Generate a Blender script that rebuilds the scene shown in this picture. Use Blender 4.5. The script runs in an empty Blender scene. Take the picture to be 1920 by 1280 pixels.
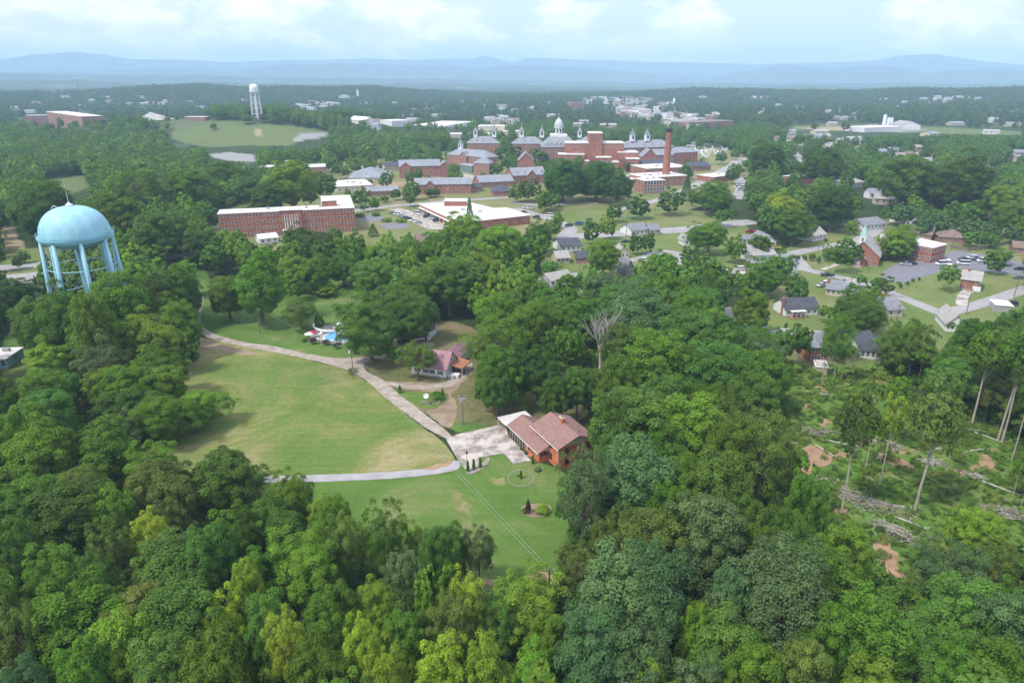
import bpy, bmesh, math, random
import numpy as np
from mathutils import Vector, Matrix

R = math.radians
S = bpy.context.scene
COL = S.collection
PI = math.pi

# ------------------------------------------------------------------ camera
CAM_H = 80.0
PITCH = R(21.0)
cam_data = bpy.data.cameras.new('camera')
cam_data.lens = 24.0
cam_data.sensor_width = 36.0
cam_data.clip_start = 0.5
cam_data.clip_end = 90000
cam = bpy.data.objects.new('camera', cam_data)
COL.objects.link(cam)
cam.location = (0, 0, CAM_H)
cam.rotation_euler = (PI / 2 - PITCH, 0, 0)
S.camera = cam

# ------------------------------------------------------------------ world, sun, exposure
SUN_EL, SUN_AZ = R(56), R(-125)         # azimuth measured from +Y towards +X: sun high, behind and left of the camera
world = bpy.data.worlds.new('World')
S.world = world
world.use_nodes = True
wn, wl = world.node_tree.nodes, world.node_tree.links
wn.clear()
w_out = wn.new('ShaderNodeOutputWorld')
w_bg = wn.new('ShaderNodeBackground')
w_bg.inputs['Strength'].default_value = 0.12
sky = wn.new('ShaderNodeTexSky')
sky.sky_type = 'NISHITA'
sky.sun_disc = False
sky.sun_elevation = SUN_EL
sky.sun_rotation = SUN_AZ
sky.altitude = 300
sky.air_density = 1.0
sky.dust_density = 2.0
tc = wn.new('ShaderNodeTexCoord')
mp = wn.new('ShaderNodeMapping')
mp.inputs['Scale'].default_value = (1.0, 1.0, 2.0)
mp.inputs['Location'].default_value = (0.35, 0.1, 0.0)
wl.new(tc.outputs['Generated'], mp.inputs['Vector'])
n1 = wn.new('ShaderNodeTexNoise')
n1.inputs['Scale'].default_value = 6.5
n1.inputs['Detail'].default_value = 9
n1.inputs['Roughness'].default_value = 0.60
n1.inputs['Distortion'].default_value = 0.1
wl.new(mp.outputs[0], n1.inputs['Vector'])
rmp = wn.new('ShaderNodeValToRGB')
rmp.color_ramp.elements[0].position = 0.47
rmp.color_ramp.elements[0].color = (0, 0, 0, 1)
rmp.color_ramp.elements[1].position = 0.56
rmp.color_ramp.elements[1].color = (1, 1, 1, 1)
wl.new(n1.outputs['Fac'], rmp.inputs['Fac'])
n2 = wn.new('ShaderNodeTexNoise')
n2.inputs['Scale'].default_value = 22
n2.inputs['Detail'].default_value = 10
n2.inputs['Roughness'].default_value = 0.6
n2.inputs['Distortion'].default_value = 0.4
wl.new(mp.outputs[0], n2.inputs['Vector'])
r2 = wn.new('ShaderNodeValToRGB')
r2.color_ramp.elements[0].position = 0.44
r2.color_ramp.elements[0].color = (5.1, 5.0, 6.0, 1)
r2.color_ramp.elements[1].position = 0.60
r2.color_ramp.elements[1].color = (6.7, 6.4, 7.0, 1)
wl.new(n2.outputs['Fac'], r2.inputs['Fac'])
veil = wn.new('ShaderNodeMixRGB')          # thin high cloud over the clear sky
veil.inputs['Fac'].default_value = 0.86
veil.inputs['Color2'].default_value = (3.9, 4.3, 5.9, 1)
wl.new(sky.outputs[0], veil.inputs['Color1'])
cmix = wn.new('ShaderNodeMixRGB')
wl.new(rmp.outputs[0], cmix.inputs['Fac'])
wl.new(veil.outputs[0], cmix.inputs['Color1'])
wl.new(r2.outputs[0], cmix.inputs['Color2'])
wl.new(cmix.outputs[0], w_bg.inputs['Color'])
wl.new(w_bg.outputs[0], w_out.inputs['Surface'])

sun_data = bpy.data.lights.new('sun', 'SUN')
sun_data.energy = 2.0
sun_data.angle = R(8)
sun_data.color = (1.0, 0.95, 0.87)
sun = bpy.data.objects.new('sun', sun_data)
COL.objects.link(sun)
sd = Vector((math.sin(SUN_AZ) * math.cos(SUN_EL), math.cos(SUN_AZ) * math.cos(SUN_EL), math.sin(SUN_EL)))
sun.rotation_euler = sd.to_track_quat('Z', 'Y').to_euler()

S.view_settings.view_transform = 'Standard'
S.view_settings.look = 'None'
S.view_settings.exposure = 1.08
S.view_settings.gamma = 1.0
S.render.engine = 'CYCLES'
S.cycles.use_denoising = True
try:
    S.cycles.denoiser = 'OPENIMAGEDENOISE'
    S.cycles.denoising_input_passes = 'RGB_ALBEDO_NORMAL'
except Exception:
    pass
S.cycles.max_bounces = 5
S.cycles.diffuse_bounces = 4
S.cycles.glossy_bounces = 2
S.cycles.transmission_bounces = 3
S.cycles.transparent_max_bounces = 4
S.cycles.volume_bounces = 3
S.cycles.caustics_reflective = False
S.cycles.caustics_refractive = False
S.cycles.use_adaptive_sampling = True
S.cycles.adaptive_threshold = 0.02

# ------------------------------------------------------------------ photo pixel <-> place
F = 1280.0
cp, sp = math.cos(PITCH), math.sin(PITCH)

def ray(u, v):
    x, up = (u - 960) / F, (640 - v) / F
    return Vector((x, cp + up * sp, -sp + up * cp))

def P(u, v, z=0.0):
    """the point of height z seen at photo pixel (u, v)"""
    d = ray(u, v)
    t = (z - CAM_H) / d.z
    return Vector((d.x * t, d.y * t, z))

def proj(x, y, z):
    dz = z - CAM_H
    dep = y * cp - dz * sp
    up = y * sp + dz * cp
    return 960 + F * x / dep, 640 - F * up / dep, dep

def sstep(a, b, x):
    t = np.clip((x - a) / (b - a), 0, 1)
    return t * t * (3 - 2 * t)

def azel(u, v):
    d = ray(u, v)
    return math.atan2(d.x, d.y), math.atan2(d.z, math.hypot(d.x, d.y))

# ridge lines far away: (distance, half thickness, skyline as photo points)
FAR = [
    (13500, 1100, [(0, 112), (60, 103), (140, 97), (190, 102), (240, 110), (350, 113), (420, 117), (480, 114), (560, 113), (690, 110),
                  (780, 113), (860, 110), (890, 110), (905, 103), (925, 108), (960, 118), (990, 108), (1040, 110), (1100, 113),
                  (1200, 115), (1400, 120), (1550, 118), (1630, 114), (1700, 103), (1760, 102), (1820, 112), (1920, 123)]),
    (10500, 700, [(0, 136), (200, 132), (350, 127), (430, 131), (520, 122), (620, 119), (740, 122), (900, 126), (1000, 122), (1100, 128),
                  (1200, 136), (1330, 147), (1400, 134), (1470, 121), (1500, 125), (1560, 129), (1620, 123), (1690, 125), (1730, 139),
                  (1780, 132), (1830, 130), (1880, 128), (1920, 134)]),
    (7600, 450, [(0, 138), (300, 141), (600, 146), (960, 151), (1200, 156), (1500, 157), (1700, 156), (1920, 158)]),
    (5600, 350, [(0, 152), (150, 150), (280, 158), (420, 154), (560, 158), (800, 157), (960, 160), (1300, 166), (1500, 162), (1700, 165),
                 (1920, 163)]),
    (4300, 260, [(0, 166), (200, 164), (420, 166), (600, 164), (800, 168), (1000, 167), (1200, 171), (1400, 174), (1600, 172), (1920, 170)]),
    (2900, 380, [(0, 183), (150, 181), (280, 170), (380, 167), (450, 171), (600, 171), (700, 170), (780, 177), (900, 183), (1000, 185),
                 (1100, 184), (1200, 180), (1300, 174), (1400, 176), (1500, 179), (1620, 178), (1700, 175), (1800, 176), (1920, 174)]),
]
FARP = []
for Rr, w, pts in FAR:
    ae = [azel(u, v) for u, v in pts]
    FARP.append((Rr, w, np.array([a for a, e in ae]), np.array([CAM_H + Rr * math.tan(e) for a, e in ae])))

def vnoise(x, y, s):
    """cheap smooth noise, -1..1"""
    x, y = np.asarray(x) / s, np.asarray(y) / s
    return (np.sin(x * 1.7 + 1.3 * np.sin(y * 1.1 + 2)) + np.sin(y * 1.9 + 1.7 * np.sin(x * 0.9 + 5)) +
            0.6 * np.sin(x * 3.7 + y * 2.9) + 0.4 * np.sin(x * 5.3 - y * 6.1 + 1)) / 3.0

def height(x, y):
    x, y = np.asarray(x, float), np.asarray(y, float)
    r = np.hypot(x, y)
    az = np.arctan2(x, y)
    h = 27 * np.exp(-((x + 400) / 300) ** 2 - ((y - 1085) / 130) ** 2) * sstep(800, 1000, y)
    h = h + 5 * sstep(1300, 2200, r) * (1 + vnoise(x, y, 230))
    out = h
    for Rr, w, aa, zz in FARP:
        zp = np.interp(az, aa, zz)
        wob = (vnoise(x, y, Rr * 0.030) + 0.6 * vnoise(x + 900, y, Rr * 0.011)) * Rr * (0.0011 if Rr < 9000 else 0.0006)
        wx = np.where(r < Rr, w * 1.0, w * 1.4)
        g = np.exp(-((r - Rr) / wx) ** 2)
        out = np.maximum(out, (zp + wob) * g)
    return out

def T(u, v):
    """where the view through photo pixel (u, v) meets the terrain"""
    p = P(u, v)
    if p.y > 0 and p.y < 820:
        return p
    d = ray(u, v).normalized()
    ts = np.arange(500, 9000, 3.0)
    z = CAM_H + d.z * ts
    hh = height(d.x * ts, d.y * ts)
    i = int(np.argmax(z <= hh))
    t = ts[i]
    return Vector((d.x * t, d.y * t, float(hh[i])))

def inpoly(u, v, poly):
    u, v = np.asarray(u), np.asarray(v)
    c = np.zeros(u.shape, bool)
    n = len(poly)
    j = n - 1
    for i in range(n):
        xi, yi = poly[i]
        xj, yj = poly[j]
        if yi != yj:
            c ^= ((yi > v) != (yj > v)) & (u < (xj - xi) * (v - yi) / (yj - yi) + xi)
        j = i
    return c

# ------------------------------------------------------------------ materials
def mat(name, col, rough=0.8, var=0.12, scale=0.6, bump=0.0, spec=0.3, metal=0.0, col2=None, detail=5, stretch=None, tint=0.0):
    """plain painted / stone / metal surface with a little wear from two noises"""
    m = bpy.data.materials.new(name)
    m.use_nodes = True
    n, l = m.node_tree.nodes, m.node_tree.links
    b = n['Principled BSDF']
    b.inputs['Roughness'].default_value = rough
    b.inputs['Specular IOR Level'].default_value = spec
    b.inputs['Metallic'].default_value = metal
    t = n.new('ShaderNodeTexCoord')
    src = t.outputs['Object']
    if stretch:
        mm = n.new('ShaderNodeMapping')
        mm.inputs['Scale'].default_value = stretch
        l.new(src, mm.inputs[0])
        src = mm.outputs[0]
    ns = n.new('ShaderNodeTexNoise')
    ns.inputs['Scale'].default_value = scale
    ns.inputs['Detail'].default_value = detail
    ns.inputs['Roughness'].default_value = 0.65
    l.new(src, ns.inputs['Vector'])
    rp = n.new('ShaderNodeValToRGB')
    c2 = col2 or tuple(min(1, c * (1 + var)) for c in col)
    c1 = tuple(c * (1 - var) for c in col) if col2 is None else col
    rp.color_ramp.elements[0].position = 0.36 if detail < 14 else 0.42
    rp.color_ramp.elements[0].color = (*c1, 1)
    rp.color_ramp.elements[1].position = 0.64 if detail < 14 else 0.57
    rp.color_ramp.elements[1].color = (*c2, 1)
    l.new(ns.outputs['Fac'], rp.inputs[0])
    outc = rp.outputs[0]
    if tint:
        oi = n.new('ShaderNodeObjectInfo')
        mx = n.new('ShaderNodeMixRGB')
        mx.blend_type = 'MULTIPLY'
        mx.inputs[0].default_value = 1
        l.new(outc, mx.inputs[1])
        l.new(oi.outputs['Color'], mx.inputs[2])
        outc = mx.outputs[0]
    l.new(outc, b.inputs['Base Color'])
    if bump:
        bp = n.new('ShaderNodeBump')
        bp.inputs['Strength'].default_value = bump
        bp.inputs['Distance'].default_value = 0.1
        l.new(ns.outputs['Fac'], bp.inputs['Height'])
        l.new(bp.outputs[0], b.inputs['Normal'])
    return m

def mat_brick(name, c1, c2, mortar, size=1.0):
    m = bpy.data.materials.new(name)
    m.use_nodes = True
    n, l = m.node_tree.nodes, m.node_tree.links
    b = n['Principled BSDF']
    b.inputs['Roughness'].default_value = 0.9
    b.inputs['Specular IOR Level'].default_value = 0.15
    t = n.new('ShaderNodeTexCoord')
    sep = n.new('ShaderNodeSeparateXYZ')
    l.new(t.outputs['Object'], sep.inputs[0])
    ad = n.new('ShaderNodeMath')
    l.new(sep.outputs[0], ad.inputs[0])
    l.new(sep.outputs[1], ad.inputs[1])
    cb = n.new('ShaderNodeCombineXYZ')
    l.new(ad.outputs[0], cb.inputs[0])
    l.new(sep.outputs[2], cb.inputs[1])
    br = n.new('ShaderNodeTexBrick')
    br.inputs['Scale'].default_value = 4.0 / size
    br.inputs['Color1'].default_value = (*c1, 1)
    br.inputs['Color2'].default_value = (*c2, 1)
    br.inputs['Mortar'].default_value = (*mortar, 1)
    br.inputs['Mortar Size'].default_value = 0.012
    l.new(cb.outputs[0], br.inputs['Vector'])
    ns = n.new('ShaderNodeTexNoise')
    ns.inputs['Scale'].default_value = 0.35
    ns.inputs['Detail'].default_value = 6
    l.new(t.outputs['Object'], ns.inputs['Vector'])
    rp = n.new('ShaderNodeValToRGB')
    rp.color_ramp.elements[0].position = 0.3
    rp.color_ramp.elements[0].color = (0.72, 0.7, 0.7, 1)
    rp.color_ramp.elements[1].position = 0.7
    rp.color_ramp.elements[1].color = (1.1, 1.1, 1.1, 1)
    l.new(ns.outputs['Fac'], rp.inputs[0])
    mx = n.new('ShaderNodeMixRGB')
    mx.blend_type = 'MULTIPLY'
    mx.inputs[0].default_value = 1
    l.new(br.outputs['Color'], mx.inputs[1])
    l.new(rp.outputs[0], mx.inputs[2])
    l.new(mx.outputs[0], b.inputs['Base Color'])
    return m

def mat_ground(name, stops, scale=0.03, scale2=0.6, rough=0.95, dist=0.6, bump=0.4, fine=0.35):
    """lawn / soil: large mottled patches times fine tufts, in world metres"""
    m = bpy.data.materials.new(name)
    m.use_nodes = True
    n, l = m.node_tree.nodes, m.node_tree.links
    b = n['Principled BSDF']
    b.inputs['Roughness'].default_value = rough
    b.inputs['Specular IOR Level'].default_value = 0.1
    t = n.new('ShaderNodeTexCoord')
    a = n.new('ShaderNodeTexNoise')
    a.inputs['Scale'].default_value = scale
    a.inputs['Detail'].default_value = 8
    a.inputs['Roughness'].default_value = 0.70
    a.inputs['Distortion'].default_value = dist
    l.new(t.outputs['Object'], a.inputs['Vector'])
    rp = n.new('ShaderNodeValToRGB')
    els = rp.color_ramp.elements
    while len(els) < len(stops):
        els.new(0.5)
    for e, (p, c) in zip(els, stops):
        e.position = p
        e.color = (*c, 1)
    l.new(a.outputs['Fac'], rp.inputs[0])
    f = n.new('ShaderNodeTexNoise')
    f.inputs['Scale'].default_value = scale2
    f.inputs['Detail'].default_value = 6
    f.inputs['Roughness'].default_value = 0.7
    l.new(t.outputs['Object'], f.inputs['Vector'])
    mr = n.new('ShaderNodeMapRange')
    mr.inputs['From Min'].default_value = 0.3
    mr.inputs['From Max'].default_value = 0.7
    mr.inputs['To Min'].default_value = 1 - fine
    mr.inputs['To Max'].default_value = 1 + fine
    l.new(f.outputs['Fac'], mr.inputs['Value'])
    mx = n.new('ShaderNodeMixRGB')
    mx.blend_type = 'MULTIPLY'
    mx.inputs[0].default_value = 1
    l.new(rp.outputs[0], mx.inputs[1])
    l.new(mr.outputs[0], mx.inputs[2])
    l.new(mx.outputs[0], b.inputs['Base Color'])
    bp = n.new('ShaderNodeBump')
    bp.inputs['Strength'].default_value = bump
    bp.inputs['Distance'].default_value = 0.25
    l.new(f.outputs['Fac'], bp.inputs['Height'])
    l.new(bp.outputs[0], b.inputs['Normal'])
    return m

def mat_leaf(name='leaf', trans=0.4, fixed=None):
    m = bpy.data.materials.new(name)
    m.use_nodes = True
    n, l = m.node_tree.nodes, m.node_tree.links
    b = n['Principled BSDF']
    out = n['Material Output']
    b.inputs['Roughness'].default_value = 0.6
    b.inputs['Specular IOR Level'].default_value = 0.12
    oi = n.new('ShaderNodeObjectInfo')
    at = n.new('ShaderNodeAttribute')
    at.attribute_name = 'tone'                # each leaf clump its own tone, stored on the mesh
    hs = n.new('ShaderNodeHueSaturation')
    if fixed:
        hs.inputs['Color'].default_value = (*fixed, 1)
    else:
        l.new(oi.outputs['Color'], hs.inputs['Color'])
    h1 = n.new('ShaderNodeMapRange')
    h1.inputs['To Min'].default_value = 0.49
    h1.inputs['To Max'].default_value = 0.512
    l.new(oi.outputs['Random'], h1.inputs['Value'])
    l.new(h1.outputs[0], hs.inputs['Hue'])
    m1 = n.new('ShaderNodeMath')
    m1.operation = 'MULTIPLY'
    m1.inputs[1].default_value = 7.31
    l.new(oi.outputs['Random'], m1.inputs[0])
    m2 = n.new('ShaderNodeMath')
    m2.operation = 'FRACT'
    l.new(m1.outputs[0], m2.inputs[0])
    h2 = n.new('ShaderNodeMapRange')
    h2.inputs['To Min'].default_value = 0.84
    h2.inputs['To Max'].default_value = 1.2
    l.new(m2.outputs[0], h2.inputs['Value'])
    m3 = n.new('ShaderNodeMath')
    m3.operation = 'MULTIPLY'
    l.new(h2.outputs[0], m3.inputs[0])
    l.new(at.outputs['Fac'], m3.inputs[1])
    l.new(m3.outputs[0], hs.inputs['Value'])
    l.new(hs.outputs[0], b.inputs['Base Color'])
    tr = n.new('ShaderNodeBsdfTranslucent')
    l.new(hs.outputs[0], tr.inputs['Color'])
    mx = n.new('ShaderNodeMixShader')
    mx.inputs[0].default_value = trans
    l.new(b.outputs[0], mx.inputs[1])
    l.new(tr.outputs[0], mx.inputs[2])
    l.new(mx.outputs[0], out.inputs['Surface'])
    return m

BR = ((0.30, 0.085, 0.055), (0.22, 0.06, 0.042), (0.34, 0.22, 0.18))
M = {
    'leaf': mat_leaf(),
    'bark': mat('bark', (0.13, 0.10, 0.075), 0.95, 0.35, 2.5, 0.6, col2=(0.22, 0.18, 0.14), stretch=(1, 1, 0.3)),
    'pale_bark': mat('pale_bark', (0.30, 0.27, 0.22), 0.9, 0.3, 2.0, 0.3, col2=(0.46, 0.42, 0.36), stretch=(1, 1, 0.3)),
    'dead_wood': mat('dead_wood', (0.30, 0.27, 0.23), 0.9, 0.3, 2.0, 0.3, col2=(0.52, 0.48, 0.42)),
    'brick': mat_brick('brick', (0.39, 0.155, 0.11), (0.31, 0.12, 0.088), (0.38, 0.26, 0.21)),
    'brick2': mat_brick('brick_dusty', (0.36, 0.19, 0.145), (0.29, 0.15, 0.115), (0.36, 0.24, 0.19)),
    'brick_orange': mat_brick('brick_orange', (0.62, 0.19, 0.08), (0.54, 0.16, 0.065), (0.55, 0.28, 0.18), 1.0),
    'white_roof': mat('white_roof', (0.50, 0.48, 0.45), 0.8, 0.1, 0.12, col2=(0.68, 0.665, 0.64), detail=8),
    'white_wall': mat('white_wall', (0.66, 0.67, 0.66), 0.7, 0.06, 1.5, stretch=(0.3, 0.3, 6)),
    'cream_wall': mat('cream_wall', (0.55, 0.50, 0.38), 0.7, 0.08, 1.5, stretch=(0.3, 0.3, 6)),
    'tan_wall': mat('tan_wall', (0.50, 0.42, 0.31), 0.8, 0.1, 1.0),
    'trim': mat('white_trim', (0.72, 0.71, 0.68), 0.6, 0.05),
    'grey_roof': mat('grey_shingle', (0.16, 0.17, 0.19), 0.9, 0.22, 0.5, 0.2, col2=(0.23, 0.24, 0.26)),
    'slate': mat('slate_roof', (0.20, 0.215, 0.24), 0.8, 0.2, 0.3, 0.1, col2=(0.27, 0.285, 0.31)),
    'dark_roof': mat('dark_shingle', (0.055, 0.06, 0.075), 0.9, 0.2, 0.5, 0.2, col2=(0.085, 0.09, 0.11)),
    'lt_roof': mat('weathered_shingle', (0.28, 0.27, 0.25), 0.9, 0.2, 0.5, 0.2, col2=(0.36, 0.35, 0.33)),
    'brown_roof': mat('brown_shingle', (0.17, 0.12, 0.10), 0.9, 0.2, 0.5, 0.2, col2=(0.23, 0.17, 0.14)),
    'red_roof': mat('red_shingle', (0.215, 0.125, 0.105), 0.9, 0.12, 1.2, 0.25, col2=(0.275, 0.165, 0.14)),
    'bright_red': mat('red_metal_roof', (0.50, 0.05, 0.07), 0.5, 0.1),
    'plum_roof': mat('plum_metal_roof', (0.25, 0.13, 0.15), 0.55, 0.1, 0.7, col2=(0.30, 0.165, 0.19)),
    'rust_roof': mat('rusty_roof', (0.40, 0.13, 0.05), 0.8, 0.3, 1.2, col2=(0.30, 0.17, 0.11)),
    'glass': mat('window_glass', (0.035, 0.045, 0.055), 0.12, 0.3, 0.9, spec=0.6),
    'dark': mat('dark_metal', (0.03, 0.03, 0.035), 0.5, 0.2),
    'shade': mat('black_shutter', (0.02, 0.02, 0.022), 0.6, 0.2),
    'concrete': mat('concrete', (0.23, 0.20, 0.17), 0.9, 0.2, 0.30, 0.2, col2=(0.48, 0.44, 0.39), detail=14),
    'asphalt': mat('asphalt', (0.15, 0.15, 0.17), 0.9, 0.15, 0.3, 0.1, col2=(0.20, 0.20, 0.22)),
    'old_asphalt': mat('old_asphalt', (0.27, 0.26, 0.265), 0.9, 0.15, 0.25, 0.2, col2=(0.36, 0.35, 0.355)),
    'road_grey': mat('grey_road', (0.26, 0.255, 0.25), 0.9, 0.15, 0.15, 0.1, col2=(0.34, 0.33, 0.32)),
    'gravel': mat('gravel', (0.25, 0.21, 0.17), 0.95, 0.3, 0.45, 0.5, col2=(0.40, 0.355, 0.295), detail=12),
    'worn_dummy': mat('worn_soil', (0.2, 0.17, 0.1)),
    'dirt': mat('red_dirt', (0.24, 0.14, 0.08), 0.95, 0.3, 0.4, 0.5, col2=(0.36, 0.24, 0.15), detail=10),
    'brown_dirt': mat('brown_dirt', (0.19, 0.14, 0.09), 0.95, 0.3, 0.3, 0.5, col2=(0.30, 0.235, 0.16), detail=10),
    'wood': mat('weathered_wood', (0.20, 0.16, 0.12), 0.9, 0.3, 2, 0.3),
    'pole': mat('pole_wood', (0.19, 0.165, 0.14), 0.9, 0.25, 2, 0.3, stretch=(1, 1, 0.2)),
    'blue': mat('pale_blue_paint', (0.25, 0.50, 0.58), 0.5, 0.06, 0.5, spec=0.3, col2=(0.33, 0.58, 0.64), detail=9, stretch=(1, 1, 0.25)),
    'white_paint': mat('white_paint', (0.72, 0.73, 0.74), 0.5, 0.06),
    'pale_grey': mat('pale_grey_paint', (0.50, 0.52, 0.52), 0.6, 0.1, 0.5),
    'galv': mat('galvanised', (0.42, 0.43, 0.44), 0.4, 0.15, metal=0.3),
    'car': mat('car_paint', (0.9, 0.9, 0.9), 0.3, 0.03, spec=0.6, tint=1),
    'tyre': mat('tyre', (0.02, 0.02, 0.02), 0.9, 0.2),
    'pool_water': mat('pool_water', (0.04, 0.26, 0.42), 0.08, 0.2, 0.8, 0.15, spec=0.6, col2=(0.07, 0.35, 0.52)),
    'pond': mat('pond_water', (0.28, 0.31, 0.33), 0.15, 0.1, 0.05, spec=0.5),
    'red_cloth': mat('red_cloth', (0.5, 0.03, 0.05), 0.8, 0.2),
    'blue_cloth': mat('blue_cloth', (0.04, 0.2, 0.55), 0.8, 0.2),
    'copper_green': mat('green_spire', (0.30, 0.50, 0.45), 0.6, 0.1),
    'stone': mat('edging_stone', (0.26, 0.235, 0.19), 0.9, 0.3, 3),
    'teal_panel': mat('teal_panel', (0.13, 0.20, 0.19), 0.6, 0.1),
}

# ------------------------------------------------------------------ mesh helpers
class MB:
    def __init__(s):
        s.v, s.f, s.m, s.mats = [], [], [], []

    def mi(s, m):
        m = M[m] if isinstance(m, str) else m
        if m not in s.mats:
            s.mats.append(m)
        return s.mats.index(m)

    def add(s, vs, fs, m):
        o = len(s.v)
        k = s.mi(m)
        s.v += [tuple(v) for v in vs]
        s.f += [[i + o for i in f] for f in fs]
        s.m += [k] * len(fs)
        return s

    def box(s, x0, x1, y0, y1, z0, z1, m):
        return s.add([(x0, y0, z0), (x1, y0, z0), (x1, y1, z0), (x0, y1, z0), (x0, y0, z1), (x1, y0, z1), (x1, y1, z1), (x0, y1, z1)],
                     [(0, 3, 2, 1), (4, 5, 6, 7), (0, 1, 5, 4), (1, 2, 6, 5), (2, 3, 7, 6), (3, 0, 4, 7)], m)

    def prism(s, pts, z0, z1, m, mtop=None):
        n = len(pts)
        a = sum(pts[i][0] * pts[(i + 1) % n][1] - pts[(i + 1) % n][0] * pts[i][1] for i in range(n))
        if a < 0:
            pts = pts[::-1]
        vs = [(p[0], p[1], z0) for p in pts] + [(p[0], p[1], z1) for p in pts]
        s.add(vs, [(i, (i + 1) % n, n + (i + 1) % n, n + i) for i in range(n)] + [tuple(range(n - 1, -1, -1))], m)
        return s.add([(p[0], p[1], z1) for p in pts], [tuple(range(n))], mtop or m)

    def tube(s, a, b, ra, rb, m, n=8, cap=True):
        a, b = Vector(a), Vector(b)
        d = (b - a).normalized()
        q = d.to_track_quat('Z', 'Y')
        vs = []
        for c, r in ((a, ra), (b, rb)):
            for i in range(n):
                t = 2 * PI * i / n
                vs.append(c + q @ Vector((r * math.cos(t), r * math.sin(t), 0)))
        fs = [(i, (i + 1) % n, n + (i + 1) % n, n + i) for i in range(n)]
        if cap:
            fs += [tuple(range(n - 1, -1, -1)), tuple(range(n, 2 * n))]
        return s.add(vs, fs, m)

    def path(s, pts, rs, m, n=6):
        for i in range(len(pts) - 1):
            s.tube(pts[i], pts[i + 1], rs[i], rs[i + 1], m, n, cap=(i == len(pts) - 2))
        return s

    def lathe(s, prof, m, n=24, c=(0, 0, 0)):
        vs = []
        for r, z in prof:
            for i in range(n):
                t = 2 * PI * i / n
                vs.append((c[0] + r * math.cos(t), c[1] + r * math.sin(t), c[2] + z))
        fs = []
        for k in range(len(prof) - 1):
            for i in range(n):
                j = (i + 1) % n
                fs.append((k * n + i, k * n + j, (k + 1) * n + j, (k + 1) * n + i))
        return s.add(vs, fs, m)

    def gable(s, x0, x1, y0, y1, z, h, m, mend=None, o=0.4, th=0.18, axis='x'):
        """pitched roof: ridge along x (or y), overhang o, gable ends filled"""
        def tr(p):
            return p if axis == 'x' else (p[1], p[0], p[2])
        if axis == 'y':
            x0, x1, y0, y1 = y0, y1, x0, x1
        ym = (y0 + y1) / 2
        k = h / (ym - y0)
        for sg, ye in ((-1, y0), (1, y1)):
            yo = ye + sg * o
            zo = z - k * o
            vs = [(x0 - o, yo, zo), (x1 + o, yo, zo), (x1 + o, ym, z + h), (x0 - o, ym, z + h)]
            vs += [(a, b, c + th) for a, b, c in vs]
            s.add([tr(p) for p in vs], [(0, 1, 5, 4), (2, 3, 7, 6), (1, 2, 6, 5), (3, 0, 4, 7), (4, 5, 6, 7), (3, 2, 1, 0)], m)
        if mend:
            for xe, sg in ((x0, 1), (x1, -1)):
                vs = [(xe, y0, z - 0.01), (xe, y1, z - 0.01), (xe, ym, z + h - 0.01)]
                vs += [(xe + sg * 0.15, b, c) for a, b, c in vs]
                s.add([tr(p) for p in vs], [(0, 1, 2), (5, 4, 3), (0, 3, 4, 1), (1, 4, 5, 2), (2, 5, 3, 0)], mend)
        return s

    def hip(s, x0, x1, y0, y1, z, h, m, o=0.5, flat=0.0):
        x0, x1, y0, y1 = x0 - o, x1 + o, y0 - o, y1 + o
        w, d = x1 - x0, y1 - y0
        i = min(w, d) / 2 * (1 - flat)
        a = [(x0, y0, z), (x1, y0, z), (x1, y1, z), (x0, y1, z)]
        b = [(x0 + i, y0 + i, z + h), (x1 - i, y0 + i, z + h), (x1 - i, y1 - i, z + h), (x0 + i, y1 - i, z + h)]
        return s.add(a + b, [(0, 1, 5, 4), (1, 2, 6, 5), (2, 3, 7, 6), (3, 0, 4, 7), (4, 5, 6, 7), (3, 2, 1, 0)], m)

    def mesh(s, name):
        me = bpy.data.meshes.new(name)
        me.from_pydata(s.v, [], s.f)
        for m in s.mats:
            me.materials.append(m)
        me.polygons.foreach_set('material_index', s.m)
        me.update()
        return me

    def build(s, name, parent=None, smooth=False):
        me = s.mesh(name)
        if smooth:
            me.polygons.foreach_set('use_smooth', [True] * len(me.polygons))
        return link(name, me, parent)

def link(name, data, parent=None, loc=None, rz=0.0, sc=None):
    o = bpy.data.objects.new(name, data)
    COL.objects.link(o)
    if parent:
        o.parent = parent
    if loc is not None:
        o.location = loc
    o.rotation_euler = (0, 0, rz)
    if sc is not None:
        o.scale = sc
    return o

def tag(o, label, cat, group=None, kind=None):
    if label:
        o['label'] = label
    if cat:
        o['category'] = cat
    if group:
        o['group'] = group
    if kind:
        o['kind'] = kind
    return o

def thing(name, label, cat, loc=(0, 0, 0), rz=0.0, group=None, sc=None):
    return tag(link(name, None, None, loc, rz, sc), label, cat, group)

def struct(name, mb):
    o = mb.build(name)
    o['kind'] = 'structure'
    return o
# ------------------------------------------------------------------ the terrain sheet
def Z(k, x, y):
    """points read off enlarged crops of the photo"""
    ox, oy, s = {2: (380, 140, 3.692), 3: (800, 160, 3.692), 4: (1280, 160, 3.0), 5: (1350, 380, 3.368), 6: (900, 380, 3.692),
                 7: (340, 520, 3.2), 1: (0, 60, 3.0), 8: (0, 340, 2.667), 9: (780, 680, 3.2), 10: (1400, 620, 2.667)}[k]
    return (ox + x / s, oy + y / s)

def ZL(k, *pts):
    return [Z(k, x, y) for x, y in pts]

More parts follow.
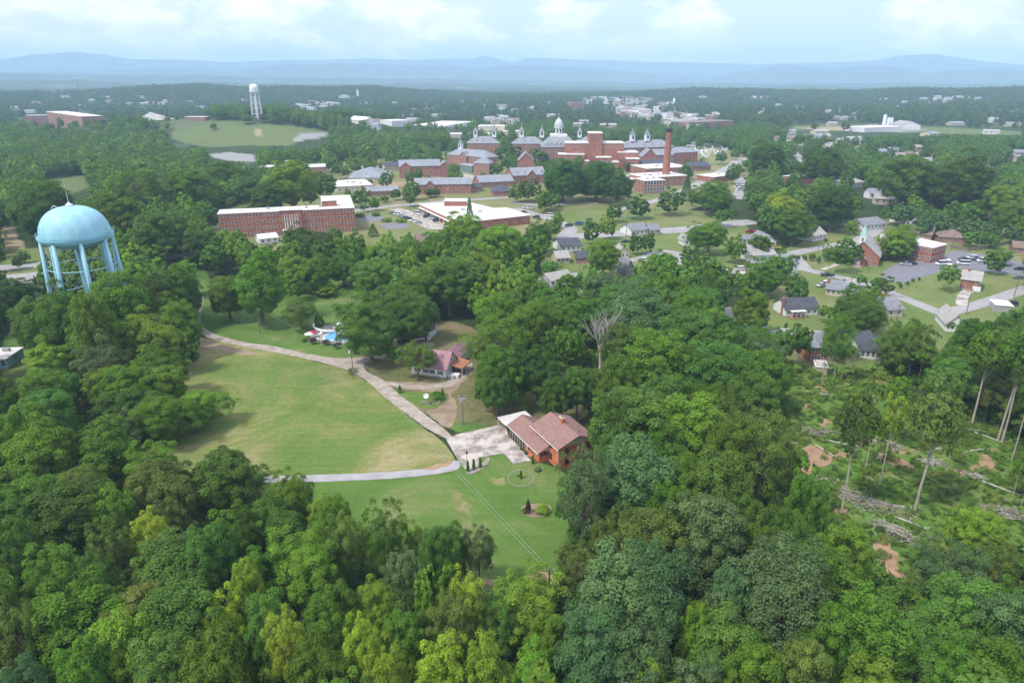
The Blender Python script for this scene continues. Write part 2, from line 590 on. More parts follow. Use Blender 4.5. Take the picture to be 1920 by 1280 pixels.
MEADOW = [ZL(1, (960, 600), (985, 510), (1180, 505), (1400, 500), (1500, 520), (1640, 525), (1860, 565), (1700, 590), (1640, 640), (1380, 640), (1170, 650), (1050, 625)),
          [(1480, 236), (1620, 233), (1740, 238), (1920, 246), (1920, 254), (1740, 250), (1480, 243)],
          [(80, 338), (155, 328), (170, 350), (110, 372), (85, 350)],
          [(20, 222), (60, 222), (200, 208), (208, 216), (60, 236), (20, 232)],
          [(615, 214), (700, 206), (690, 216), (620, 222)]]
DRY = [[(0, 424), (28, 428), (48, 470), (0, 478)], ZL(1, (1420, 545), (1480, 545), (1460, 590), (1430, 590)),
       [(1480, 240), (1600, 237), (1740, 243), (1600, 246)]]
LOT = [ZL(1, (1650, 610), (1690, 565), (1860, 570), (1830, 590), (1660, 620)),
       [(390, 290), (425, 285), (475, 290), (478, 303), (440, 303), (400, 295)],
       [(1618, 240), (1700, 238), (1740, 244), (1690, 248), (1622, 245)],
       [(1180, 206), (1300, 205), (1330, 228), (1240, 232), (1200, 220)],
       [(60, 234), (160, 231), (160, 238), (65, 240)],
       [(1275, 268), (1345, 262), (1360, 285), (1300, 292)]]

def terrain():
    az = np.concatenate([np.linspace(-PI, R(-52), 30)[:-1], np.linspace(R(-52), R(52), 420), np.linspace(R(52), PI, 30)[1:]])
    rr = np.exp(np.linspace(math.log(25), math.log(17000), 560))
    A, Q = np.meshgrid(az, rr)
    X, Y = Q * np.sin(A), Q * np.cos(A)
    H = height(X, Y)
    H = np.where(np.abs(A) > R(60), H * np.exp(-(np.abs(A) - R(60)) * 2), H)
    nr, na = X.shape
    vs = np.stack([X, Y, H], -1).reshape(-1, 3)
    vs = np.vstack([[[0, 0, 0]], vs])
    i, j = np.meshgrid(np.arange(nr - 1), np.arange(na - 1), indexing='ij')
    a = 1 + i * na + j
    f = np.stack([a, a + 1, a + na + 1, a + na], -1).reshape(-1, 4)
    me = bpy.data.meshes.new('ground')
    tri = [(0, 1 + k + 1, 1 + k) for k in range(na - 1)]
    me.from_pydata([], [], [])
    nv, nq, nt = len(vs), len(f), len(tri)
    me.vertices.add(nv)
    me.vertices.foreach_set('co', vs.ravel())
    loops = np.concatenate([f[:, ::-1].ravel(), np.array(tri).ravel()])
    me.loops.add(len(loops))
    me.loops.foreach_set('vertex_index', loops)
    me.polygons.add(nq + nt)
    me.polygons.foreach_set('loop_start', np.concatenate([np.arange(nq) * 4, nq * 4 + np.arange(nt) * 3]))
    me.update(calc_edges=True)
    me.polygons.foreach_set('use_smooth', [True] * (nq + nt))
    U, V, D = proj(vs[:, 0], vs[:, 1], vs[:, 2])
    vis = (vs[:, 1] > 30)
    zone = np.zeros((nv, 4))
    zone[:, 3] = 1
    for k, L in enumerate((MEADOW, DRY, LOT)):
        for poly in L:
            zone[vis & inpoly(U, V, poly), k] = 1
    ca = me.color_attributes.new('zone', 'FLOAT_COLOR', 'POINT')
    ca.data.foreach_set('color', zone.ravel())
    m = mat_ground('woodland_floor', [(0.3, (0.022, 0.040, 0.012)), (0.5, (0.035, 0.058, 0.016)), (0.72, (0.06, 0.06, 0.028))], 0.02, 0.35, fine=0.5)
    n, l = m.node_tree.nodes, m.node_tree.links
    b = n['Principled BSDF']
    src = b.inputs['Base Color'].links[0].from_socket
    at = n.new('ShaderNodeAttribute')
    at.attribute_name = 'zone'
    sep = n.new('ShaderNodeSeparateColor')
    l.new(at.outputs['Color'], sep.inputs[0])
    for k, c in enumerate(((0.115, 0.15, 0.05), (0.30, 0.24, 0.14), (0.26, 0.26, 0.25))):
        mx = n.new('ShaderNodeMixRGB')
        l.new(sep.outputs[k], mx.inputs[0])
        l.new(src, mx.inputs[1])
        mx.inputs[2].default_value = (*c, 1)
        src = mx.outputs[0]
    l.new(src, b.inputs['Base Color'])
    tcx = n.new('ShaderNodeTexCoord')
    nz = n.new('ShaderNodeTexNoise')
    nz.inputs['Scale'].default_value = 0.0035
    nz.inputs['Detail'].default_value = 9
    nz.inputs['Roughness'].default_value = 0.7
    l.new(tcx.outputs['Object'], nz.inputs['Vector'])
    rz_ = n.new('ShaderNodeValToRGB')
    rz_.color_ramp.elements[0].position = 0.56
    rz_.color_ramp.elements[0].color = (0, 0, 0, 1)
    rz_.color_ramp.elements[1].position = 0.62
    rz_.color_ramp.elements[1].color = (1, 1, 1, 1)
    l.new(nz.outputs['Fac'], rz_.inputs[0])
    fm = n.new('ShaderNodeMixRGB')
    l.new(rz_.outputs[0], fm.inputs[0])
    l.new(src, fm.inputs[1])
    fm.inputs[2].default_value = (0.10, 0.13, 0.055, 1)
    l.new(fm.outputs[0], b.inputs['Base Color'])
    me.materials.append(m)
    return link('ground', me)

g = terrain()
g['kind'] = 'structure'

def smooth_poly(pts, it=2, closed=True):
    for _ in range(it):
        q = []
        n = len(pts)
        for i in range(n if closed else n - 1):
            a, b = pts[i], pts[(i + 1) % n]
            q += [(a[0] * .75 + b[0] * .25, a[1] * .75 + b[1] * .25), (a[0] * .25 + b[0] * .75, a[1] * .25 + b[1] * .75)]
        if not closed:
            q = [pts[0]] + q + [pts[-1]]
        pts = q
    return pts

NLAY = [0]
KEEPW = []
HARD = ('gravel', 'concrete', 'asphalt', 'old_asphalt', 'road_grey', 'stone', 'dirt')
def lay(lvl):
    NLAY[0] += 1
    return 0.012 * lvl + 0.001 * (NLAY[0] % 12)

def sheet(name, px, m, lvl, it=2, jit=0.0, kind='structure'):
    """a flat ground sheet whose outline is given as photo points on the ground"""
    pts = [tuple(P(u, v)[:2]) for u, v in px]
    if it:
        pts = smooth_poly(pts, it)
    if jit:
        rg = random.Random(len(px) * 7 + int(px[0][0]))
        q = []
        for i in range(len(pts)):
            a, b = Vector(pts[i]), Vector(pts[(i + 1) % len(pts)])
            k = max(1, int((b - a).length / 1.2))
            for t in range(k):
                c = a.lerp(b, t / k)
                q.append((c.x + rg.uniform(-jit, jit), c.y + rg.uniform(-jit, jit)))
        pts = q
    if m in HARD and name != 'clay_scar':
        KEEPW.append([tuple(p) for p in pts])
    z = lay(lvl)
    bm = bmesh.new()
    vs = [bm.verts.new((x, y, z)) for x, y in pts]
    f = bm.faces.new(vs)
    bmesh.ops.triangulate(bm, faces=[f])
    for f in bm.faces:
        if f.normal.z < 0:
            f.normal_flip()
    me = bpy.data.meshes.new(name)
    bm.to_mesh(me)
    bm.free()
    me.materials.append(M[m] if isinstance(m, str) else m)
    o = link(name, me)
    o['kind'] = kind
    return o

def ribbon(name, px, width, m, lvl, it=2, jit=0.12, kerb=0):
    """a road of given width in metres along photo points on the ground"""
    pts = smooth_poly([tuple(P(u, v)[:2]) for u, v in px], it, False)
    rg = random.Random(int(px[0][0]))
    q = [Vector(pts[0])]
    for a, b in zip(pts, pts[1:]):
        a, b = Vector(a), Vector(b)
        k = max(1, int((b - a).length / 2.5))
        q += [a.lerp(b, (t + 1) / k) for t in range(k)]
    L, Rr = [], []
    for i, p in enumerate(q):
        d = (q[min(i + 1, len(q) - 1)] - q[max(i - 1, 0)]).normalized()
        nn = Vector((-d.y, d.x))
        w = width / 2 if not isinstance(width, (tuple, list)) else (width[0] + (width[1] - width[0]) * i / len(q)) / 2
        L.append(p + nn * (w + rg.uniform(-jit, jit)))
        Rr.append(p - nn * (w + rg.uniform(-jit, jit)))
    KEEPW.append([tuple(p) for p in L] + [tuple(p) for p in Rr[::-1]])
    z = lay(lvl)
    mb = MB()
    vs = [(p.x, p.y, z) for p in L] + [(p.x, p.y, z) for p in Rr]
    n = len(L)
    mb.add(vs, [(i, n + i, n + i + 1, i + 1) for i in range(n - 1)], m)
    o = mb.build(name)
    o['kind'] = 'structure'
    if kerb:
        for side, line in (('a', L), ('b', Rr)):
            k = MB()
            s = 1 if side == 'a' else -1
            for i in range(n - 1):
                d = (line[i + 1] - line[i]).normalized()
                nn = Vector((-d.y, d.x)) * s
                a, b = line[i], line[i + 1]
                c, e = b + nn * 0.25, a + nn * 0.25
                k.prism([a, b, c, e], 0, 0.13, 'concrete')
            kk = k.build('kerb')
            kk['kind'] = 'structure'
    return o

M['field'] = mat_ground('mown_field', [(0.28, (0.075, 0.135, 0.028)), (0.44, (0.11, 0.17, 0.038)), (0.53, (0.17, 0.19, 0.06)), (0.62, (0.28, 0.25, 0.12))], 0.03, 0.8, fine=0.2, bump=0.25)
M['worn'] = mat_ground('worn_grass', [(0.34, (0.10, 0.16, 0.04)), (0.5, (0.15, 0.175, 0.06)), (0.66, (0.23, 0.21, 0.10))], 0.25, 0.9, fine=0.2, bump=0.3)
M['lawn'] = mat_ground('lawn_grass', [(0.30, (0.06, 0.125, 0.022)), (0.52, (0.095, 0.165, 0.034)), (0.70, (0.20, 0.20, 0.085))], 0.035, 0.9, fine=0.16, bump=0.25)
M['dry_lawn'] = mat_ground('thin_grass', [(0.32, (0.075, 0.10, 0.03)), (0.5, (0.125, 0.13, 0.05)), (0.66, (0.21, 0.165, 0.095))], 0.06, 0.9, fine=0.2, bump=0.3)  # thin dry yard grass, green and brown in its own colour
M['suburb'] = mat_ground('suburb_grass', [(0.3, (0.09, 0.15, 0.035)), (0.5, (0.14, 0.18, 0.055)), (0.7, (0.22, 0.2, 0.10))], 0.03, 0.5, fine=0.2)
M['campus'] = mat_ground('campus_grass', [(0.3, (0.11, 0.15, 0.045)), (0.5, (0.17, 0.185, 0.07)), (0.7, (0.27, 0.22, 0.13))], 0.02, 0.5, fine=0.15)
M['cleared'] = mat_ground('cleared_slope', [(0.30, (0.05, 0.11, 0.018)), (0.52, (0.10, 0.18, 0.03)), (0.60, (0.16, 0.17, 0.06)), (0.66, (0.33, 0.21, 0.12))], 0.07, 0.9, dist=1.2, bump=0.8, fine=0.4)

def streaks(m, ang, k):
    """faint mowing lines"""
    n, l = m.node_tree.nodes, m.node_tree.links
    b = n['Principled BSDF']
    src = b.inputs['Base Color'].links[0].from_socket
    t = n.new('ShaderNodeTexCoord')
    mm = n.new('ShaderNodeMapping')
    mm.inputs['Rotation'].default_value = (0, 0, ang)
    mm.inputs['Scale'].default_value = (0.035, 0.9, 1)
    l.new(t.outputs['Object'], mm.inputs[0])
    ns = n.new('ShaderNodeTexNoise')
    ns.inputs['Scale'].default_value = 1.0
    ns.inputs['Detail'].default_value = 5
    l.new(mm.outputs[0], ns.inputs['Vector'])
    mr = n.new('ShaderNodeMapRange')
    mr.inputs['From Min'].default_value = 0.3
    mr.inputs['From Max'].default_value = 0.7
    mr.inputs['To Min'].default_value = 1 - k
    mr.inputs['To Max'].default_value = 1 + k
    l.new(ns.outputs['Fac'], mr.inputs['Value'])
    mx = n.new('ShaderNodeMixRGB')
    mx.blend_type = 'MULTIPLY'
    mx.inputs[0].default_value = 1
    l.new(src, mx.inputs[1])
    l.new(mr.outputs[0], mx.inputs[2])
    l.new(mx.outputs[0], b.inputs['Base Color'])
streaks(M['field'], R(12), 0.09)
streaks(M['lawn'], R(-60), 0.07)
streaks(M['gravel'], R(57), 0.15)

FIELD = [(365, 632), (430, 642), (500, 655), (570, 672), (640, 690), (690, 715), (740, 755), (790, 800), (835, 830), (858, 862),
         (840, 874), (790, 882), (700, 888), (600, 891), (475, 893), (400, 893), (300, 890), (280, 720), (335, 650)]
LOWER = [(470, 898), (600, 896), (760, 888), (858, 862), (880, 850), (960, 845), (1020, 870), (1060, 880), (1085, 950), (1070, 1030), (1080, 1100),
         (980, 1130), (880, 1130), (700, 1050), (560, 960), (480, 910)]
UPPER = [(372, 632), (362, 590), (372, 545), (420, 520), (560, 520), (690, 530), (720, 600), (715, 680), (660, 680), (560, 660), (450, 640)]
HOUSEY = [(660, 672), (740, 600), (880, 600), (960, 680), (1090, 740), (1110, 790), (990, 800), (930, 800), (860, 815), (790, 770), (740, 735), (700, 700)]
CLEAR = [(1385, 800), (1470, 700), (1560, 670), (1700, 730), (1850, 800), (1960, 850), (1990, 1060), (1850, 1110), (1700, 1130), (1600, 1060), (1520, 930), (1420, 880)]
sheet('mown_field', FIELD, 'field', 1, jit=0.25)
sheet('lower_lawn', LOWER, 'lawn', 1, jit=0.25)
sheet('upper_lawn', UPPER, 'lawn', 1, jit=0.25)
sheet('house_yard', HOUSEY, 'dry_lawn', 2, jit=0.3)
sheet('garden_lawn', ZL(7, (1270, 670), (1330, 690), (1480, 690), (1600, 700), (1590, 740), (1530, 780), (1440, 790), (1350, 740)), 'lawn', 3, jit=0.2)
sheet('pole_lawn', ZL(7, (1600, 860), (1700, 870), (1850, 890), (1830, 910), (1660, 935), (1610, 900)), 'lawn', 3, jit=0.3)
sheet('yard_dirt', ZL(7, (1330, 620), (1560, 640), (1650, 600), (1740, 500), (1760, 560), (1660, 660), (1610, 700), (1660, 760), (1640, 860), (1600, 920), (1530, 860), (1450, 800), (1570, 780), (1620, 700), (1520, 690), (1340, 670), (1230, 650), (1230, 630)), 'brown_dirt', 4, jit=0.35)
sheet('house_path', ZL(7, (1220, 618), (1330, 640), (1450, 648), (1570, 640), (1660, 590), (1730, 510), (1756, 520), (1700, 610), (1600, 665), (1450, 672), (1320, 662), (1215, 640)), 'gravel', 5, jit=0.15)
sheet('dirt_verge', [(372, 628), (400, 643), (480, 659), (470, 668), (400, 655), (362, 650)], 'brown_dirt', 2, jit=0.4)
ROAD_UP = [(384, 548), (380, 575), (374, 603), (387, 620), (421, 633), (465, 643), (515, 649), (559, 660), (606, 669), (640, 672), (672, 670), (700, 667), (700, 676), (678, 684), (690, 699), (718, 711), (745, 737), (778, 762), (810, 786), (845, 813)]
ROAD_LO = [(850, 828), (836, 822), (808, 808), (778, 788), (745, 763), (715, 739), (690, 716), (665, 700), (640, 690), (590, 676), (515, 660), (465, 651), (415, 642), (381, 630), (366, 612), (368, 590), (374, 545)]
sheet('gravel_drive', ROAD_UP + ROAD_LO, 'gravel', 6, it=1, jit=0.15)
sheet('side_drive', ZL(7, (1050, 490), (1120, 475), (1180, 460), (1270, 455), (1330, 390), (1450, 380), (1530, 395), (1520, 410), (1440, 425), (1330, 440), (1300, 460), (1200, 480), (1100, 500), (1060, 505)), 'gravel', 5, jit=0.15)
LANE = [(170, 878), (300, 892), (475, 893), (600, 890), (700, 887), (790, 880), (835, 872), (858, 860), (866, 877), (840, 886), (760, 896), (650, 902), (560, 904), (475, 905), (300, 905), (165, 893)]
sheet('lane', LANE, 'old_asphalt', 6, it=1, jit=0.1)
sheet('clay_patch', [(790, 879), (830, 868), (846, 862), (848, 870), (825, 878), (800, 882)], 'dirt', 7, jit=0.2)
sheet('concrete_apron', [(836, 823), (858, 814), (936, 797), (950, 800), (953, 817), (974, 838), (996, 864), (963, 870), (945, 850), (897, 858), (900, 880), (877, 886), (858, 861)], 'concrete', 8, it=0)
for q in ([(1000, 1068), (1030, 1074), (1028, 1083), (1005, 1078)], [(905, 1082), (935, 1090), (930, 1100), (906, 1093)],
          [(975, 1078), (1040, 1074), (1050, 1092), (990, 1094)], [(1070, 1040), (1092, 1045), (1110, 1090), (1082, 1105)]):
    sheet('bare_soil', q, 'dirt', 7, it=2, jit=0.3)
sheet('worn_grass', ZL(9, (200, 760), (260, 770), (330, 860), (350, 1000), (290, 1030), (240, 900)), 'worn', 2, it=2, jit=0.8)
sheet('worn_grass', ZL(9, (430, 690), (520, 690), (540, 730), (470, 740)), 'worn', 2, it=2, jit=0.6)
sheet('worn_grass', ZL(7, (810, 540), (960, 560), (1010, 620), (900, 640), (830, 590)), 'worn', 2, it=2, jit=0.8)
# left side: lane and yard by the blue shed, roads beyond the tower
sheet('left_yard', [(0, 608), (120, 600), (160, 690), (190, 760), (120, 800), (0, 800)], 'lawn', 2, jit=0.3)
sheet('wood_drive', ZL(8, (350, 1190), (400, 1110), (460, 1060), (470, 1110), (410, 1190)), 'gravel', 5, jit=0.15)
sheet('wood_dirt', ZL(8, (250, 930), (420, 960), (440, 1060), (340, 1180), (290, 1060)), 'brown_dirt', 3, jit=0.4)
sheet('wood_clay', [(140, 845), (200, 850), (205, 888), (165, 888)], 'dirt', 5, jit=0.3)
ribbon('highway', [(-60, 506), (40, 500), (90, 494), (160, 486), (230, 480)], 11, 'road_grey', 5)
ribbon('highway', [(-60, 526), (40, 519), (90, 512), (160, 503), (230, 496)], 11, 'road_grey', 5)
sheet('verge', [(-60, 475), (60, 465), (200, 455), (200, 520), (60, 545), (-60, 560)], 'suburb', 2)
sheet('meadow_gap', [(360, 500), (385, 500), (400, 545), (370, 555)], 'lawn', 2, jit=0.3)
# cleared slope to the right
sheet('cleared_slope', CLEAR, 'cleared', 2, jit=1.0)
for q in (ZL(10, (190, 740), (300, 640), (280, 560), (330, 590), (520, 600), (510, 640), (380, 650), (300, 760), (230, 770)),
          ZL(10, (640, 600), (740, 630), (860, 690), (980, 700), (1150, 670), (1170, 690), (1050, 740), (900, 720), (780, 690), (650, 650)),
          ZL(10, (1175, 620), (1230, 620), (1245, 710), (1180, 715)),
          ZL(10, (410, 800), (470, 870), (540, 920), (480, 950), (430, 880)),
          ZL(10, (640, 1010), (700, 1030), (780, 1180), (800, 1240), (700, 1240), (665, 1150)),
          ZL(10, (860, 1180), (930, 1190), (900, 1230)), ZL(10, (195, 415), (240, 430), (225, 445)), ZL(10, (360, 450), (420, 440), (410, 470), (370, 475)),
          ZL(10, (1020, 550), (1040, 555), (1035, 585), (1015, 575))):
    sheet('clay_scar', q, 'dirt', 4, it=2, jit=0.9)
# suburb to the right
SUB = [(1340, 640), (1400, 560), (1440, 520), (1440, 480), (1560, 430), (1700, 400), (1850, 420), (1990, 450), (2000, 640), (1850, 640), (1700, 690), (1560, 700), (1400, 680)]
sheet('suburb_grass', SUB, 'suburb', 2, it=1)
sheet('church_parking', ZL(5, (1010, 440), (1110, 390), (1200, 345), (1420, 335), (1455, 300), (1690, 330), (1960, 385), (1960, 470), (1850, 455), (1700, 440), (1500, 405), (1370, 440), (1250, 480), (1130, 515), (1040, 490)), 'asphalt', 6, it=1)
R_A = ZL(5, (430, 405), (560, 425), (650, 450), (800, 480), (950, 525), (1100, 580), (1250, 640), (1400, 700), (1560, 775), (1620, 810))
ribbon('road', R_A, 6.2, 'road_grey', 7)
ribbon('road', ZL(5, (1410, 700), (1550, 665), (1700, 625), (1960, 535)), 6.2, 'road_grey', 8)
ribbon('road', ZL(5, (300, 345), (430, 325), (600, 292), (750, 265), (860, 240), (960, 200), (1010, 150)), 7, 'road_grey', 6)
ribbon('road', ZL(5, (430, 325), (470, 360), (520, 420)), 9, 'road_grey', 9)
ribbon('road', ZL(5, (20, 660), (80, 700), (150, 780), (350, 805), (450, 815), (700, 830), (900, 880), (1060, 890)), 6, 'road_grey', 6)
ribbon('church_path', ZL(5, (640, 425), (740, 390), (780, 380)), 2.4, 'concrete', 9)
ribbon('garage_drive', ZL(5, (1575, 550), (1530, 590), (1525, 650)), 4, 'concrete', 9)
ribbon('house_drive', ZL(5, (760, 490), (800, 500), (830, 480)), 4, 'concrete', 10)
# middle streets
sheet('town_grass', [(1020, 430), (1060, 395), (1140, 385), (1380, 400), (1440, 470), (1400, 520), (1340, 560), (1050, 560), (1010, 520)], 'suburb', 2, it=1)
ribbon('street', ZL(6, (540, 225), (700, 235), (1060, 205), (1400, 190), (1700, 150), (1900, 130)), 14, 'road_grey', 6)
ribbon('street', ZL(6, (230, 40), (420, 90), (560, 140), (640, 180), (600, 215)), 8, 'road_grey', 7)
ribbon('street', ZL(6, (440, 515), (560, 510), (700, 495)), 6, 'road_grey', 6)
ribbon('street', ZL(6, (960, 400), (1120, 395), (1250, 330), (1380, 350), (1420, 430)), 6, 'road_grey', 6)
ribbon('street', ZL(6, (1660, 470), (1800, 480), (1900, 470)), 9, 'concrete', 6)
ribbon('street', ZL(4, (600, 360), (640, 390), (690, 440), (760, 470)), 9, 'road_grey', 6)
ribbon('street', ZL(4, (300, 640), (350, 590), (330, 520), (180, 500), (320, 440), (340, 410)), 12, 'road_grey', 6)
# campus ground
CAMPUS = [(385, 475), (395, 400), (560, 345), (480, 330), (620, 305), (740, 292), (840, 282), (1000, 270), (1200, 262), (1330, 268), (1420, 300), (1440, 340), (1380, 370),
          (1300, 390), (1200, 430), (1160, 450), (1060, 450), (1000, 440), (900, 440), (830, 440), (760, 460), (670, 465)]
sheet('campus_grass', CAMPUS, 'campus', 1, it=1)
ribbon('campus_road', ZL(2, (1040, 945), (1200, 925), (1320, 908), (1500, 895), (1700, 875), (1960, 860), (2120, 850)), 7, 'road_grey', 6)
ribbon('campus_road', [(960, 378), (1000, 385), (1050, 383), (1120, 380)], 6, 'road_grey', 6)
ribbon('campus_road', [(690, 385), (660, 392), (640, 398)], 6, 'road_grey', 5)
ribbon('campus_road', [(1150, 395), (1250, 372), (1300, 350), (1330, 330), (1365, 318), (1380, 300)], 8, 'road_grey', 6)
sheet('parking_lot', ZL(2, (1290, 930), (1370, 925), (1500, 960), (1720, 1040), (1720, 1075), (1560, 1070), (1420, 1010)), 'concrete', 7, it=0)
sheet('service_yard', ZL(2, (1170, 765), (1310, 745), (1450, 745), (1400, 775), (1200, 785)), 'dirt', 7, it=1)
sheet('service_yard', ZL(3, (180, 600), (330, 620), (440, 650), (350, 660), (190, 640)), 'concrete', 7, it=1)
sheet('service_yard', ZL(3, (1430, 690), (1500, 680), (1510, 725), (1440, 735)), 'road_grey', 7, it=0)
sheet('mulch_oval', [(670, 410), (688, 403), (712, 405), (728, 409), (722, 415), (690, 417)], 'asphalt', 7)
sheet('mulch_oval', [(708, 423), (728, 418), (758, 419), (772, 424), (762, 429), (725, 430)], 'asphalt', 7)
sheet('yard_concrete', ZL(5, (590, 1020), (680, 1010), (680, 1060), (640, 1110), (600, 1080)), 'concrete', 6, it=0)
# pool terrace
sheet('pool_deck', ZL(7, (750, 375), (830, 290), (930, 290), (1040, 350), (1050, 385), (940, 400)), 'concrete', 5, it=1)
# ------------------------------------------------------------------ foliage
def leaf_mesh(name, blobs, nl, ls, seed, axis_c=(0, 0, 0), droop=0.25, extra=None):
    """blobs: (x, y, z, r). Each becomes a clump of leaf-sized quads facing outwards."""
    rg = np.random.default_rng(seed)
    bl = np.array(blobs, float)
    nb = len(bl)
    N = nb * nl
    c = np.repeat(bl[:, :3], nl, 0)
    rr = np.repeat(bl[:, 3], nl)
    out = c - np.array(axis_c)
    out /= np.maximum(np.linalg.norm(out, axis=1, keepdims=True), 1e-6)
    d = rg.normal(size=(N, 3)) + out * 0.9 + np.array([0, 0, 0.45])
    d /= np.linalg.norm(d, axis=1, keepdims=True)
    p = c + d * (rr * rg.uniform(0.62, 1.08, N))[:, None]
    p[:, 2] -= droop * rr * rg.uniform(0, 1, N) * (1 - d[:, 2]).clip(0, 1)
    nrm = d + rg.normal(size=(N, 3)) * 0.55 + np.array([0, 0, 0.3])
    nrm /= np.linalg.norm(nrm, axis=1, keepdims=True)
    t = np.cross(nrm, rg.normal(size=(N, 3)))
    t /= np.linalg.norm(t, axis=1, keepdims=True)
    b = np.cross(nrm, t)
    s = ls * rg.uniform(0.5, 1.5, N)
    t = t * (s * 0.62)[:, None]
    b = b * (s * 1.0)[:, None]
    q = np.stack([p - b, p + t - nrm * (s * 0.15)[:, None], p + b, p - t - nrm * (s * 0.15)[:, None]], 1)      # leaf-shaped rhombus
    vn = d * 0.7 + out * 0.25 + nrm * 0.45 + np.array([0, 0, 0.25])
    vn /= np.linalg.norm(vn, axis=1, keepdims=True)
    tone = np.repeat(rg.uniform(0.86, 1.13, nb), nl) * rg.uniform(0.75, 1.25, N)
    me = bpy.data.meshes.new(name)
    me.vertices.add(4 * N)
    me.vertices.foreach_set('co', q.reshape(-1))
    me.loops.add(4 * N)
    me.loops.foreach_set('vertex_index', np.arange(4 * N))
    me.polygons.add(N)
    me.polygons.foreach_set('loop_start', np.arange(N) * 4)
    me.update(calc_edges=True)
    me.polygons.foreach_set('use_smooth', [True] * N)
    at = me.attributes.new('tone', 'FLOAT', 'POINT')
    at.data.foreach_set('value', np.repeat(tone, 4))
    me.normals_split_custom_set_from_vertices(np.repeat(vn, 4, 0).tolist())
    me.materials.append(M['leaf'])
    return me

def crown_blobs(kind, seed, nb):
    """template crown: radius 5 m, tree height 16 m"""
    rg = random.Random(seed)
    out = []
    lob = [(rg.uniform(0, 2 * PI), rg.uniform(0.18, 0.42), rg.uniform(-0.5, 0.9)) for _ in range(5)]
    for i in range(nb):
        # even spread of directions, more of them in the upper half
        zz = 1 - (i + 0.5) / nb * (1.85 if kind != 'loose' else 1.7)
        a = i * 2.39996 + rg.uniform(-0.3, 0.3)
        s = math.sqrt(max(0, 1 - zz * zz))
        if rg.random() < 0.10 and kind != 'cone':
            continue
        f = 0.80 + rg.uniform(-0.17, 0.17) + (0.22 if rg.random() < .12 else 0)
        for la, lw, lz in lob:
            f += lw * math.exp(-((math.cos(a) * s - math.cos(la) * math.sqrt(1 - lz * lz)) ** 2 + (math.sin(a) * s - math.sin(la) * math.sqrt(1 - lz * lz)) ** 2 + (zz - lz) ** 2) * 3) - 0.03
        if kind == 'round':
            c = (5 * f * s * math.cos(a) * 0.86, 5 * f * s * math.sin(a) * 0.86, 8.8 + zz * f * 6.4)
            r = rg.uniform(0.75, 1.35)
        elif kind == 'dome':
            c = (5 * f * s * math.cos(a) * 0.92, 5 * f * s * math.sin(a) * 0.92, 8.0 + (zz * f * 6.4 if zz > 0 else zz * 5.6))
            r = rg.uniform(0.75, 1.3)
        elif kind == 'oval':
            k = 1 - 0.35 * max(0, zz)
            c = (4.6 * f * s * k * math.cos(a), 4.6 * f * s * k * math.sin(a), 8.6 + zz * f * 7.0)
            r = rg.uniform(0.75, 1.3)
        elif kind == 'cone':
            h = (i + 0.5) / nb
            rad = 4.6 * (1 - h) ** 0.85 + 0.1
            c = (rad * math.cos(a) * rg.uniform(.75, 1), rad * math.sin(a) * rg.uniform(.75, 1), 1.5 + h * 14)
            r = 0.5 + 1.0 * (1 - h)
        elif kind == 'loose':
            f *= rg.uniform(0.55, 1.12)
            c = (5 * f * s * math.cos(a), 5 * f * s * math.sin(a), 9.4 + zz * f * 6.2)
            r = rg.uniform(0.7, 1.35)
        elif kind == 'high':      # thin crown held high on a long bare trunk
            f *= rg.uniform(0.5, 1.1)
            c = (4 * f * s * math.cos(a), 4 * f * s * math.sin(a), 12.2 + zz * f * 4.4)
            r = rg.uniform(0.6, 1.2)
        out.append((*c, r))
    if kind in ('round', 'dome', 'oval'):
        for _ in range(nb // 8):
            a, s, z = rg.uniform(0, 6.28), rg.uniform(0, 2.6), rg.uniform(7.5, 12.5)
            out.append((s * math.cos(a), s * math.sin(a), z, 1.9))
    return out

def trunk_mesh(name, blobs, seed, m='bark', r0=0.34, top=10.0, limbs=9, twigs=0):
    rg = random.Random(seed)
    mb = MB()
    pts = [(0, 0, -0.3), (rg.uniform(-.1, .1), rg.uniform(-.1, .1), top * 0.3), (rg.uniform(-.35, .35), rg.uniform(-.35, .35), top * 0.65), (rg.uniform(-.5, .5), rg.uniform(-.5, .5), top)]
    mb.path(pts, [r0 * 1.25, r0 * 0.85, r0 * 0.62, r0 * 0.25], m, 7)
    bs = rg.sample(blobs, min(limbs, len(blobs)))
    for b in bs:
        k = rg.uniform(0.35, 0.85)
        s = Vector(pts[1]).lerp(Vector(pts[3]), k)
        e = Vector(b[:3])
        mid = s.lerp(e, 0.5) + Vector((0, 0, -0.15 * (e - s).length * 0.4))
        mb.path([s, mid, e], [r0 * 0.38, r0 * 0.24, r0 * 0.07], m, 5)
        for _ in range(twigs):
            e2 = mid.lerp(e, rg.uniform(0, 1)) + Vector((rg.uniform(-1, 1), rg.uniform(-1, 1), rg.uniform(0, 1.2)))
            mb.tube(mid, e2, r0 * 0.14, 0.02, m, 4)
    return mb.mesh(name)

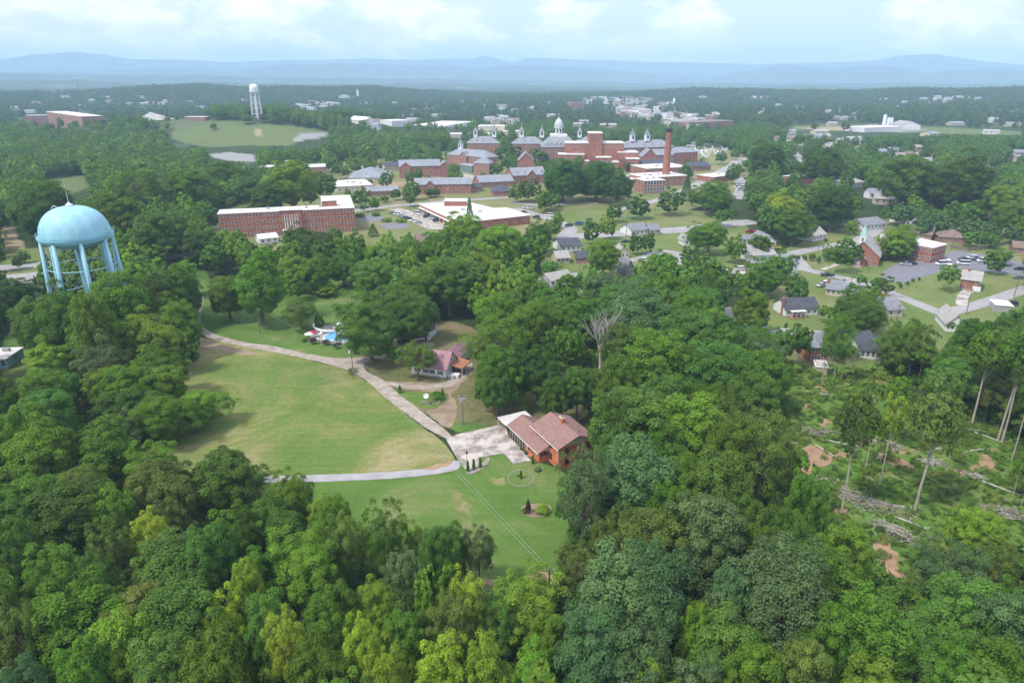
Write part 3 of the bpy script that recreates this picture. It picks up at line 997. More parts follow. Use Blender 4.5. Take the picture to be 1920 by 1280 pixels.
TK = {}       # kind -> list of (crown mesh, trunk mesh)
for kind, nvar, nb, nl, ls in (('round', 4, 130, 230, 0.15), ('dome', 3, 165, 260, 0.125), ('oval', 3, 125, 190, 0.165), ('loose', 4, 110, 160, 0.135), ('cone', 2, 80, 130, 0.20), ('high', 3, 50, 80, 0.22)):
    TK[kind] = []
    for i in range(nvar):
        bl = crown_blobs(kind, 31 * i + len(kind), nb)
        cz = {'cone': 3, 'high': 11, 'oval': 7}.get(kind, 8)
        cr = leaf_mesh('crown_' + kind, bl, nl, ls, i + 5, (0, 0, cz), droop=0.12)
        tm = 'pale_bark' if kind == 'high' else 'bark'
        tr = trunk_mesh('trunk_' + kind, bl, i + 3, tm, 0.2 if kind == 'high' else 0.33, 13 if kind in ('high', 'cone') else 10.5, 14 if kind in ('high', 'loose') else 9, 2 if kind in ('high', 'loose') else 0)
        co = np.empty(len(cr.vertices) * 3)
        cr.vertices.foreach_get('co', co)
        co = co.reshape(-1, 3)
        top_, rad_ = np.percentile(co[:, 2], 99.7), np.percentile(np.hypot(co[:, 0], co[:, 1]), 93)
        TK[kind].append((cr, tr, float(top_), float(rad_)))

LC = {   # leaf colours: (colour, word)
    'mid': ((0.064, 0.125, 0.012), 'mid green'), 'dark': ((0.050, 0.098, 0.014), 'dark green'), 'bright': ((0.098, 0.170, 0.016), 'bright green'),
    'yg': ((0.155, 0.225, 0.018), 'yellow-green'), 'yellow': ((0.17, 0.22, 0.02), 'yellowish'), 'blue': ((0.062, 0.112, 0.036), 'blue-green'),
    'olive': ((0.084, 0.122, 0.022), 'olive green'), 'grey': ((0.070, 0.108, 0.036), 'grey-green'), 'bm': ((0.064, 0.132, 0.020), 'cool green'),
    'plum': ((0.045, 0.022, 0.028), 'dark purple'),
}

LC = {k: (tuple(c * 1.72 for c in a), b) for k, (a, b) in LC.items()}

ORD = 'first second third fourth fifth sixth seventh eighth ninth tenth eleventh twelfth thirteenth fourteenth fifteenth sixteenth seventeenth eighteenth nineteenth twentieth'.split()
def ordw(k):
    return ORD[k] if k < 20 else ('twenty-' + ORD[k - 20] if k < 29 else 'thirtieth' if k == 29 else 'thirty-' + ORD[k - 30] if k < 39 else 'fortieth')

# ------------------------------------------------------------------ building kit
WIN = {}
def win_mesh(kind='plain'):
    if kind not in WIN:
        m = MB()
        fm = {'plain': 'trim', 'dark': 'dark', 'tall': 'trim', 'shut': 'trim'}[kind]
        m.box(-.5, -.42, -.07, 0, 0, 1, fm).box(.42, .5, -.07, 0, 0, 1, fm).box(-.42, .42, -.07, 0, .93, 1, fm).box(-.42, .42, -.07, 0, 0, .07, fm)
        m.box(-.42, .42, -.03, 0, .07, .93, 'glass')
        if kind != 'dark':
            m.box(-.42, .42, -.055, -.03, .48, .53, fm)
        if kind == 'shut':
            m.box(-.95, -.52, -.06, 0, -.02, 1.02, 'shade').box(.52, .95, -.06, 0, -.02, 1.02, 'shade')
        WIN[kind] = m.mesh('window')
    return WIN[kind]

def put_win(root, x, y, z, w, h, rz, kind='plain', name='window'):
    return link(name, win_mesh(kind), root, (x, y, z), rz, (w, 1, h))

def frame_of(a, b):
    a, b = Vector(a).to_2d(), Vector(b).to_2d()
    d = b - a
    return a, math.atan2(d.y, d.x), d.length

def face_seen(root_a, rz, lx, ly, nx, ny):
    c, s = math.cos(rz), math.sin(rz)
    wx, wy = root_a.x + lx * c - ly * s, root_a.y + lx * s + ly * c
    return (nx * c - ny * s) * (0 - wx) + (nx * s + ny * c) * (0 - wy) > 0

def bldg(name, label, cat, a, b, dep, h, wall='brick', roof='flat', rm='white_roof', rh=2.0, rows=0, cols=0, scols=0, ww=1.1, wh=1.5, group=None, wk='plain',
         door=None, chim=None, axis='x', gable_m=None, cross=(), units=0, z0=None, L=None, cup=(), dorm=0, over=0.5, porch=None, blank=()):
    """a, b: the two front foundation corners on the ground (world points)"""
    o2, rz, LL = frame_of(a, b)
    if L:
        LL = L
    z = float(a[2]) if z0 is None and len(a) > 2 else (z0 or 0)
    root = thing(name, label, cat, (o2.x, o2.y, z), rz, group)
    w = MB().box(0, LL, 0, dep, -1.0, h, wall)
    if LL > 6:
        w.box(-.03, LL + .03, -.03, dep + .03, -1.0, 0.35, 'concrete')
    w.build('wall', root)
    r = MB()
    if roof == 'flat':
        r.box(-.25, LL + .25, -.25, dep + .25, h, h + .28, 'trim')
        r.box(.1, LL - .1, .1, dep - .1, h + .28, h + .34, rm)
    elif roof == 'gable':
        r.gable(0, LL, 0, dep, h, rh, rm, gable_m or wall, over, 0.16, axis)
    elif roof == 'hip':
        r.hip(0, LL, 0, dep, h, rh, rm, over)
    elif roof == 'mansard':
        r.hip(0, LL, 0, dep, h, rh, rm, .6, 0.35)
    ro = r.build('roof', root)
    rg = random.Random(int(o2.x * 7 + o2.y))
    for k in range(units):
        ux, uy = rg.uniform(.15, .85) * LL, rg.uniform(.25, .75) * dep
        MB().box(ux - .9, ux + .9, uy - .6, uy + .6, h + .3, h + 1.3, 'galv').build('roof_vent', ro)
    if chim:
        cx, cy = chim[0] * LL, chim[1] * dep
        ch = MB().box(cx - .45, cx + .45, cy - .35, cy + .35, (-1 if cy <= 0 or cx <= 0 or cx >= LL else h), h + rh + 0.9, chim[2] if len(chim) > 2 else 'brick')
        ch.box(cx - .52, cx + .52, cy - .42, cy + .42, h + rh + .9, h + rh + 1.05, 'concrete')
        ch.build('chimney', ro)
    fh = h / max(rows, 1)
    for i in range(rows):
        for j in range(cols):
            if j in blank:
                continue
            x = (j + .5) * LL / cols
            if door is not None and i == 0 and j == door:
                MB().box(x - .5, x + .5, -.08, 0, .1, 2.2, 'dark').build('door', root)
                continue
            if any(cx - cw / 2 < x < cx + cw / 2 for cx, cw, cpj, chh in cross):
                continue
            put_win(root, x, -.002, i * fh + fh * .36, ww, wh, 0, wk)
        for j in range(scols):
            y = (j + .5) * dep / scols
            if face_seen(o2, rz, LL, dep / 2, 1, 0):
                put_win(root, LL + .002, y, i * fh + fh * .36, ww, wh, PI / 2, wk)
            else:
                put_win(root, -.002, y, i * fh + fh * .36, ww, wh, -PI / 2, wk)
    for cx, cw, cpj, chh in cross:            # gabled bays on the front
        bay = MB().box(cx - cw / 2, cx + cw / 2, -cpj, .5, -1, h, wall).build('gabled_bay', root)
        g = MB().gable(cx - cw / 2, cx + cw / 2, -cpj, dep * .5, h, chh, rm, gable_m or wall, .35, .15, 'y')
        g.build('roof', bay)
        for i in range(rows):
            for k in (-1, 1):
                put_win(bay, cx + k * cw * .22, -cpj - .002, i * fh + fh * .36, ww, wh, 0, wk)
    for k in range(dorm):
        x = (k + .5) * LL / dorm
        yy = dep * 0.16
        zz = h + (rh * .33 if roof != 'mansard' else rh * .35)
        d = MB().box(x - .7, x + .7, yy - .6, yy + 1.6, zz, zz + 1.5, 'trim')
        d.gable(x - .7, x + .7, yy - .6, yy + 2.2, zz + 1.5, .7, rm, 'trim', .15, .1, 'y')
        dd = d.build('dormer', ro)
        put_win(dd, x, yy - .602, zz + .25, .8, 1.0, 0)
    for cx, cy, cw, chh in cup:               # white cupolas with pointed slate caps
        t = MB()
        c0 = h + (rh if roof != 'flat' else 0) - 1.0
        x, y = cx * LL, cy * dep
        t.box(x - cw / 2, x + cw / 2, y - cw / 2, y + cw / 2, c0, c0 + chh * .5, 'white_paint')
        for s in (-1, 1):
            t.box(x - cw * .22, x + cw * .22, y + s * (cw / 2 + .02) - .02, y + s * (cw / 2 + .02) + .02, c0 + chh * .2, c0 + chh * .42, 'glass')
        q = cw / 2 + .4
        e = c0 + chh * .5
        t.add([(x - q, y - q, e), (x + q, y - q, e), (x + q, y + q, e), (x - q, y + q, e), (x - q * .35, y - q * .35, e + chh * .22), (x + q * .35, y - q * .35, e + chh * .22),
               (x + q * .35, y + q * .35, e + chh * .22), (x - q * .35, y + q * .35, e + chh * .22), (x, y, e + chh * .6)],
              [(0, 1, 5, 4), (1, 2, 6, 5), (2, 3, 7, 6), (3, 0, 4, 7), (4, 5, 8), (5, 6, 8), (6, 7, 8), (7, 4, 8), (3, 2, 1, 0)], 'slate')
        t.build('cupola', ro)
    if porch:                                  # (x0, x1, depth, roof material)
        x0, x1, pd, pm = porch
        p = MB().box(x0, x1, -pd, -.04, -.5, .35, 'brick').box(x0 - .2, x1 + .2, -pd - .2, -.04, 2.5, 2.66, pm)
        for x in np.linspace(x0 + .1, x1 - .1, 4):
            p.box(x - .07, x + .07, -pd + .02, -pd + .16, .35, 2.5, 'trim')
        p.build('porch', root)
    return root, LL, rz, o2

def polyb(name, label, cat, px, h, wall='brick', rm='white_roof', group=None, wins=(), parapet=True, ww=1.2, wh=1.4, wk='plain', tp=None):
    """flat-roofed building whose roof outline is given as photo points at height h"""
    pts = [Vector(P(u, v, h)).to_2d() for u, v in px]
    c = sum(pts, Vector((0, 0))) / len(pts)
    area = sum(pts[i].x * pts[(i + 1) % len(pts)].y - pts[(i + 1) % len(pts)].x * pts[i].y for i in range(len(pts)))
    root = thing(name, label, cat, (c.x, c.y, 0), 0, group)
    loc = [tuple(p - c) for p in pts]
    MB().prism(loc, -1, h, wall).build('wall', root)
    big = [tuple((p - c) * (1 + .3 / max(3, (p - c).length))) for p in pts]
    sm = [tuple((p - c) * (1 - .3 / max(3, (p - c).length))) for p in pts]
    r = MB().prism(big, h, h + .3, 'trim').prism(sm, h + .3, h + .36, rm)
    ro = r.build('roof', root)
    for e, n, rows in wins:
        p, q = pts[e] - c, pts[(e + 1) % len(pts)] - c
        d = (q - p)
        if area < 0:
            p, q, d = q, p, p - q
        rz = math.atan2(d.y, d.x)
        for i in range(rows):
            for j in range(n):
                w = p + d * ((j + .5) / n)
                put_win(root, w.x, w.y, i * h / rows + h / rows * .35, ww, wh, rz, wk)
    return root, ro, c

# ------------------------------------------------------------------ blue water tower
def blue_tower():
    cx, cy, zr = -147.0, 227.7, 31.3
    t = thing('water_tower', 'pale blue water tower with a domed tank on leaning tubular legs above the wood', 'water tower', (cx, cy, 0), R(14))
    t.scale = (1.0, 1.0, 1)
    prof = [(0.0, 9.6), (2.5, 9.35), (5, 8.5), (7.4, 7.0), (9.2, 5.0), (10.2, 2.8), (10.5, .9), (10.4, 0), (10.0, -1.2), (9.0, -2.6), (7, -3.6), (4, -4.3), (1.3, -4.7)]
    # smoother dome
    pr = []
    for k in range(22):
        a = PI / 2 * (1 - k / 21)
        pr.append((10.6 * math.cos(a) ** .8 if k else 0.01, 9.4 * math.sin(a) ** 1.0))
    pr += prof[8:]
    MB().lathe([(r, zr + z) for r, z in pr], 'blue', 64).build('tank', t, True)
    b = MB().lathe([(10.5, zr - .1), (11.4, zr - .1), (11.4, zr + .1), (11.4, zr - .55), (11.25, zr - .55), (11.25, zr - .1)], 'blue', 64)
    b.lathe([(10.5, zr - 1.5), (10.75, zr - 1.5), (10.75, zr - .1)], 'blue', 64)
    bal = b.build('balcony', t)
    rl = MB()
    for k in range(48):
        a = 2 * PI * k / 48
        x, y = 11.35 * math.cos(a), 11.35 * math.sin(a)
        rl.tube((x, y, zr + .1), (x, y, zr + 1.15), .035, .035, 'blue', 4)
        a2 = 2 * PI * (k + 1) / 48
        for zz in (.6, 1.15):
            rl.tube((x, y, zr + zz), (11.35 * math.cos(a2), 11.35 * math.sin(a2), zr + zz), .035, .035, 'blue', 4)
    rl.build('railing', bal)
    n = 8
    feet, tops = [], []
    for k in range(n):
        a = 2 * PI * (k + .5) / n
        tops.append(Vector((10.3 * math.cos(a), 10.3 * math.sin(a), zr - .6)))
        feet.append(Vector((11.9 * math.cos(a), 11.9 * math.sin(a), 0)))
        MB().tube(feet[-1], tops[-1], .66, .66, 'blue', 14).tube(feet[-1] - Vector((0, 0, .3)), feet[-1] + Vector((0, 0, .5)), 1.1, 1.1, 'concrete', 10).build('leg', t, True)
    MB().tube((0, 0, 0), (0, 0, zr - 4.4), 1.15, 1.15, 'blue', 20).build('riser_pipe', t, True)
    for lv, (f0, f1) in enumerate(((.34, .67), (.67, .99), (.02, .34))):
        for k in range(n):
            p0, p1 = feet[k].lerp(tops[k], f0), feet[k].lerp(tops[k], f1)
            q0, q1 = feet[(k + 1) % n].lerp(tops[(k + 1) % n], f0), feet[(k + 1) % n].lerp(tops[(k + 1) % n], f1)
            br = MB().tube(p0, q1, .05, .05, 'galv', 4).tube(q0, p1, .05, .05, 'galv', 4)
            if lv != 2:
                br.tube(p0, q0, .16, .16, 'blue', 6)
            br.build('brace_rod', t)
    for k in (0, 2, 4, 6):
        MB().tube((0, 0, zr * .34), feet[k].lerp(tops[k], .34), .07, .07, 'galv', 4).build('stay_rod', t)
    # ladder cage on the right-hand side, antenna and loop on the crown
    a = R(-14)
    ca, sa = math.cos(a), math.sin(a)
    ld = MB()
    for s in (-.3, .3):
        pts = [(r * ca - s * sa, r * sa + s * ca, z) for r, z in ((11.3, zr - 6), (11.9, zr - 4), (12.3, zr - 1), (12.1, zr + 1.8), (11.0, zr + 2.6))]
        ld.path(pts, [.07] * 5, 'blue', 5)
    for z in np.arange(zr - 5.6, zr + 1.8, .6):
        ld.tube((11.9 * ca + .3 * sa, 11.9 * sa - .3 * ca, z), (11.9 * ca - .3 * sa, 11.9 * sa + .3 * ca, z), .05, .05, 'blue', 4)
    ld.box(10.4, 12.3, -3.4, -2.2, zr - 3.4, zr - 3.2, 'blue')
    ld.build('ladder', t)
    st = MB().tube(feet[7].lerp(tops[7], .36), tops[0].lerp(feet[0], .02), .22, .22, 'blue', 6)
    st.build('stair_pipe', t)
    MB().lathe([(1.0, zr + 9.25), (1.1, zr + 10.0), (.55, zr + 10.15), (.4, zr + 10.6), (.01, zr + 10.7)], 'white_paint', 14).build('vent_cap', t)
    MB().tube((0, 0, zr + 10.6), (0, 0, zr + 14), .07, .05, 'white_paint', 6).tube((0, 0, zr + 14), (0, 0, zr + 18.5), .04, .02, 'white_paint', 5).build('antenna', t)
    for y in (1.6, 2.4):
        lp = MB()
        for k in range(14):
            a0, a1 = PI * k / 14, PI * (k + 1) / 14
            lp.tube((-5.2 + .9 * math.cos(a0), y, zr + 8.4 + .9 * math.sin(a0)), (-5.2 + .9 * math.cos(a1), y, zr + 8.4 + .9 * math.sin(a1)), .07, .07, 'galv', 4)
        lp.build('hatch_rail', t)
blue_tower()

def white_tower():
    b = T(483, 223)
    H = 30
    while proj(b.x, b.y, b.z + H)[1] > 158:
        H += 0.5
    t = thing('water_tower', 'slender white water tower standing on the far green hill', 'water tower', (b.x, b.y, b.z))
    r = 6.2
    MB().lathe([(.01, H), (2.5, H - .4), (4.6, H - 1.6), (5.8, H - 3.4), (6.2, H - 5.5), (6.2, H - 11), (5.5, H - 13), (3.4, H - 14.6), (.8, H - 15.4)], 'white_paint', 24).build('tank', t, True)
    MB().lathe([(6.2, H - 11), (7.1, H - 11), (7.1, H - 10)], 'white_paint', 24).build('balcony', t)
    MB().tube((0, 0, 0), (0, 0, H - 15), .8, .8, 'white_paint', 10).build('riser_pipe', t)
    n = 6
    F0 = [Vector((8.6 * math.cos(2 * PI * k / n), 8.6 * math.sin(2 * PI * k / n), -1)) for k in range(n)]
    T0 = [Vector((5.9 * math.cos(2 * PI * k / n), 5.9 * math.sin(2 * PI * k / n), H - 11)) for k in range(n)]
    for k in range(n):
        MB().tube(F0[k], T0[k], .5, .45, 'white_paint', 8).build('leg', t)
        m = MB()
        for f in (.2, .4, .6, .8):
            m.tube(F0[k].lerp(T0[k], f), F0[(k + 1) % n].lerp(T0[(k + 1) % n], f), .22, .22, 'white_paint', 5)
            m.tube(F0[k].lerp(T0[k], f - .2), F0[(k + 1) % n].lerp(T0[(k + 1) % n], f), .1, .1, 'white_paint', 4)
        m.build('brace', t)
white_tower()

# ------------------------------------------------------------------ orange brick house
def orange_house():
    O = Vector((-1.0, 145.2))
    rz = math.atan2(-.891, .453)
    t = thing('brick_house', 'orange brick house with red shingle roofs at the end of the gravel drive', 'house', (O.x, O.y, 0), rz)
    w = MB().box(0.3, 8.6, .5, 7.6, -.5, 2.8, 'brick_orange').build('wing_wall', t)
    # glazed front of the wing between pale posts
    for k in range(6):
        x = 1.1 + k * 1.27
        put_win(t, x, .49, .25, 1.15, 2.3, 0, 'dark', 'glazed_panel')
    MB().box(.25, 8.65, .3, .47, 2.5, 2.8, 'cream_wall').build('fascia', t)
    for k in range(7):
        x = .42 + k * 1.28
        MB().box(x - .07, x + .07, .36, .48, 0, 2.5, 'cream_wall').build('post', t)
    r = MB().gable(0, 14.6, 0.3, 7.7, 2.8, 1.75, 'red_roof', 'cream_wall', .35, .16)
    r.build('wing_roof', t)
    MB().box(8.6, 14.4, .5, 3.0, -.3, .5, 'brick_orange').box(8.6, 14.2, .6, 3.0, .5, .56, 'rust_roof').build('porch_floor', t)
    MB().box(14.15, 14.4, .5, 3.0, .5, 1.4, 'brick_orange').box(12.3, 14.15, .5, .72, .5, 1.4, 'brick_orange').build('porch_wall', t)
    MB().box(14.1, 14.3, .52, .72, 1.4, 2.75, 'trim').build('post', t)
    MB().box(8.75, 8.95, .52, .72, .5, 2.75, 'trim').build('post', t)
    MB().box(10.4, 10.7, -.3, .5, -.2, .18, 'concrete').box(10.2, 11.6, -.1, .5, -.2, .34, 'brick_orange').build('step', t)
    m = MB().box(7.0, 18.8, 3.0, 12.6, -.5, 5.4, 'brick_orange').build('wall', t)
    r = MB().gable(7.0, 18.8, 3.0, 12.6, 5.4, 2.0, 'red_roof', 'cream_wall', .5, .18)
    ro = r.build('roof', t)
    e = MB().box(6.45, 19.35, 2.44, 2.5, 4.98, 5.2, 'trim').box(6.45, 19.35, 13.1, 13.16, 4.98, 5.2, 'trim').build('gutter', ro)
    e = MB().box(-.4, 14.9, -.12, -.06, 2.5, 2.72, 'trim').build('gutter', t)
    c = MB().box(11.2, 12.7, 7.35, 8.15, 6.6, 8.5, 'brick_orange').box(11.12, 12.78, 7.27, 8.23, 8.5, 8.66, 'concrete')
    ch = c.build('chimney', ro)
    for x in (11.6, 12.3):
        MB().tube((x, 7.75, 8.66), (x, 7.75, 9.0), .16, .16, 'rust_roof', 10).build('flue', ch)
    MB().tube((17.2, 9.2, 6.6), (17.2, 9.2, 7.5), .06, .06, 'dark', 6).build('vent_pipe', ro)
    for x, z, wd, hh in ((9.3, 3.9, .95, 1.1), (15.4, 3.7, 1.0, 1.3), (15.4, 1.0, 1.0, 1.5)):
        put_win(t, x, 2.998, z, wd, hh, 0, 'dark')
    put_win(t, 12.9, 2.998, .9, 1.3, 1.4, 0, 'dark')
    MB().box(9.6, 10.55, 2.93, 2.998, .56, 2.6, 'dark').build('door', t)
    for y, z in ((5.0, 3.6), (10.6, 3.6), (5.0, .9), (9.5, .9)):
        put_win(t, 18.802, y, z, 1.0, 1.3, PI / 2, 'dark')
    MB().tube((18.7, 2.9, 0), (18.7, 2.9, 5.2), .06, .06, 'cream_wall', 6).build('downpipe', t)
    MB().tube((7.1, 2.9, 3.9), (7.1, 2.9, 5.1), .05, .05, 'cream_wall', 6).build('downpipe', t)
    cpt = MB().box(-5.1, -.32, -.4, 7.4, 2.55, 2.72, 'white_roof').build('carport_roof', t)
    for x, y in ((-4.9, -.2), (-4.9, 7.2), (-4.9, 3.5)):
        MB().box(x - .06, x + .06, y - .06, y + .06, 0, 2.55, 'trim').build('post', cpt)
    MB().box(-5.0, -.4, 4.5, 4.7, 0, 1.0, 'brick').build('carport_wall', t)
orange_house()

def hedge(px, w, label, cat='shrub', h=1.0, col='mid', group=None, n=16, sh='round', name='shrub', dens=110, ls=.10):
    """one garden plant standing at photo point px (foot), w pixels wide, h metres tall"""
    p = P(*px)
    r = w / 2 * proj(p.x, p.y, 0)[2] / F
    rg = random.Random(int(px[0] * 13 + px[1]))
    if sh == 'column':
        bl = [(0, 0, h * (.12 + .8 * k / n), r * (.95 - .55 * (k / n) ** 2)) for k in range(n)]
    elif sh == 'cone':
        bl = [(0, 0, h * (.12 + .8 * k / n), r * (1.0 - .9 * k / n) + .05) for k in range(n)]
    elif sh == 'spiky':
        bl = [(math.cos(k * 2.4) * r * .7 * (k / n), math.sin(k * 2.4) * r * .7 * (k / n), h * (.75 - .45 * k / n), r * .33) for k in range(n)]
    else:
        bl = []
        for k in range(n):
            a, s = k * 2.4, math.sqrt(k / n)
            bl.append((math.cos(a) * r * .72 * s, math.sin(a) * r * .72 * s, h * .3 + h * .42 * math.sqrt(1 - s * s * .9), min(r, h) * .36))
    me = leaf_mesh('foliage', bl, dens, ls, int(px[0]), (0, 0, 0), .1)
    t = thing(name, label, cat, (p.x, p.y, 0), 0, group)
    f = link('foliage', me, t)
    f.color = (*LC[col][0], 1)
    MB().tube((0, 0, -.1), (0, 0, h * .45), .07, .04, 'bark', 6).build('stem', t)
    return t

# garden of the orange house
for px, lb in (((877.5, 884), 'dark columnar evergreen beside the lamp post at the apron corner'), ((888.5, 880), 'middle one of three dark columnar evergreens by the concrete apron'),
               ((900.5, 877), 'dark columnar evergreen nearest the house of the three by the apron')):
    hedge(px, 7.5, lb, 'shrub', 2.9, 'dark', 'three columnar evergreens by the apron', 12, 'column', 'columnar_evergreen', 90)
def lamp_post():
    p = P(875.5, 866)
    t = thing('lamp_post', 'black garden lamp post beside the columnar evergreens', 'lamp post', (p.x, p.y, 0))
    MB().tube((0, 0, 0), (0, 0, .25), .13, .1, 'dark', 8).tube((0, 0, .25), (0, 0, 2.0), .05, .045, 'dark', 8).build('pole', t)
    MB().lathe([(.08, 2.0), (.2, 2.1), (.26, 2.5), (.3, 2.52), (.05, 2.8), (.01, 2.9)], 'dark', 6).build('lantern', t)
lamp_post()
sheet('planting_bed', [(873, 888), (884, 890), (912, 876), (920, 858), (912, 858), (905, 868), (876, 882)], 'stone', 9, it=1)
for k in range(1):
    c = P(977, 897)
    rr = 2.7
    ring = thing('stone_ring', 'ring of pale edging stones round the small conifer on the lawn', 'edging', (c.x, c.y, 0))
    rg = random.Random(3)
    m = MB()
    for i in range(64):
        a = 2 * PI * i / 64
        x, y = rr * math.cos(a) + rg.uniform(-.06, .06), rr * math.sin(a) * 1.15 + rg.uniform(-.06, .06)
        s = rg.uniform(.13, .17)
        m.prism([(x + s * math.cos(b + a), y + s * 1.1 * math.sin(b + a)) for b in (0, 1.1, 2.2, 3.3, 4.4, 5.4)], -.05, rg.uniform(.1, .2), 'stone')
    m.build('stones', ring)
hedge((976.5, 897), 7, 'small dark conifer inside the stone ring on the lawn', 'conifer', 2.3, 'dark', None, 10, 'cone', 'small_conifer', 90)
hedge((971, 893), 5, 'tiny shrub left of the conifer in the stone ring', 'shrub', .6, 'mid', None, 8, ls=.07)
sheet('planting_bed', [(976, 955), (986, 968), (1008, 970), (1036, 962), (1032, 945), (1004, 943), (982, 946)], 'brown_dirt', 4, jit=.1)
hedge((990, 961), 15, 'dark spiky purple-green shrub in the island bed on the lower lawn', 'shrub', 3.3, 'plum', None, 16, 'cone')
hedge((983, 962), 12, 'low dark shrub at the left end of the island bed', 'shrub', 1.4, 'dark')
hedge((1018, 962), 32, 'yellow-green spreading shrub in the island bed on the lower lawn', 'shrub', 2.1, 'yg', None, 26, 'spiky')
hedge((983, 771), 32, 'yellow-green spreading shrub behind the white carport roof', 'shrub', 2.4, 'yg', None, 26, 'spiky')
hedge((999, 869), 6, 'dark upright shrub at the porch corner of the orange house', 'shrub', 2.4, 'dark', None, 8, 'column')
hedge((985, 851), 6, 'low green shrub beside the porch step of the orange house', 'shrub', .9, 'mid')
hedge((977, 844), 5, 'small green shrub against the glazed wing of the orange house', 'shrub', .9, 'dark')
hedge((1008, 882), 16, 'low blue-green shrub below the porch wall of the orange house', 'shrub', .7, 'blue')
# garden island by the drive
hedge((750, 736), 10, 'dark cone-shaped evergreen at the bend of the house path', 'shrub', 2.6, 'dark', None, 10, 'cone')
hedge((819, 750), 26, 'rounded green shrub in the garden island by the drive', 'shrub', 2.6, 'mid', None, 20)
hedge((830, 742), 8, 'small dark pointed shrub behind the rounded green shrub', 'shrub', 2.6, 'dark', None, 8, 'cone')
for i, (u, v) in enumerate(((570, 641), (588, 645), (612, 647), (632, 653))):
    hedge((u, v), 8 if i == 0 else 15, ['smallest round dark bush, left end of the row below the pool', 'second round bush from the left, below the red parasol', 'round purple-brown bush below the left end of the pool',
                                       'round purple-brown bush nearest the drive below the pool'][i], 'shrub', 1.3 if i == 0 else 2.0, 'plum' if i else 'dark', 'round bushes below the pool', 18)
hedge((574, 622), 20, 'grey-green shrub left of the pool', 'shrub', 2.5, 'olive')

def sat_dish():
    p = P(800, 757)
    t = thing('satellite_dish', 'white satellite dish on a post in the garden island', 'satellite dish', (p.x, p.y, 0), R(20))
    MB().tube((0, 0, 0), (0, 0, 2.3), .06, .06, 'galv', 8).build('post', t)
    prof = [(r * .62, .28 * r * r) for r in (0.01, .3, .6, .9, 1.1)]
    prof += [(r * .62, .28 * r * r + .03) for r in (1.1, .9, .6, .3, .01)]
    d = MB().lathe(prof, 'white_paint', 20).build('dish', t)
    d.location = (-.1, -.1, 2.3)
    d.rotation_euler = (R(50), 0, R(-20))
sat_dish()
def stone_bed():
    p = P(808, 756)
    t = thing('stone_bed', 'low bed of brown stones beside the satellite dish', 'stone bed', (p.x, p.y, 0))
    rg = random.Random(8)
    m = MB()
    for i in range(40):
        x, y = rg.uniform(-2.6, 2.6), rg.uniform(-.8, .8)
        s = rg.uniform(.15, .35)
        m.prism([(x + s * math.cos(b), y + s * math.sin(b)) for b in (0, 1.1, 2.2, 3.3, 4.4, 5.4)], -.05, rg.uniform(.15, .4), 'wood' if i % 3 else 'stone')
    m.build('stones', t)
stone_bed()

# ------------------------------------------------------------------ white house with the plum roof, shed, pool
def plum_house():
    b = P(836.5, 710)
    a0 = P(790, 703)
    d = (b - a0).normalized()
    a = b - d * 11.0
    root, LL, rz, o2 = bldg('white_house', 'white house with a plum metal roof, one dormer and black shutters', 'house', a, b, 8.2, 3.0, 'white_wall', 'gable', 'plum_roof', 3.7, over=.35, gable_m='white_wall')
    for x in (2.0, 4.6, 6.6, 9.2):
        put_win(root, x, -.002, 1.0, .85, 1.2, 0, 'shut')
    ro = [c for c in root.children if c.name.startswith('roof')][0]
    x = 6.6
    dm = MB().box(x - .95, x + .95, 1.0, 4.2, 4.0, 5.2, 'white_wall').gable(x - .95, x + .95, 1.0, 4.4, 5.2, 1.1, 'plum_roof', 'white_wall', .3, .12, 'y').build('dormer', ro)
    put_win(dm, x, .998, 4.15, .75, .95, 0, 'shut')
    w = MB().box(5.5, 10.6, 8.2, 18.5, -.5, 2.7, 'white_wall').build('rear_wing', root)
    MB().gable(5.5, 10.6, 7.5, 18.5, 2.7, 2.0, 'plum_roof', 'white_wall', .3, .15, 'y').build('roof', w)
    p = MB().box(11.02, 14.2, 1.2, 3.0, -.3, 1.0, 'white_wall').box(11.0, 14.6, 3.0, 8.5, -.3, .3, 'wood').build('side_porch', root)
    rr = MB()
    rr.add([(11.0, 2.6, 3.2), (15.0, 2.6, 2.5), (15.0, 8.8, 2.5), (11.0, 8.8, 3.2), (11.0, 2.6, 3.35), (15.0, 2.6, 2.65), (15.0, 8.8, 2.65), (11.0, 8.8, 3.35)],
           [(0, 3, 2, 1), (4, 5, 6, 7), (0, 1, 5, 4), (1, 2, 6, 5), (2, 3, 7, 6), (3, 0, 4, 7)], 'rust_roof')
    rr.build('roof', p)
    for y in (2.8, 5.6, 8.6):
        MB().box(14.75, 14.87, y - .06, y + .06, -.2, 2.55, 'trim').build('post', p)
    MB().box(11.05, 11.3, 4.5, 5.4, .3, 2.3, 'dark').build('door', p)
    put_win(root, 11.002, 2.2, 1.2, .8, 1.1, PI / 2, 'plain')
    put_win(root, 11.002, 4.1, 3.9, .8, 1.1, PI / 2, 'plain')
    MB().box(12.2, 13.3, .3, 1.1, 0, .9, 'galv').build('heat_pump', root)
    MB().box(-.02, LL + .02, -.05, -.03, .0, .45, 'concrete').build('foundation', root)
plum_house()
a, b = P(772, 636), P(806, 638.5)
r_ = bldg('garden_shed', 'white shed with a plum roof under the trees behind the white house', 'shed', a, b, 8, 3.1, 'white_wall', 'gable', 'plum_roof', 1.8, axis='y', over=.2, door=1, rows=1, cols=2)
ribbon('stone_border', [(786, 708), (800, 714), (822, 719), (840, 722), (850, 712)], .35, 'stone', 7)

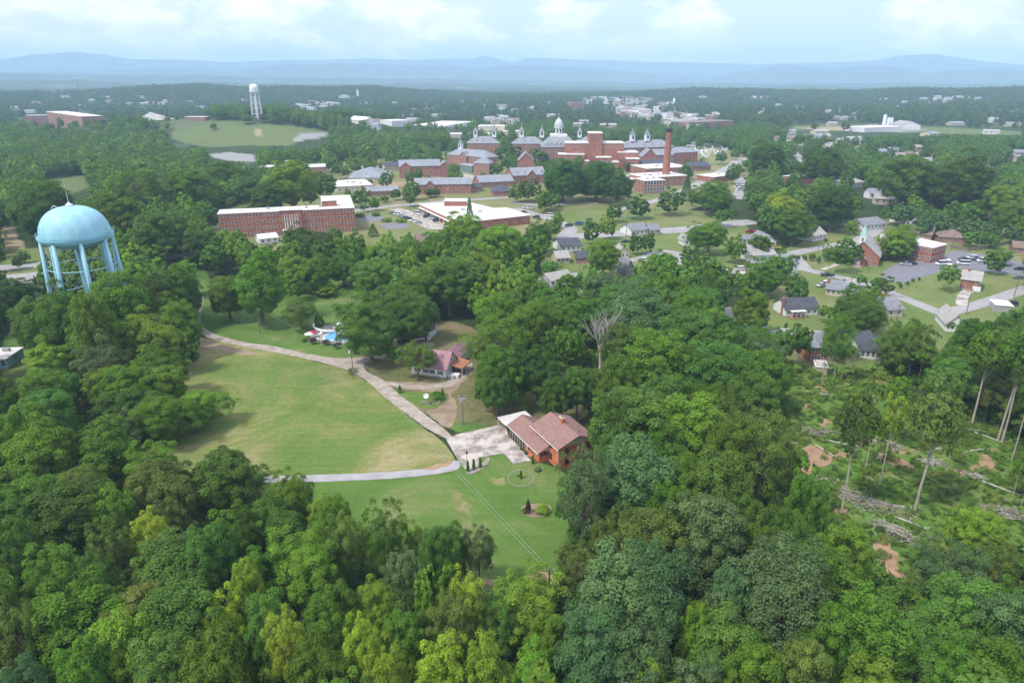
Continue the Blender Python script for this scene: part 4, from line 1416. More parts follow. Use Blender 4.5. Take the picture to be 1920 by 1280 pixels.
def pool():
    pp = [Vector(P(u, v)).to_2d() for u, v in ((606, 634), (614, 627), (625, 622), (633, 626), (641, 629), (650, 626), (661, 629), (668, 633), (662, 639), (645, 640), (628, 639), (614, 638))]
    c = sum(pp, Vector((0, 0))) / len(pp)
    t = thing('swimming_pool', 'free-form blue swimming pool with a white slide inside a small fence', 'swimming pool', (c.x, c.y, 0))
    pts = smooth_poly([tuple(p - c) for p in pp], 2)
    MB().prism([(x * 1.06, y * 1.06) for x, y in pts], .03, .12, 'white_paint').build('coping', t)
    MB().prism(pts, .05, .135, 'pool_water').build('water', t)
    s = MB()
    base = Vector(P(612, 619)).to_2d() - c
    for k in range(12):
        a0, a1 = PI * (.15 + k * .075), PI * (.15 + (k + 1) * .075)
        z0, z1 = 2.2 - k * .17, 2.2 - (k + 1) * .17
        q0 = (base.x + 4.2 * math.cos(a0 + 2.6), base.y + 3.4 * math.sin(a0 + 2.6), z0)
        q1 = (base.x + 4.2 * math.cos(a1 + 2.6), base.y + 3.4 * math.sin(a1 + 2.6), z1)
        s.tube(q0, q1, .38, .38, 'white_paint', 8)
        if k % 4 == 0:
            s.tube((q0[0], q0[1], .05), q0, .06, .06, 'white_paint', 5)
    s.build('slide', t)
    MB().box(base.x + 3.0, base.x + 5.2, base.y + 2.5, base.y + 3.6, .1, 1.4, 'white_paint').build('slide_steps', t)
    return c
pc = pool()
def parasol(px, cloth, label):
    p = P(*px)
    t = thing('parasol', label, 'parasol', (p.x, p.y, 0), 0, 'parasols by the pool')
    MB().tube((0, 0, 0), (0, 0, 2.5), .03, .03, 'white_paint', 6).tube((0, 0, 0), (0, 0, .1), .3, .3, 'concrete', 8).build('pole', t)
    MB().lathe([(.02, 2.75), (.7, 2.5), (1.45, 2.1), (1.45, 2.0)], cloth, 8).build('canopy', t)
parasol((586, 634), 'red_cloth', 'red parasol at the left end of the pool terrace')
parasol((580, 637), 'white_paint', 'white parasol beside the red one by the pool')
parasol((662, 637), 'blue_cloth', 'blue parasol at the right end of the pool terrace')
def lounger(px, rz, label):
    p = P(*px)
    t = thing('sun_lounger', label, 'sun lounger', (p.x, p.y, 0), rz, 'white loungers round the pool')
    MB().box(-.95, .35, -.33, .33, .32, .4, 'white_paint').build('seat', t)
    m = MB().box(0, .8, -.33, .33, 0, .08, 'white_paint').build('backrest', t)
    m.location = (.35, 0, .33)
    m.rotation_euler = (0, R(-40), 0)
    for x, y in ((-.85, -.28), (-.85, .28), (.3, -.28), (.3, .28)):
        MB().tube((x, y, 0), (x, y, .33), .03, .03, 'white_paint', 5).build('leg', t)
for px, rz, lb in (((592, 638), .4, 'white lounger below the red parasol'), ((600, 628), 1.2, 'white lounger on the left of the pool deck'), ((607, 624), 1.4, 'white lounger near the foot of the slide'),
                   ((622, 641), 0.1, 'white lounger on the near side of the pool'), ((650, 642), 0.0, 'white lounger nearest the big tree by the pool')):
    lounger(px, rz, lb)
def fence(px, h, label, step=2.4, mt='wood', rails=True, name='fence'):
    pts = [Vector(P(u, v)).to_2d() for u, v in px]
    t = thing(name, label, 'fence', (pts[0].x, pts[0].y, 0))
    o = pts[0]
    m = MB()
    for i in range(len(pts) - 1):
        a, b = pts[i] - o, pts[i + 1] - o
        n = max(1, int((b - a).length / step))
        for k in range(n + (i == len(pts) - 2)):
            q = a.lerp(b, k / n)
            MB().box(q.x - .06, q.x + .06, q.y - .06, q.y + .06, -.1, h + .1, mt).build('post', t)
        for z in ((h * .25, h * .6, h * .95) if rails else ()):
            m.tube((a.x, a.y, z), (b.x, b.y, z), .035, .035, mt, 4)
        if not rails:
            d = (b - a).normalized() * .03
            nn = Vector((-d.y, d.x))
            m.prism([a + nn, b + nn, b - nn, a - nn], .05, h, mt)
    m.build('rail' if rails else 'panel', t)
fence([(574, 640), (587, 620), (603, 612), (640, 611), (668, 618), (672, 640), (640, 646), (600, 645), (574, 640)], 1.2, 'low dark fence round the swimming pool', 2.0, 'dark')

# ------------------------------------------------------------------ blue shed, houses on the left
r_ = bldg('workshop', 'blue workshop with a white roof at the left edge of the photo', 'workshop', P(-34, 694), P(16, 692), 9, 3.2, 'blue', 'flat', 'white_roof', rows=1, cols=4, scols=1, ww=1.6, wh=1.6, door=1, units=1)
r_ = bldg('bungalow', 'grey-roofed bungalow beyond the highway, left of the blue tower', 'house', P(8, 548), P(64, 541), 9, 2.8, 'tan_wall', 'gable', 'lt_roof', 1.8, rows=1, cols=4)
r_ = bldg('cottage', 'brown-roofed cottage half hidden in trees right of the blue tower', 'house', P(316, 497), P(345, 493), 10, 3, 'wood', 'gable', 'brown_roof', 3.4, rows=1, cols=3)
r_ = bldg('cottage', 'small cottage with a white metal roof in front of the long brick ward', 'house', P(488, 459), P(522, 455), 9, 3, 'white_wall', 'gable', 'white_roof', 1.6, rows=1, cols=3)
r_ = bldg('cottage', 'brown-roofed cottage in the trees between ward and parking lot', 'house', P(783, 467), P(802, 466), 9, 3.5, 'cream_wall', 'gable', 'brown_roof', 3, rows=1, cols=2)

# ------------------------------------------------------------------ the hospital campus
def ward():
    h = 13.2
    b = P(664, 390, h)
    a = P(408, 402, h)
    root, LL, rz, o2 = bldg('ward_building', 'long four-storey red brick ward with a flat white roof beyond the trees', 'hospital building', a, b, 13, h, 'brick', 'flat', 'white_roof', rows=4, cols=20, scols=4, ww=1.7, wh=1.4,
                            units=3, z0=0, blank=(10, 11))
    cx = LL * .52
    bay = MB().box(cx - 5.5, cx + 5.5, -1.2, 0, -1, h + .6, 'brick').box(cx - 5.8, cx + 5.8, -1.5, .5, h + .6, h + .8, 'trim').build('entrance_bay', root)
    for k in (-1, 0, 1):
        fr = MB().box(cx + k * 2.7 - .75, cx + k * 2.7 - .5, -1.3, -1.2, 4.2, 11.6, 'trim').box(cx + k * 2.7 + .5, cx + k * 2.7 + .75, -1.3, -1.2, 4.2, 11.6, 'trim').build('pilaster_frame', bay)
        for z in (4.5, 7.0, 9.5):
            put_win(bay, cx + k * 2.7, -1.202, z, 1.0, 1.9, 0)
    MB().box(cx - 5, cx + 5, -4.2, -1.2, 3.2, 3.6, 'trim').build('canopy', bay)
    MB().box(cx - 1.6, cx + 1.6, -1.28, -1.2, 0, 2.8, 'glass').build('door', bay)
    for x in (cx - 4.6, cx + 4.6):
        MB().tube((x, -3.9, 0), (x, -3.9, 3.2), .15, .15, 'trim', 8).build('column', bay)
    wing = MB().box(LL - 17, LL, 13.0, 46, -1, h, 'brick').build('rear_wing', root)
    MB().box(LL - 17.2, LL + .25, 13.2, 46.2, h, h + .28, 'trim').box(LL - 16.9, LL - .1, 13.0, 46, h + .28, h + .35, 'white_roof').build('roof', wing)
    for y in range(4):
        for z in range(4):
            put_win(wing, LL + .002, 17 + y * 7, z * 3.3 + 1.2, 1.7, 1.4, PI / 2)
    MB().box(LL - 17, LL - 9, 7, 12, h + .3, h + 3.4, 'brick').box(LL - 17.2, LL - 8.8, 6.8, 12.2, h + 3.4, h + 3.6, 'trim').build('penthouse', root)
ward()

pt, ro, c = polyb('office_building', 'low brick building with a broad flat white roof and rooftop box', 'office building', [(785, 383), (872, 378), (925, 391), (950, 390), (994, 404), (903, 414), (858, 416)], 5.0,
                  'brick', 'white_roof', wins=((4, 5, 1), (5, 3, 1)))
q = P(852, 384, 5.3)
MB().box(q.x - c.x - 6, q.x - c.x + 8, q.y - c.y - 5, q.y - c.y + 5, 5.36, 8.2, 'brick').box(q.x - c.x - 6.3, q.x - c.x + 8.3, q.y - c.y - 5.3, q.y - c.y + 5.3, 8.2, 8.5, 'white_roof').build('penthouse', pt)
cn = [Vector(P(u, v, 3.6)).to_2d() - c for u, v in ((784, 389), (789, 387), (856, 418), (848, 419))]
cp_ = MB().prism([tuple(p) for p in cn], 3.4, 3.7, 'white_roof').build('canopy', pt)
for k in range(9):
    p = cn[0].lerp(cn[3], k / 8)
    MB().tube((p.x + .4, p.y, 0), (p.x + .4, p.y, 3.4), .14, .14, 'trim', 6).build('column', cp_)
for u, v in ((845, 400), (900, 398), (868, 394)):
    q = P(u, v, 5.3)
    MB().box(q.x - c.x - 1.2, q.x - c.x + 1.2, q.y - c.y - 1, q.y - c.y + 1, 5.36, 6.4, 'galv').build('roof_vent', ro)

HB = 'hospital building'
GB = 'brick buildings of the hospital campus'
def b_(lb, ua, va, ub, vb, dep, h, **k):
    return bldg('campus_building', lb, k.pop('cat', HB), P(ua, va), P(ub, vb), dep, h, group=GB, **k)
b_('three-storey brick block with flat roof left of the grey hip roofs', 487, 332, 552, 333, 14, 8.5, rows=3, cols=9, wall='brick2', units=1)
b_('brick block with flat white roof behind the bright green oak', 552, 336, 612, 334, 22, 9.5, rows=3, cols=8, scols=2, wall='brick2', units=2)
b_('square brick stair tower rising above the flat roofs on the left', 537, 331, 546, 331, 7, 13, rows=3, cols=1, wall='brick2')
b_('low hall with a wide grey hip roof and two small vents', 654, 343, 728, 342, 42, 4, roof='hip', rm='slate', rh=6, rows=1, cols=8, wall='cream_wall', cup=((.3, .5, 2, 3), (.7, .5, 2, 3)))
b_('wide flat white roof with cream walls left of the dirt yard', 632, 362, 700, 358, 34, 4.5, rows=1, cols=6, wall='cream_wall', units=4)
b_('low grey-roofed classroom block beside the dark round tree', 690, 369, 748, 366, 16, 3.6, roof='gable', rm='slate', rh=2.4, rows=1, cols=9)
b_('three-storey brick dormitory with twin gabled ends and balconies', 750, 333, 826, 331, 16, 9.5, roof='gable', rm='slate', rh=4.5, rows=3, cols=12, scols=2, cross=((5, 9, 4, 3.5), (39, 9, 4, 3.5)))
b_('two-storey brick hall with grey cross gables nearest the campus lawn', 779, 365, 884, 363, 17, 7.2, roof='gable', rm='slate', rh=3.6, rows=2, cols=13, scols=2, cross=((11, 6.5, 2.5, 3),), axis='x')
b_('low grey-roofed passage wing joining the two-storey hall', 884, 361, 905, 359, 12, 3.6, roof='gable', rm='dark_roof', rh=2, rows=1, cols=3)
b_('long single-storey grey roofed block above the pavilion', 900, 353, 963, 350, 20, 4.5, roof='gable', rm='slate', rh=4, rows=1, cols=8, wall='brick2', units=0)
b_('small pavilion with a dark hip roof in front of the grey block', 925, 369, 962, 368, 16, 3.6, roof='hip', rm='dark_roof', rh=3.6, rows=1, cols=5)
b_('brick house with dormers and cross gables beside the great oaks', 963, 346, 1024, 343, 20, 7, roof='gable', rm='slate', rh=5, rows=2, cols=8, dorm=4, cross=((15, 8, 2, 4),))
b_('covered walkway block behind the two-storey brick dormitory', 722, 321, 756, 319, 12, 4.5, roof='gable', rm='dark_roof', rh=2.4, rows=1, cols=5, wall='tan_wall')
# historic range, left wing to right wing
b_('left end wing of the old hospital with a slate roof and cupola', 838, 313, 912, 321, 17, 12, roof='hip', rm='slate', rh=5.5, rows=3, cols=11, scols=3, cross=((24, 9, 2, 4),), cup=((.22, .5, 3.2, 11),), wall='brick2')
b_('brick chapel bay with teal panels at the foot of the left wing', 862, 321, 885, 325, 9, 6.5, rows=1, cols=3, wall='teal_panel', rm='slate')
b_('square brick bay with white corners beside the great dark oak', 888, 330, 918, 331, 13, 11, roof='hip', rm='slate', rh=5, rows=3, cols=4, scols=2, wall='brick2')
b_('upper left range of the old hospital with two cupolas', 876, 300, 936, 300, 18, 17, roof='hip', rm='slate', rh=6.5, rows=4, cols=9, scols=2, cup=((.26, .5, 4, 13), (.84, .5, 4.5, 14)), dorm=5, wall='brick2')
b_('middle left range of the old hospital with one cupola', 960, 301, 1020, 301, 18, 17, roof='hip', rm='slate', rh=6.5, rows=4, cols=8, dorm=4, cup=((.3, .5, 4.5, 14), (.93, .5, 4.5, 13)), wall='brick2')
b_('low brick connector with steep slate roof between the two great oaks', 972, 322, 1000, 322, 18, 10, roof='gable', rm='slate', rh=7, rows=2, cols=3, axis='y')
def dome_block():
    a, b = P(1016, 314), P(1084, 314)
    root, LL, rz, o2 = bldg('domed_hospital', 'central old hospital block with mansard slate roof and white dome', HB, a, b, 34, 19, 'brick2', 'mansard', 'slate', 10.5, rows=5, cols=9, scols=3, ww=1.2, wh=2.0, group=GB)
    ro = [c for c in root.children if c.name.startswith('roof')][0]
    for k in range(7):
        x = 4.5 + k * (LL - 9) / 6
        d = MB().box(x - 1, x + 1, .8, 3.6, 21, 23.6, 'trim').gable(x - 1, x + 1, .8, 5, 23.6, 1.1, 'slate', 'trim', .15, .1, 'y').build('dormer', ro)
        put_win(d, x, .798, 21.3, 1.2, 1.9, 0)
    x, y, z = LL * .47, 17, 29.3
    MB().box(x - 8, x + 8, y - 8, y + 8, z - 3, z + .6, 'trim').build('deck', ro)
    k_ = .76
    sc_ = lambda pr: [(r * k_, z + zz * k_) for r, zz in pr]
    dr = MB().lathe(sc_([(6, .6), (6, 1.8), (5.2, 2), (5.2, 8), (6, 8.2), (6, 9), (5.5, 9.1)]), 'pale_grey', 16, (x, y, 0))
    for k in range(8):
        a_ = 2 * PI * (k + .5) / 8
        cx, cy = x + 5.2 * k_ * math.cos(a_), y + 5.2 * k_ * math.sin(a_)
        dr.box(cx - .55, cx + .55, cy - .3, cy + .3, z + 2, z + 5.4, 'glass')
    drum = dr.build('dome_drum', ro)
    MB().lathe(sc_([(5.5, 9), (5.7, 11), (5.4, 13.5), (4.5, 16), (3.1, 18.2), (1.4, 19.8), (.6, 20.4), (.5, 21.4), (.01, 22.5)]), 'pale_grey', 24, (x, y, 0)).build('dome', ro, True)
dome_block()
b_('right range of the old hospital behind the modern block, two cupolas', 1168, 306, 1262, 303, 20, 15, roof='hip', rm='slate', rh=6.5, rows=3, cols=12, dorm=6, cup=((.22, .4, 4.2, 13), (.51, .4, 4.2, 13)), wall='brick2')
b_('far brick range of the old hospital with a single cupola', 1083, 297, 1130, 297, 18, 17, roof='hip', rm='slate', rh=5, rows=3, cols=5, cup=((.08, .5, 4.2, 13),), wall='brick2')
b_('gabled brick pavilion right of the modern hospital block', 1203, 312, 1231, 312, 20, 9, roof='gable', rm='slate', rh=7, axis='y', rows=2, cols=3, wall='brick')
b_('three-storey brick wing with slate roof behind the white-roofed kitchen', 1229, 309, 1262, 308, 20, 9.5, roof='gable', rm='slate', rh=4.5, rows=3, cols=9, wall='brick2')
b_('brick end wing with grey roof at the right of the old hospital', 1262, 307, 1307, 304, 22, 10.5, roof='hip', rm='slate', rh=4.5, rows=3, cols=6, scols=4, cup=((.02, .5, 3.4, 11),))
b_('low dark-roofed store building below the right end wing', 1292, 322, 1332, 320, 16, 4.5, roof='gable', rm='dark_roof', rh=3, rows=1, cols=4, wall='brick2')
b_('low dark-roofed service wing behind the kitchen', 1204, 318, 1262, 315, 14, 5, roof='gable', rm='dark_roof', rh=3, rows=1, cols=5, wall='brick')
# modern brick complex
def modern():
    a, b = P(1048, 322), P(1198, 322)
    o2, rz, LL = frame_of(a, b)
    t = thing('modern_hospital', 'large modern red brick hospital block of stepped windowless boxes with white roof edges', HB, (o2.x, o2.y, 0), rz, GB)
    def bx(nm, x0, x1, y0, y1, h):
        o = MB().box(x0, x1, y0, y1, -1, h, 'brick').build(nm, t)
        MB().box(x0 - .3, x1 + .3, y0 - .3, y1 + .3, h, h + .7, 'trim').box(x0 + .2, x1 - .2, y0 + .2, y1 - .2, h + .7, h + .76, 'white_roof').build('roof', o)
        return o
    k = LL / 150.0
    bx('main_wall', 14 * k, 124 * k, 14, 34, 24)
    bx('tower_wall', 57 * k, 82 * k, 12, 30, 33)
    l = bx('left_wing', 0, 48 * k, 6, 20, 14.5)
    l2 = bx('stepped_wing', 30 * k, 56 * k, 2, 12, 9)
    bx('centre_wing', 70 * k, 98 * k, 4, 14, 12)
    bx('low_wing', 98 * k, 112 * k, 2, 14, 8)
    r = bx('right_wing', 112 * k, 150 * k, 10, 28, 16)
    r2 = bx('end_wing', 126 * k, 150 * k, 2, 12, 11)
    rg = random.Random(4)
    for i in range(6):
        put_win(t, (18 + i * 7) * k, 13.998, 19.5, 1.3, 2, 0)
    for i in range(8):
        put_win(t, (84 + i * 5) * k, 13.998, 20, 1.2, 2, 0)
    for i in range(5):
        for z in (5, 10):
            put_win(l, (4 + i * 6) * k, 5.998, z, 1.2, 2, 0)
    for z in (3, 7):
        put_win(r2, 144 * k, 1.998, z, 1.4, 2, 0)
        put_win(r2, 132 * k, 1.998, z, 1.4, 2, 0)
    for z in (4.5, 8):
        for x in (74, 80, 86, 92):
            put_win(t, x * k, 3.998, z, 2, 1.6, 0)
modern()
b_('brick kitchen building with a flat white roof behind the chimney', 1212, 331, 1292, 327, 30, 6.5, rows=2, cols=13, scols=3, units=3, ww=1.6)
b_('low brick shop with flat white roof left of the boiler house', 1172, 350, 1208, 347, 24, 5, rows=1, cols=5, wall='brick2', units=1)
b_('boiler house of brick with tall windows below the chimney', 1207, 364, 1246, 362, 16, 9.5, rows=2, cols=7, ww=2.2, wh=3, wall='brick2', units=2)
b_('flat-roofed boiler house annex with white roof and vents', 1210, 352, 1288, 347, 26, 7.5, rows=1, cols=6, wall='brick2', units=5)
b_('low brick store with a white roof by the campus road bend', 1338, 343, 1378, 338, 18, 4.5, rows=1, cols=5, units=1)
b_('brick building with a white roof among the street trees', 1465, 345, 1486, 349, 22, 6.5, rows=2, cols=3, wall='brick')

def smokestack():
    p = P(1247, 345)
    H = 30
    while proj(p.x, p.y, H)[1] > 241:
        H += .5
    t = thing('brick_chimney', 'tall round red brick chimney of the boiler house', 'chimney', (p.x, p.y, 0), 0)
    MB().lathe([(3.4, 0), (3.3, 2), (2.25, H - 3)], 'brick', 24).build('shaft', t, True)
    MB().lathe([(2.25, H - 3), (2.6, H - 2.6), (2.6, H - .6), (2.35, H), (1.9, H), (1.9, H - 2)], 'dark', 24).build('cap', t)
    r = MB()
    for z in np.arange(8, H - 4, 7):
        rr = 3.3 + (2.25 - 3.3) * z / H
        r.lathe([(rr + .02, z), (rr + .1, z), (rr + .1, z + .25), (rr + .02, z + .25)], 'rust_roof', 24)
    r.build('iron_band', t)
smokestack()

# ------------------------------------------------------------------ far institutional and industrial buildings
def fb(name, lb, ua, va, ub, vb, dep, h, cat='building', **k):
    a, b = T(ua, va), T(ub, vb)
    return bldg(name, lb, cat, a, b, dep, h, z0=min(a.z, b.z), **k)
fb('school_building', 'wide red brick block on the left skyline, left half', 53, 240, 103, 239, 20, 20, rows=3, cols=12, wall='brick2')
fb('school_building', 'taller red brick block with grey glass bay on the left skyline', 93, 239, 156, 237, 30, 26, rows=4, cols=12, wall='brick2', blank=(5, 6))
fb('school_building', 'low white-fronted block right of the brick pair on the left skyline', 156, 235, 205, 232, 20, 8, rows=1, cols=8, wall='white_wall')
fb('school_building', 'pale pink-roofed hall at the left edge of the far meadow', 265, 227, 331, 226, 34, 7, roof='hip', rm='lt_roof', rh=10, rows=1, cols=8, wall='brick2')
fb('school_building', 'low long brick block between the hall and the white tower', 347, 228, 385, 227, 16, 6, rows=1, cols=8, wall='brick2')
fb('factory', 'long white-roofed mill in the middle distance above the woods', 800, 240, 888, 238, 60, 9, rows=1, cols=14, wall='white_wall')
fb('factory', 'white warehouse left of the long mill', 735, 238, 772, 238, 40, 9, rows=1, cols=6, wall='white_wall')
fb('factory', 'curved pale industrial shed at the left of the warehouse', 683, 238, 706, 237, 50, 8, rows=1, cols=4, wall='white_wall', roof='gable', rm='white_roof', rh=5, axis='y')
fb('school_building', 'cream gymnasium with rounded white roof behind the cupolas', 896, 253, 945, 255, 30, 13, rows=1, cols=6, wall='cream_wall')
fb('school_building', 'low cream wing left of the gymnasium', 845, 259, 920, 260, 24, 6, rows=1, cols=10, wall='cream_wall')
fb('school_building', 'pale flat-roofed wing right of the gymnasium', 938, 257, 978, 258, 24, 8, rows=1, cols=6, wall='cream_wall')
fb('factory', 'wide white distribution shed by the far right meadow', 1620, 249, 1690, 246, 40, 7, rows=1, cols=8, wall='white_wall')
fb('factory', 'second white shed right of the distribution shed', 1688, 243, 1725, 243, 40, 7, rows=1, cols=5, wall='white_wall', roof='gable', rm='lt_roof', rh=6, axis='y')
for i, (u, v) in enumerate(((1656, 240), (1664, 240), (1669, 240))):
    b = T(u, v)
    s = thing('silo', ['leftmost of three white silos at the far right works', 'middle of three white silos at the far right works', 'rightmost of three white silos at the far right works'][i], 'silo', b, 0, 'silos at the far works')
    MB().tube((0, 0, -1), (0, 0, 16 + 5 * (i == 0)), 3, 3, 'white_paint', 12).build('barrel', s)
    MB().tube((0, 0, 16 + 5 * (i == 0)), (0, 0, 18 + 5 * (i == 0)), 3, .4, 'galv', 12).build('cap', s)
fb('mill', 'long low red brick mill at the right end of the town', 1290, 244, 1375, 240, 40, 12, rows=2, cols=16, wall='brick2', rm='brown_roof')
fb('mill', 'dark red brick courthouse block at the left end of the town', 1070, 210, 1094, 209, 30, 22, rows=3, cols=6, wall='brick2', rm='brown_roof')

TOWN = []
def town_blocks():
    rg = random.Random(21)
    spots = []
    for (u0, u1, v0, v1, n) in ((1090, 1215, 187, 198, 30), (1150, 1205, 199, 214, 16), (1165, 1218, 214, 226, 22), (1222, 1258, 198, 208, 5), (1240, 1300, 220, 246, 26), (1295, 1345, 222, 232, 5),
                                (905, 968, 226, 238, 12), (550, 622, 196, 207, 15), (690, 705, 236, 250, 3), (790, 830, 196, 206, 3), (925, 960, 202, 208, 3), (985, 1005, 203, 208, 2)):
        for k in range(n):
            spots.append((u0 + (u1 - u0) * (k + rg.uniform(.1, .9)) / n, rg.uniform(v0, v1)))
    for i, (u, v) in enumerate(spots):
        p = T(u, v)
        D = p.y
        w = rg.uniform(7, 15) * D / F
        d = rg.uniform(12, 26)
        h = rg.uniform(6, 13)
        a = rg.uniform(-.25, .25)
        wl = rg.choice(('white_wall', 'white_wall', 'cream_wall', 'brick2', 'white_wall', 'tan_wall'))
        fl = rg.random() < .7
        TOWN.append((p, w, d, h, a, wl, fl, u, v))
    rows = {}
    for i, t in enumerate(TOWN):
        rows.setdefault(int(t[8] // 8), []).append(i)
    for rk, mem in rows.items():
        mem.sort(key=lambda i: TOWN[i][7])
        for pos, i in enumerate(mem):
            p, w, d, h, a, wl, fl, u, v = TOWN[i]
            left = pos < (len(mem) + 1) // 2
            o = ordw(pos if left else len(mem) - 1 - pos)
            cw = {'white_wall': 'white', 'cream_wall': 'cream', 'brick2': 'red brick', 'tan_wall': 'tan'}[wl]
            lb = '%s town building with %s roof, %s from %s, row %d%% down photo' % (cw, 'flat' if fl else 'pitched', o, 'left' if left else 'right', round(100 * (rk * 8 + 4) / 1280))
            b = p + Vector((w * math.cos(a), w * math.sin(a), 0))
            bldg('town_building', lb, 'town building', p, b, d, h, wl, 'flat' if fl else 'gable', rg.choice(('white_roof', 'lt_roof', 'lt_roof')) if fl else rg.choice(('lt_roof', 'slate', 'brown_roof')), 3,
                 z0=p.z, rows=1, cols=3, ww=w / 5, wh=h * .4, group='buildings of the distant town')
town_blocks()
def belfry(u, v, vt, lb):
    p = T(u, v)
    H = 10
    while proj(p.x, p.y, p.z + H)[1] > vt and H < 70:
        H += .5
    t = thing('bell_tower', lb, 'bell tower', p)
    MB().box(-3.5, 3.5, -3.5, 3.5, -1, H * .55, 'white_wall').build('shaft', t)
    MB().lathe([(3.6, H * .55), (3.2, H * .72), (3.6, H * .74), (2.8, H * .84), (.8, H * .92), (.1, H)], 'white_paint', 12).build('cap', t)
belfry(1263, 201, 183, 'white domed bell tower right of the town centre')
belfry(1159, 196, 185, 'white cupola of the old courthouse in the town centre')
belfry(671, 182, 167, 'thin white steeple on the far skyline right of the white water tower')
def mast(u, v, vt, lb, r=1.2):
    p = T(u, v)
    H = 10
    while proj(p.x, p.y, p.z + H)[1] > vt and H < 120:
        H += .5
    t = thing('radio_mast', lb, 'radio mast', p)
    m = MB()
    for k in range(3):
        a = 2 * PI * k / 3
        m.tube((r * math.cos(a), r * math.sin(a), -1), (r * .5 * math.cos(a), r * .5 * math.sin(a), H), .22, .18, 'dark', 4)
    for z in np.arange(2, H - 3, 4):
        for k in range(3):
            a, a2 = 2 * PI * k / 3, 2 * PI * (k + 1) / 3
            m.tube((r * math.cos(a) * .8, r * math.sin(a) * .8, z), (r * math.cos(a2) * .8, r * math.sin(a2) * .8, z + 4), .12, .12, 'dark', 4)
    m.build('lattice', t)
mast(150, 180, 152, 'tall lattice mast on the left skyline')
mast(609, 178, 157, 'dark lattice mast on the skyline left of the steeple', 2.4)
mast(1252, 205, 196, 'grey mast beside the brick mill in the town')
# ------------------------------------------------------------------ church and suburb on the right
def church():
    a = P(*Z(5, 770, 380))
    d = Vector((.87, -.49, 0)).normalized()
    b = a + d * 15.0
    root, LL, rz, o2 = bldg('church', 'red brick church with a steep grey roof and small green-topped spire', 'church', a, b, 21, 4.6, 'brick', 'gable', 'lt_roof', 6.2, axis='y', over=.5, scols=4, rows=1, cols=0, ww=1, wh=2)
    MB().box(3.9, 9.6, -2.4, 0, -1, 3.4, 'brick').gable(3.9, 9.6, -2.4, .3, 3.4, 2.8, 'lt_roof', 'brick', .4, .15, 'y').build('entrance_porch', root)
    MB().box(6.0, 7.5, -2.47, -2.4, .3, 2.7, 'white_paint').build('door', root)
    MB().box(5.2, 8.3, -5.2, -2.42, -.2, .5, 'brick').box(5.0, 8.5, -6.2, -5.2, -.2, .25, 'concrete').build('step', root)
    s = MB().box(5.6, 7.9, 1.2, 3.5, 9.6, 13.2, 'white_paint').box(5.4, 8.1, 1.0, 3.7, 13.2, 13.45, 'white_paint').build('steeple', root)
    MB().add([(5.4, 1.0, 13.45), (8.1, 1.0, 13.45), (8.1, 3.7, 13.45), (5.4, 3.7, 13.45), (6.75, 2.35, 18.6)], [(0, 1, 4), (1, 2, 4), (2, 3, 4), (3, 0, 4), (3, 2, 1, 0)], 'copper_green').build('spire', s)
    put_win(s, 6.75, 1.198, 10.6, 1.0, 1.7, 0)
    for s_ in (-1, 1):
        put_win(root, 6.75 + s_ * 4.6, -.002, 1.2, 1, 1.8, 0)
church()
polyb('church_hall', 'two-storey brick church hall with a flat white roof by the parking lot', 'church hall', [Z(5, *q) for q in ((1010, 228), (1020, 203), (1110, 197), (1240, 222), (1432, 264), (1345, 288))], 7.0, 'brick', 'white_roof',
      wins=((4, 4, 2), (5, 11, 2)), ww=1.3, wh=1.7)
HG = 'houses of the neighbourhood on the right'
def hs(lb, k, x0, y0, x1, y1, dep, h, **kw):
    return bldg(kw.pop('name', 'house'), lb, kw.pop('cat', 'house'), P(*Z(k, x0, y0)), P(*Z(k, x1, y1)), dep, h, group=kw.pop('group', HG), **kw)
hs('long brown-roofed brick ranch house behind the church hall', 5, 1385, 252, 1570, 262, 13, 3, wall='brick', roof='hip', rm='brown_roof', rh=3, rows=1, cols=7, scols=2)
hs('brown-roofed brick wing with gable left of the ranch house', 5, 1200, 225, 1330, 240, 13, 3, wall='brick', roof='gable', rm='brown_roof', rh=3, rows=1, cols=5)
hs('small red brick house with a white garage door and curved drive', 5, 1508, 545, 1628, 562, 11, 4.4, wall='brick', roof='gable', rm='lt_roof', rh=2.6, rows=2, cols=2, scols=3, ww=.9, wh=1.1, chim=(.3, .45), axis='x', blank=(1,))
gh = [o for o in bpy.data.objects if o.name.startswith('house') and o.get('label', '').startswith('small red brick')][0]
MB().box(4.5, 7.3, -.08, -.002, 0, 2.1, 'white_paint').build('garage_door', gh)
put_win(gh, 5.9, -.002, 3.2, 1.6, 1.0, 0)
hs('white house with a dark roof, brick end chimney and brick porch steps', 5, 408, 722, 615, 712, 8.5, 3.1, wall='white_wall', roof='gable', rm='dark_roof', rh=2.6, rows=1, cols=5, chim=(0, .25), porch=(1.5, 6.8, 2.2, 'white_roof'), ww=.9, wh=1.2)
hs('tan house with grey roof and brick chimney between two garden hedges', 5, 665, 585, 790, 602, 10, 2.9, wall='tan_wall', roof='gable', rm='grey_roof', rh=2.4, rows=1, cols=4, scols=2, chim=(0, .3), cross=((11, 5, 1.5, 2),))
hs('pale house with a grey gable roof below the street corner', 5, 1050, 725, 1150, 720, 12, 3, wall='cream_wall', roof='gable', rm='grey_roof', rh=2.8, rows=1, cols=2, scols=3)
hs('white house with a grey roof on the lawn left of the church', 5, 583, 250, 664, 235, 10, 3.4, wall='white_wall', roof='gable', rm='lt_roof', rh=3, rows=1, cols=4)
hs('grey-roofed house behind the church spire', 5, 900, 180, 1040, 165, 13, 3.2, wall='white_wall', roof='gable', rm='grey_roof', rh=2.6, rows=1, cols=6)
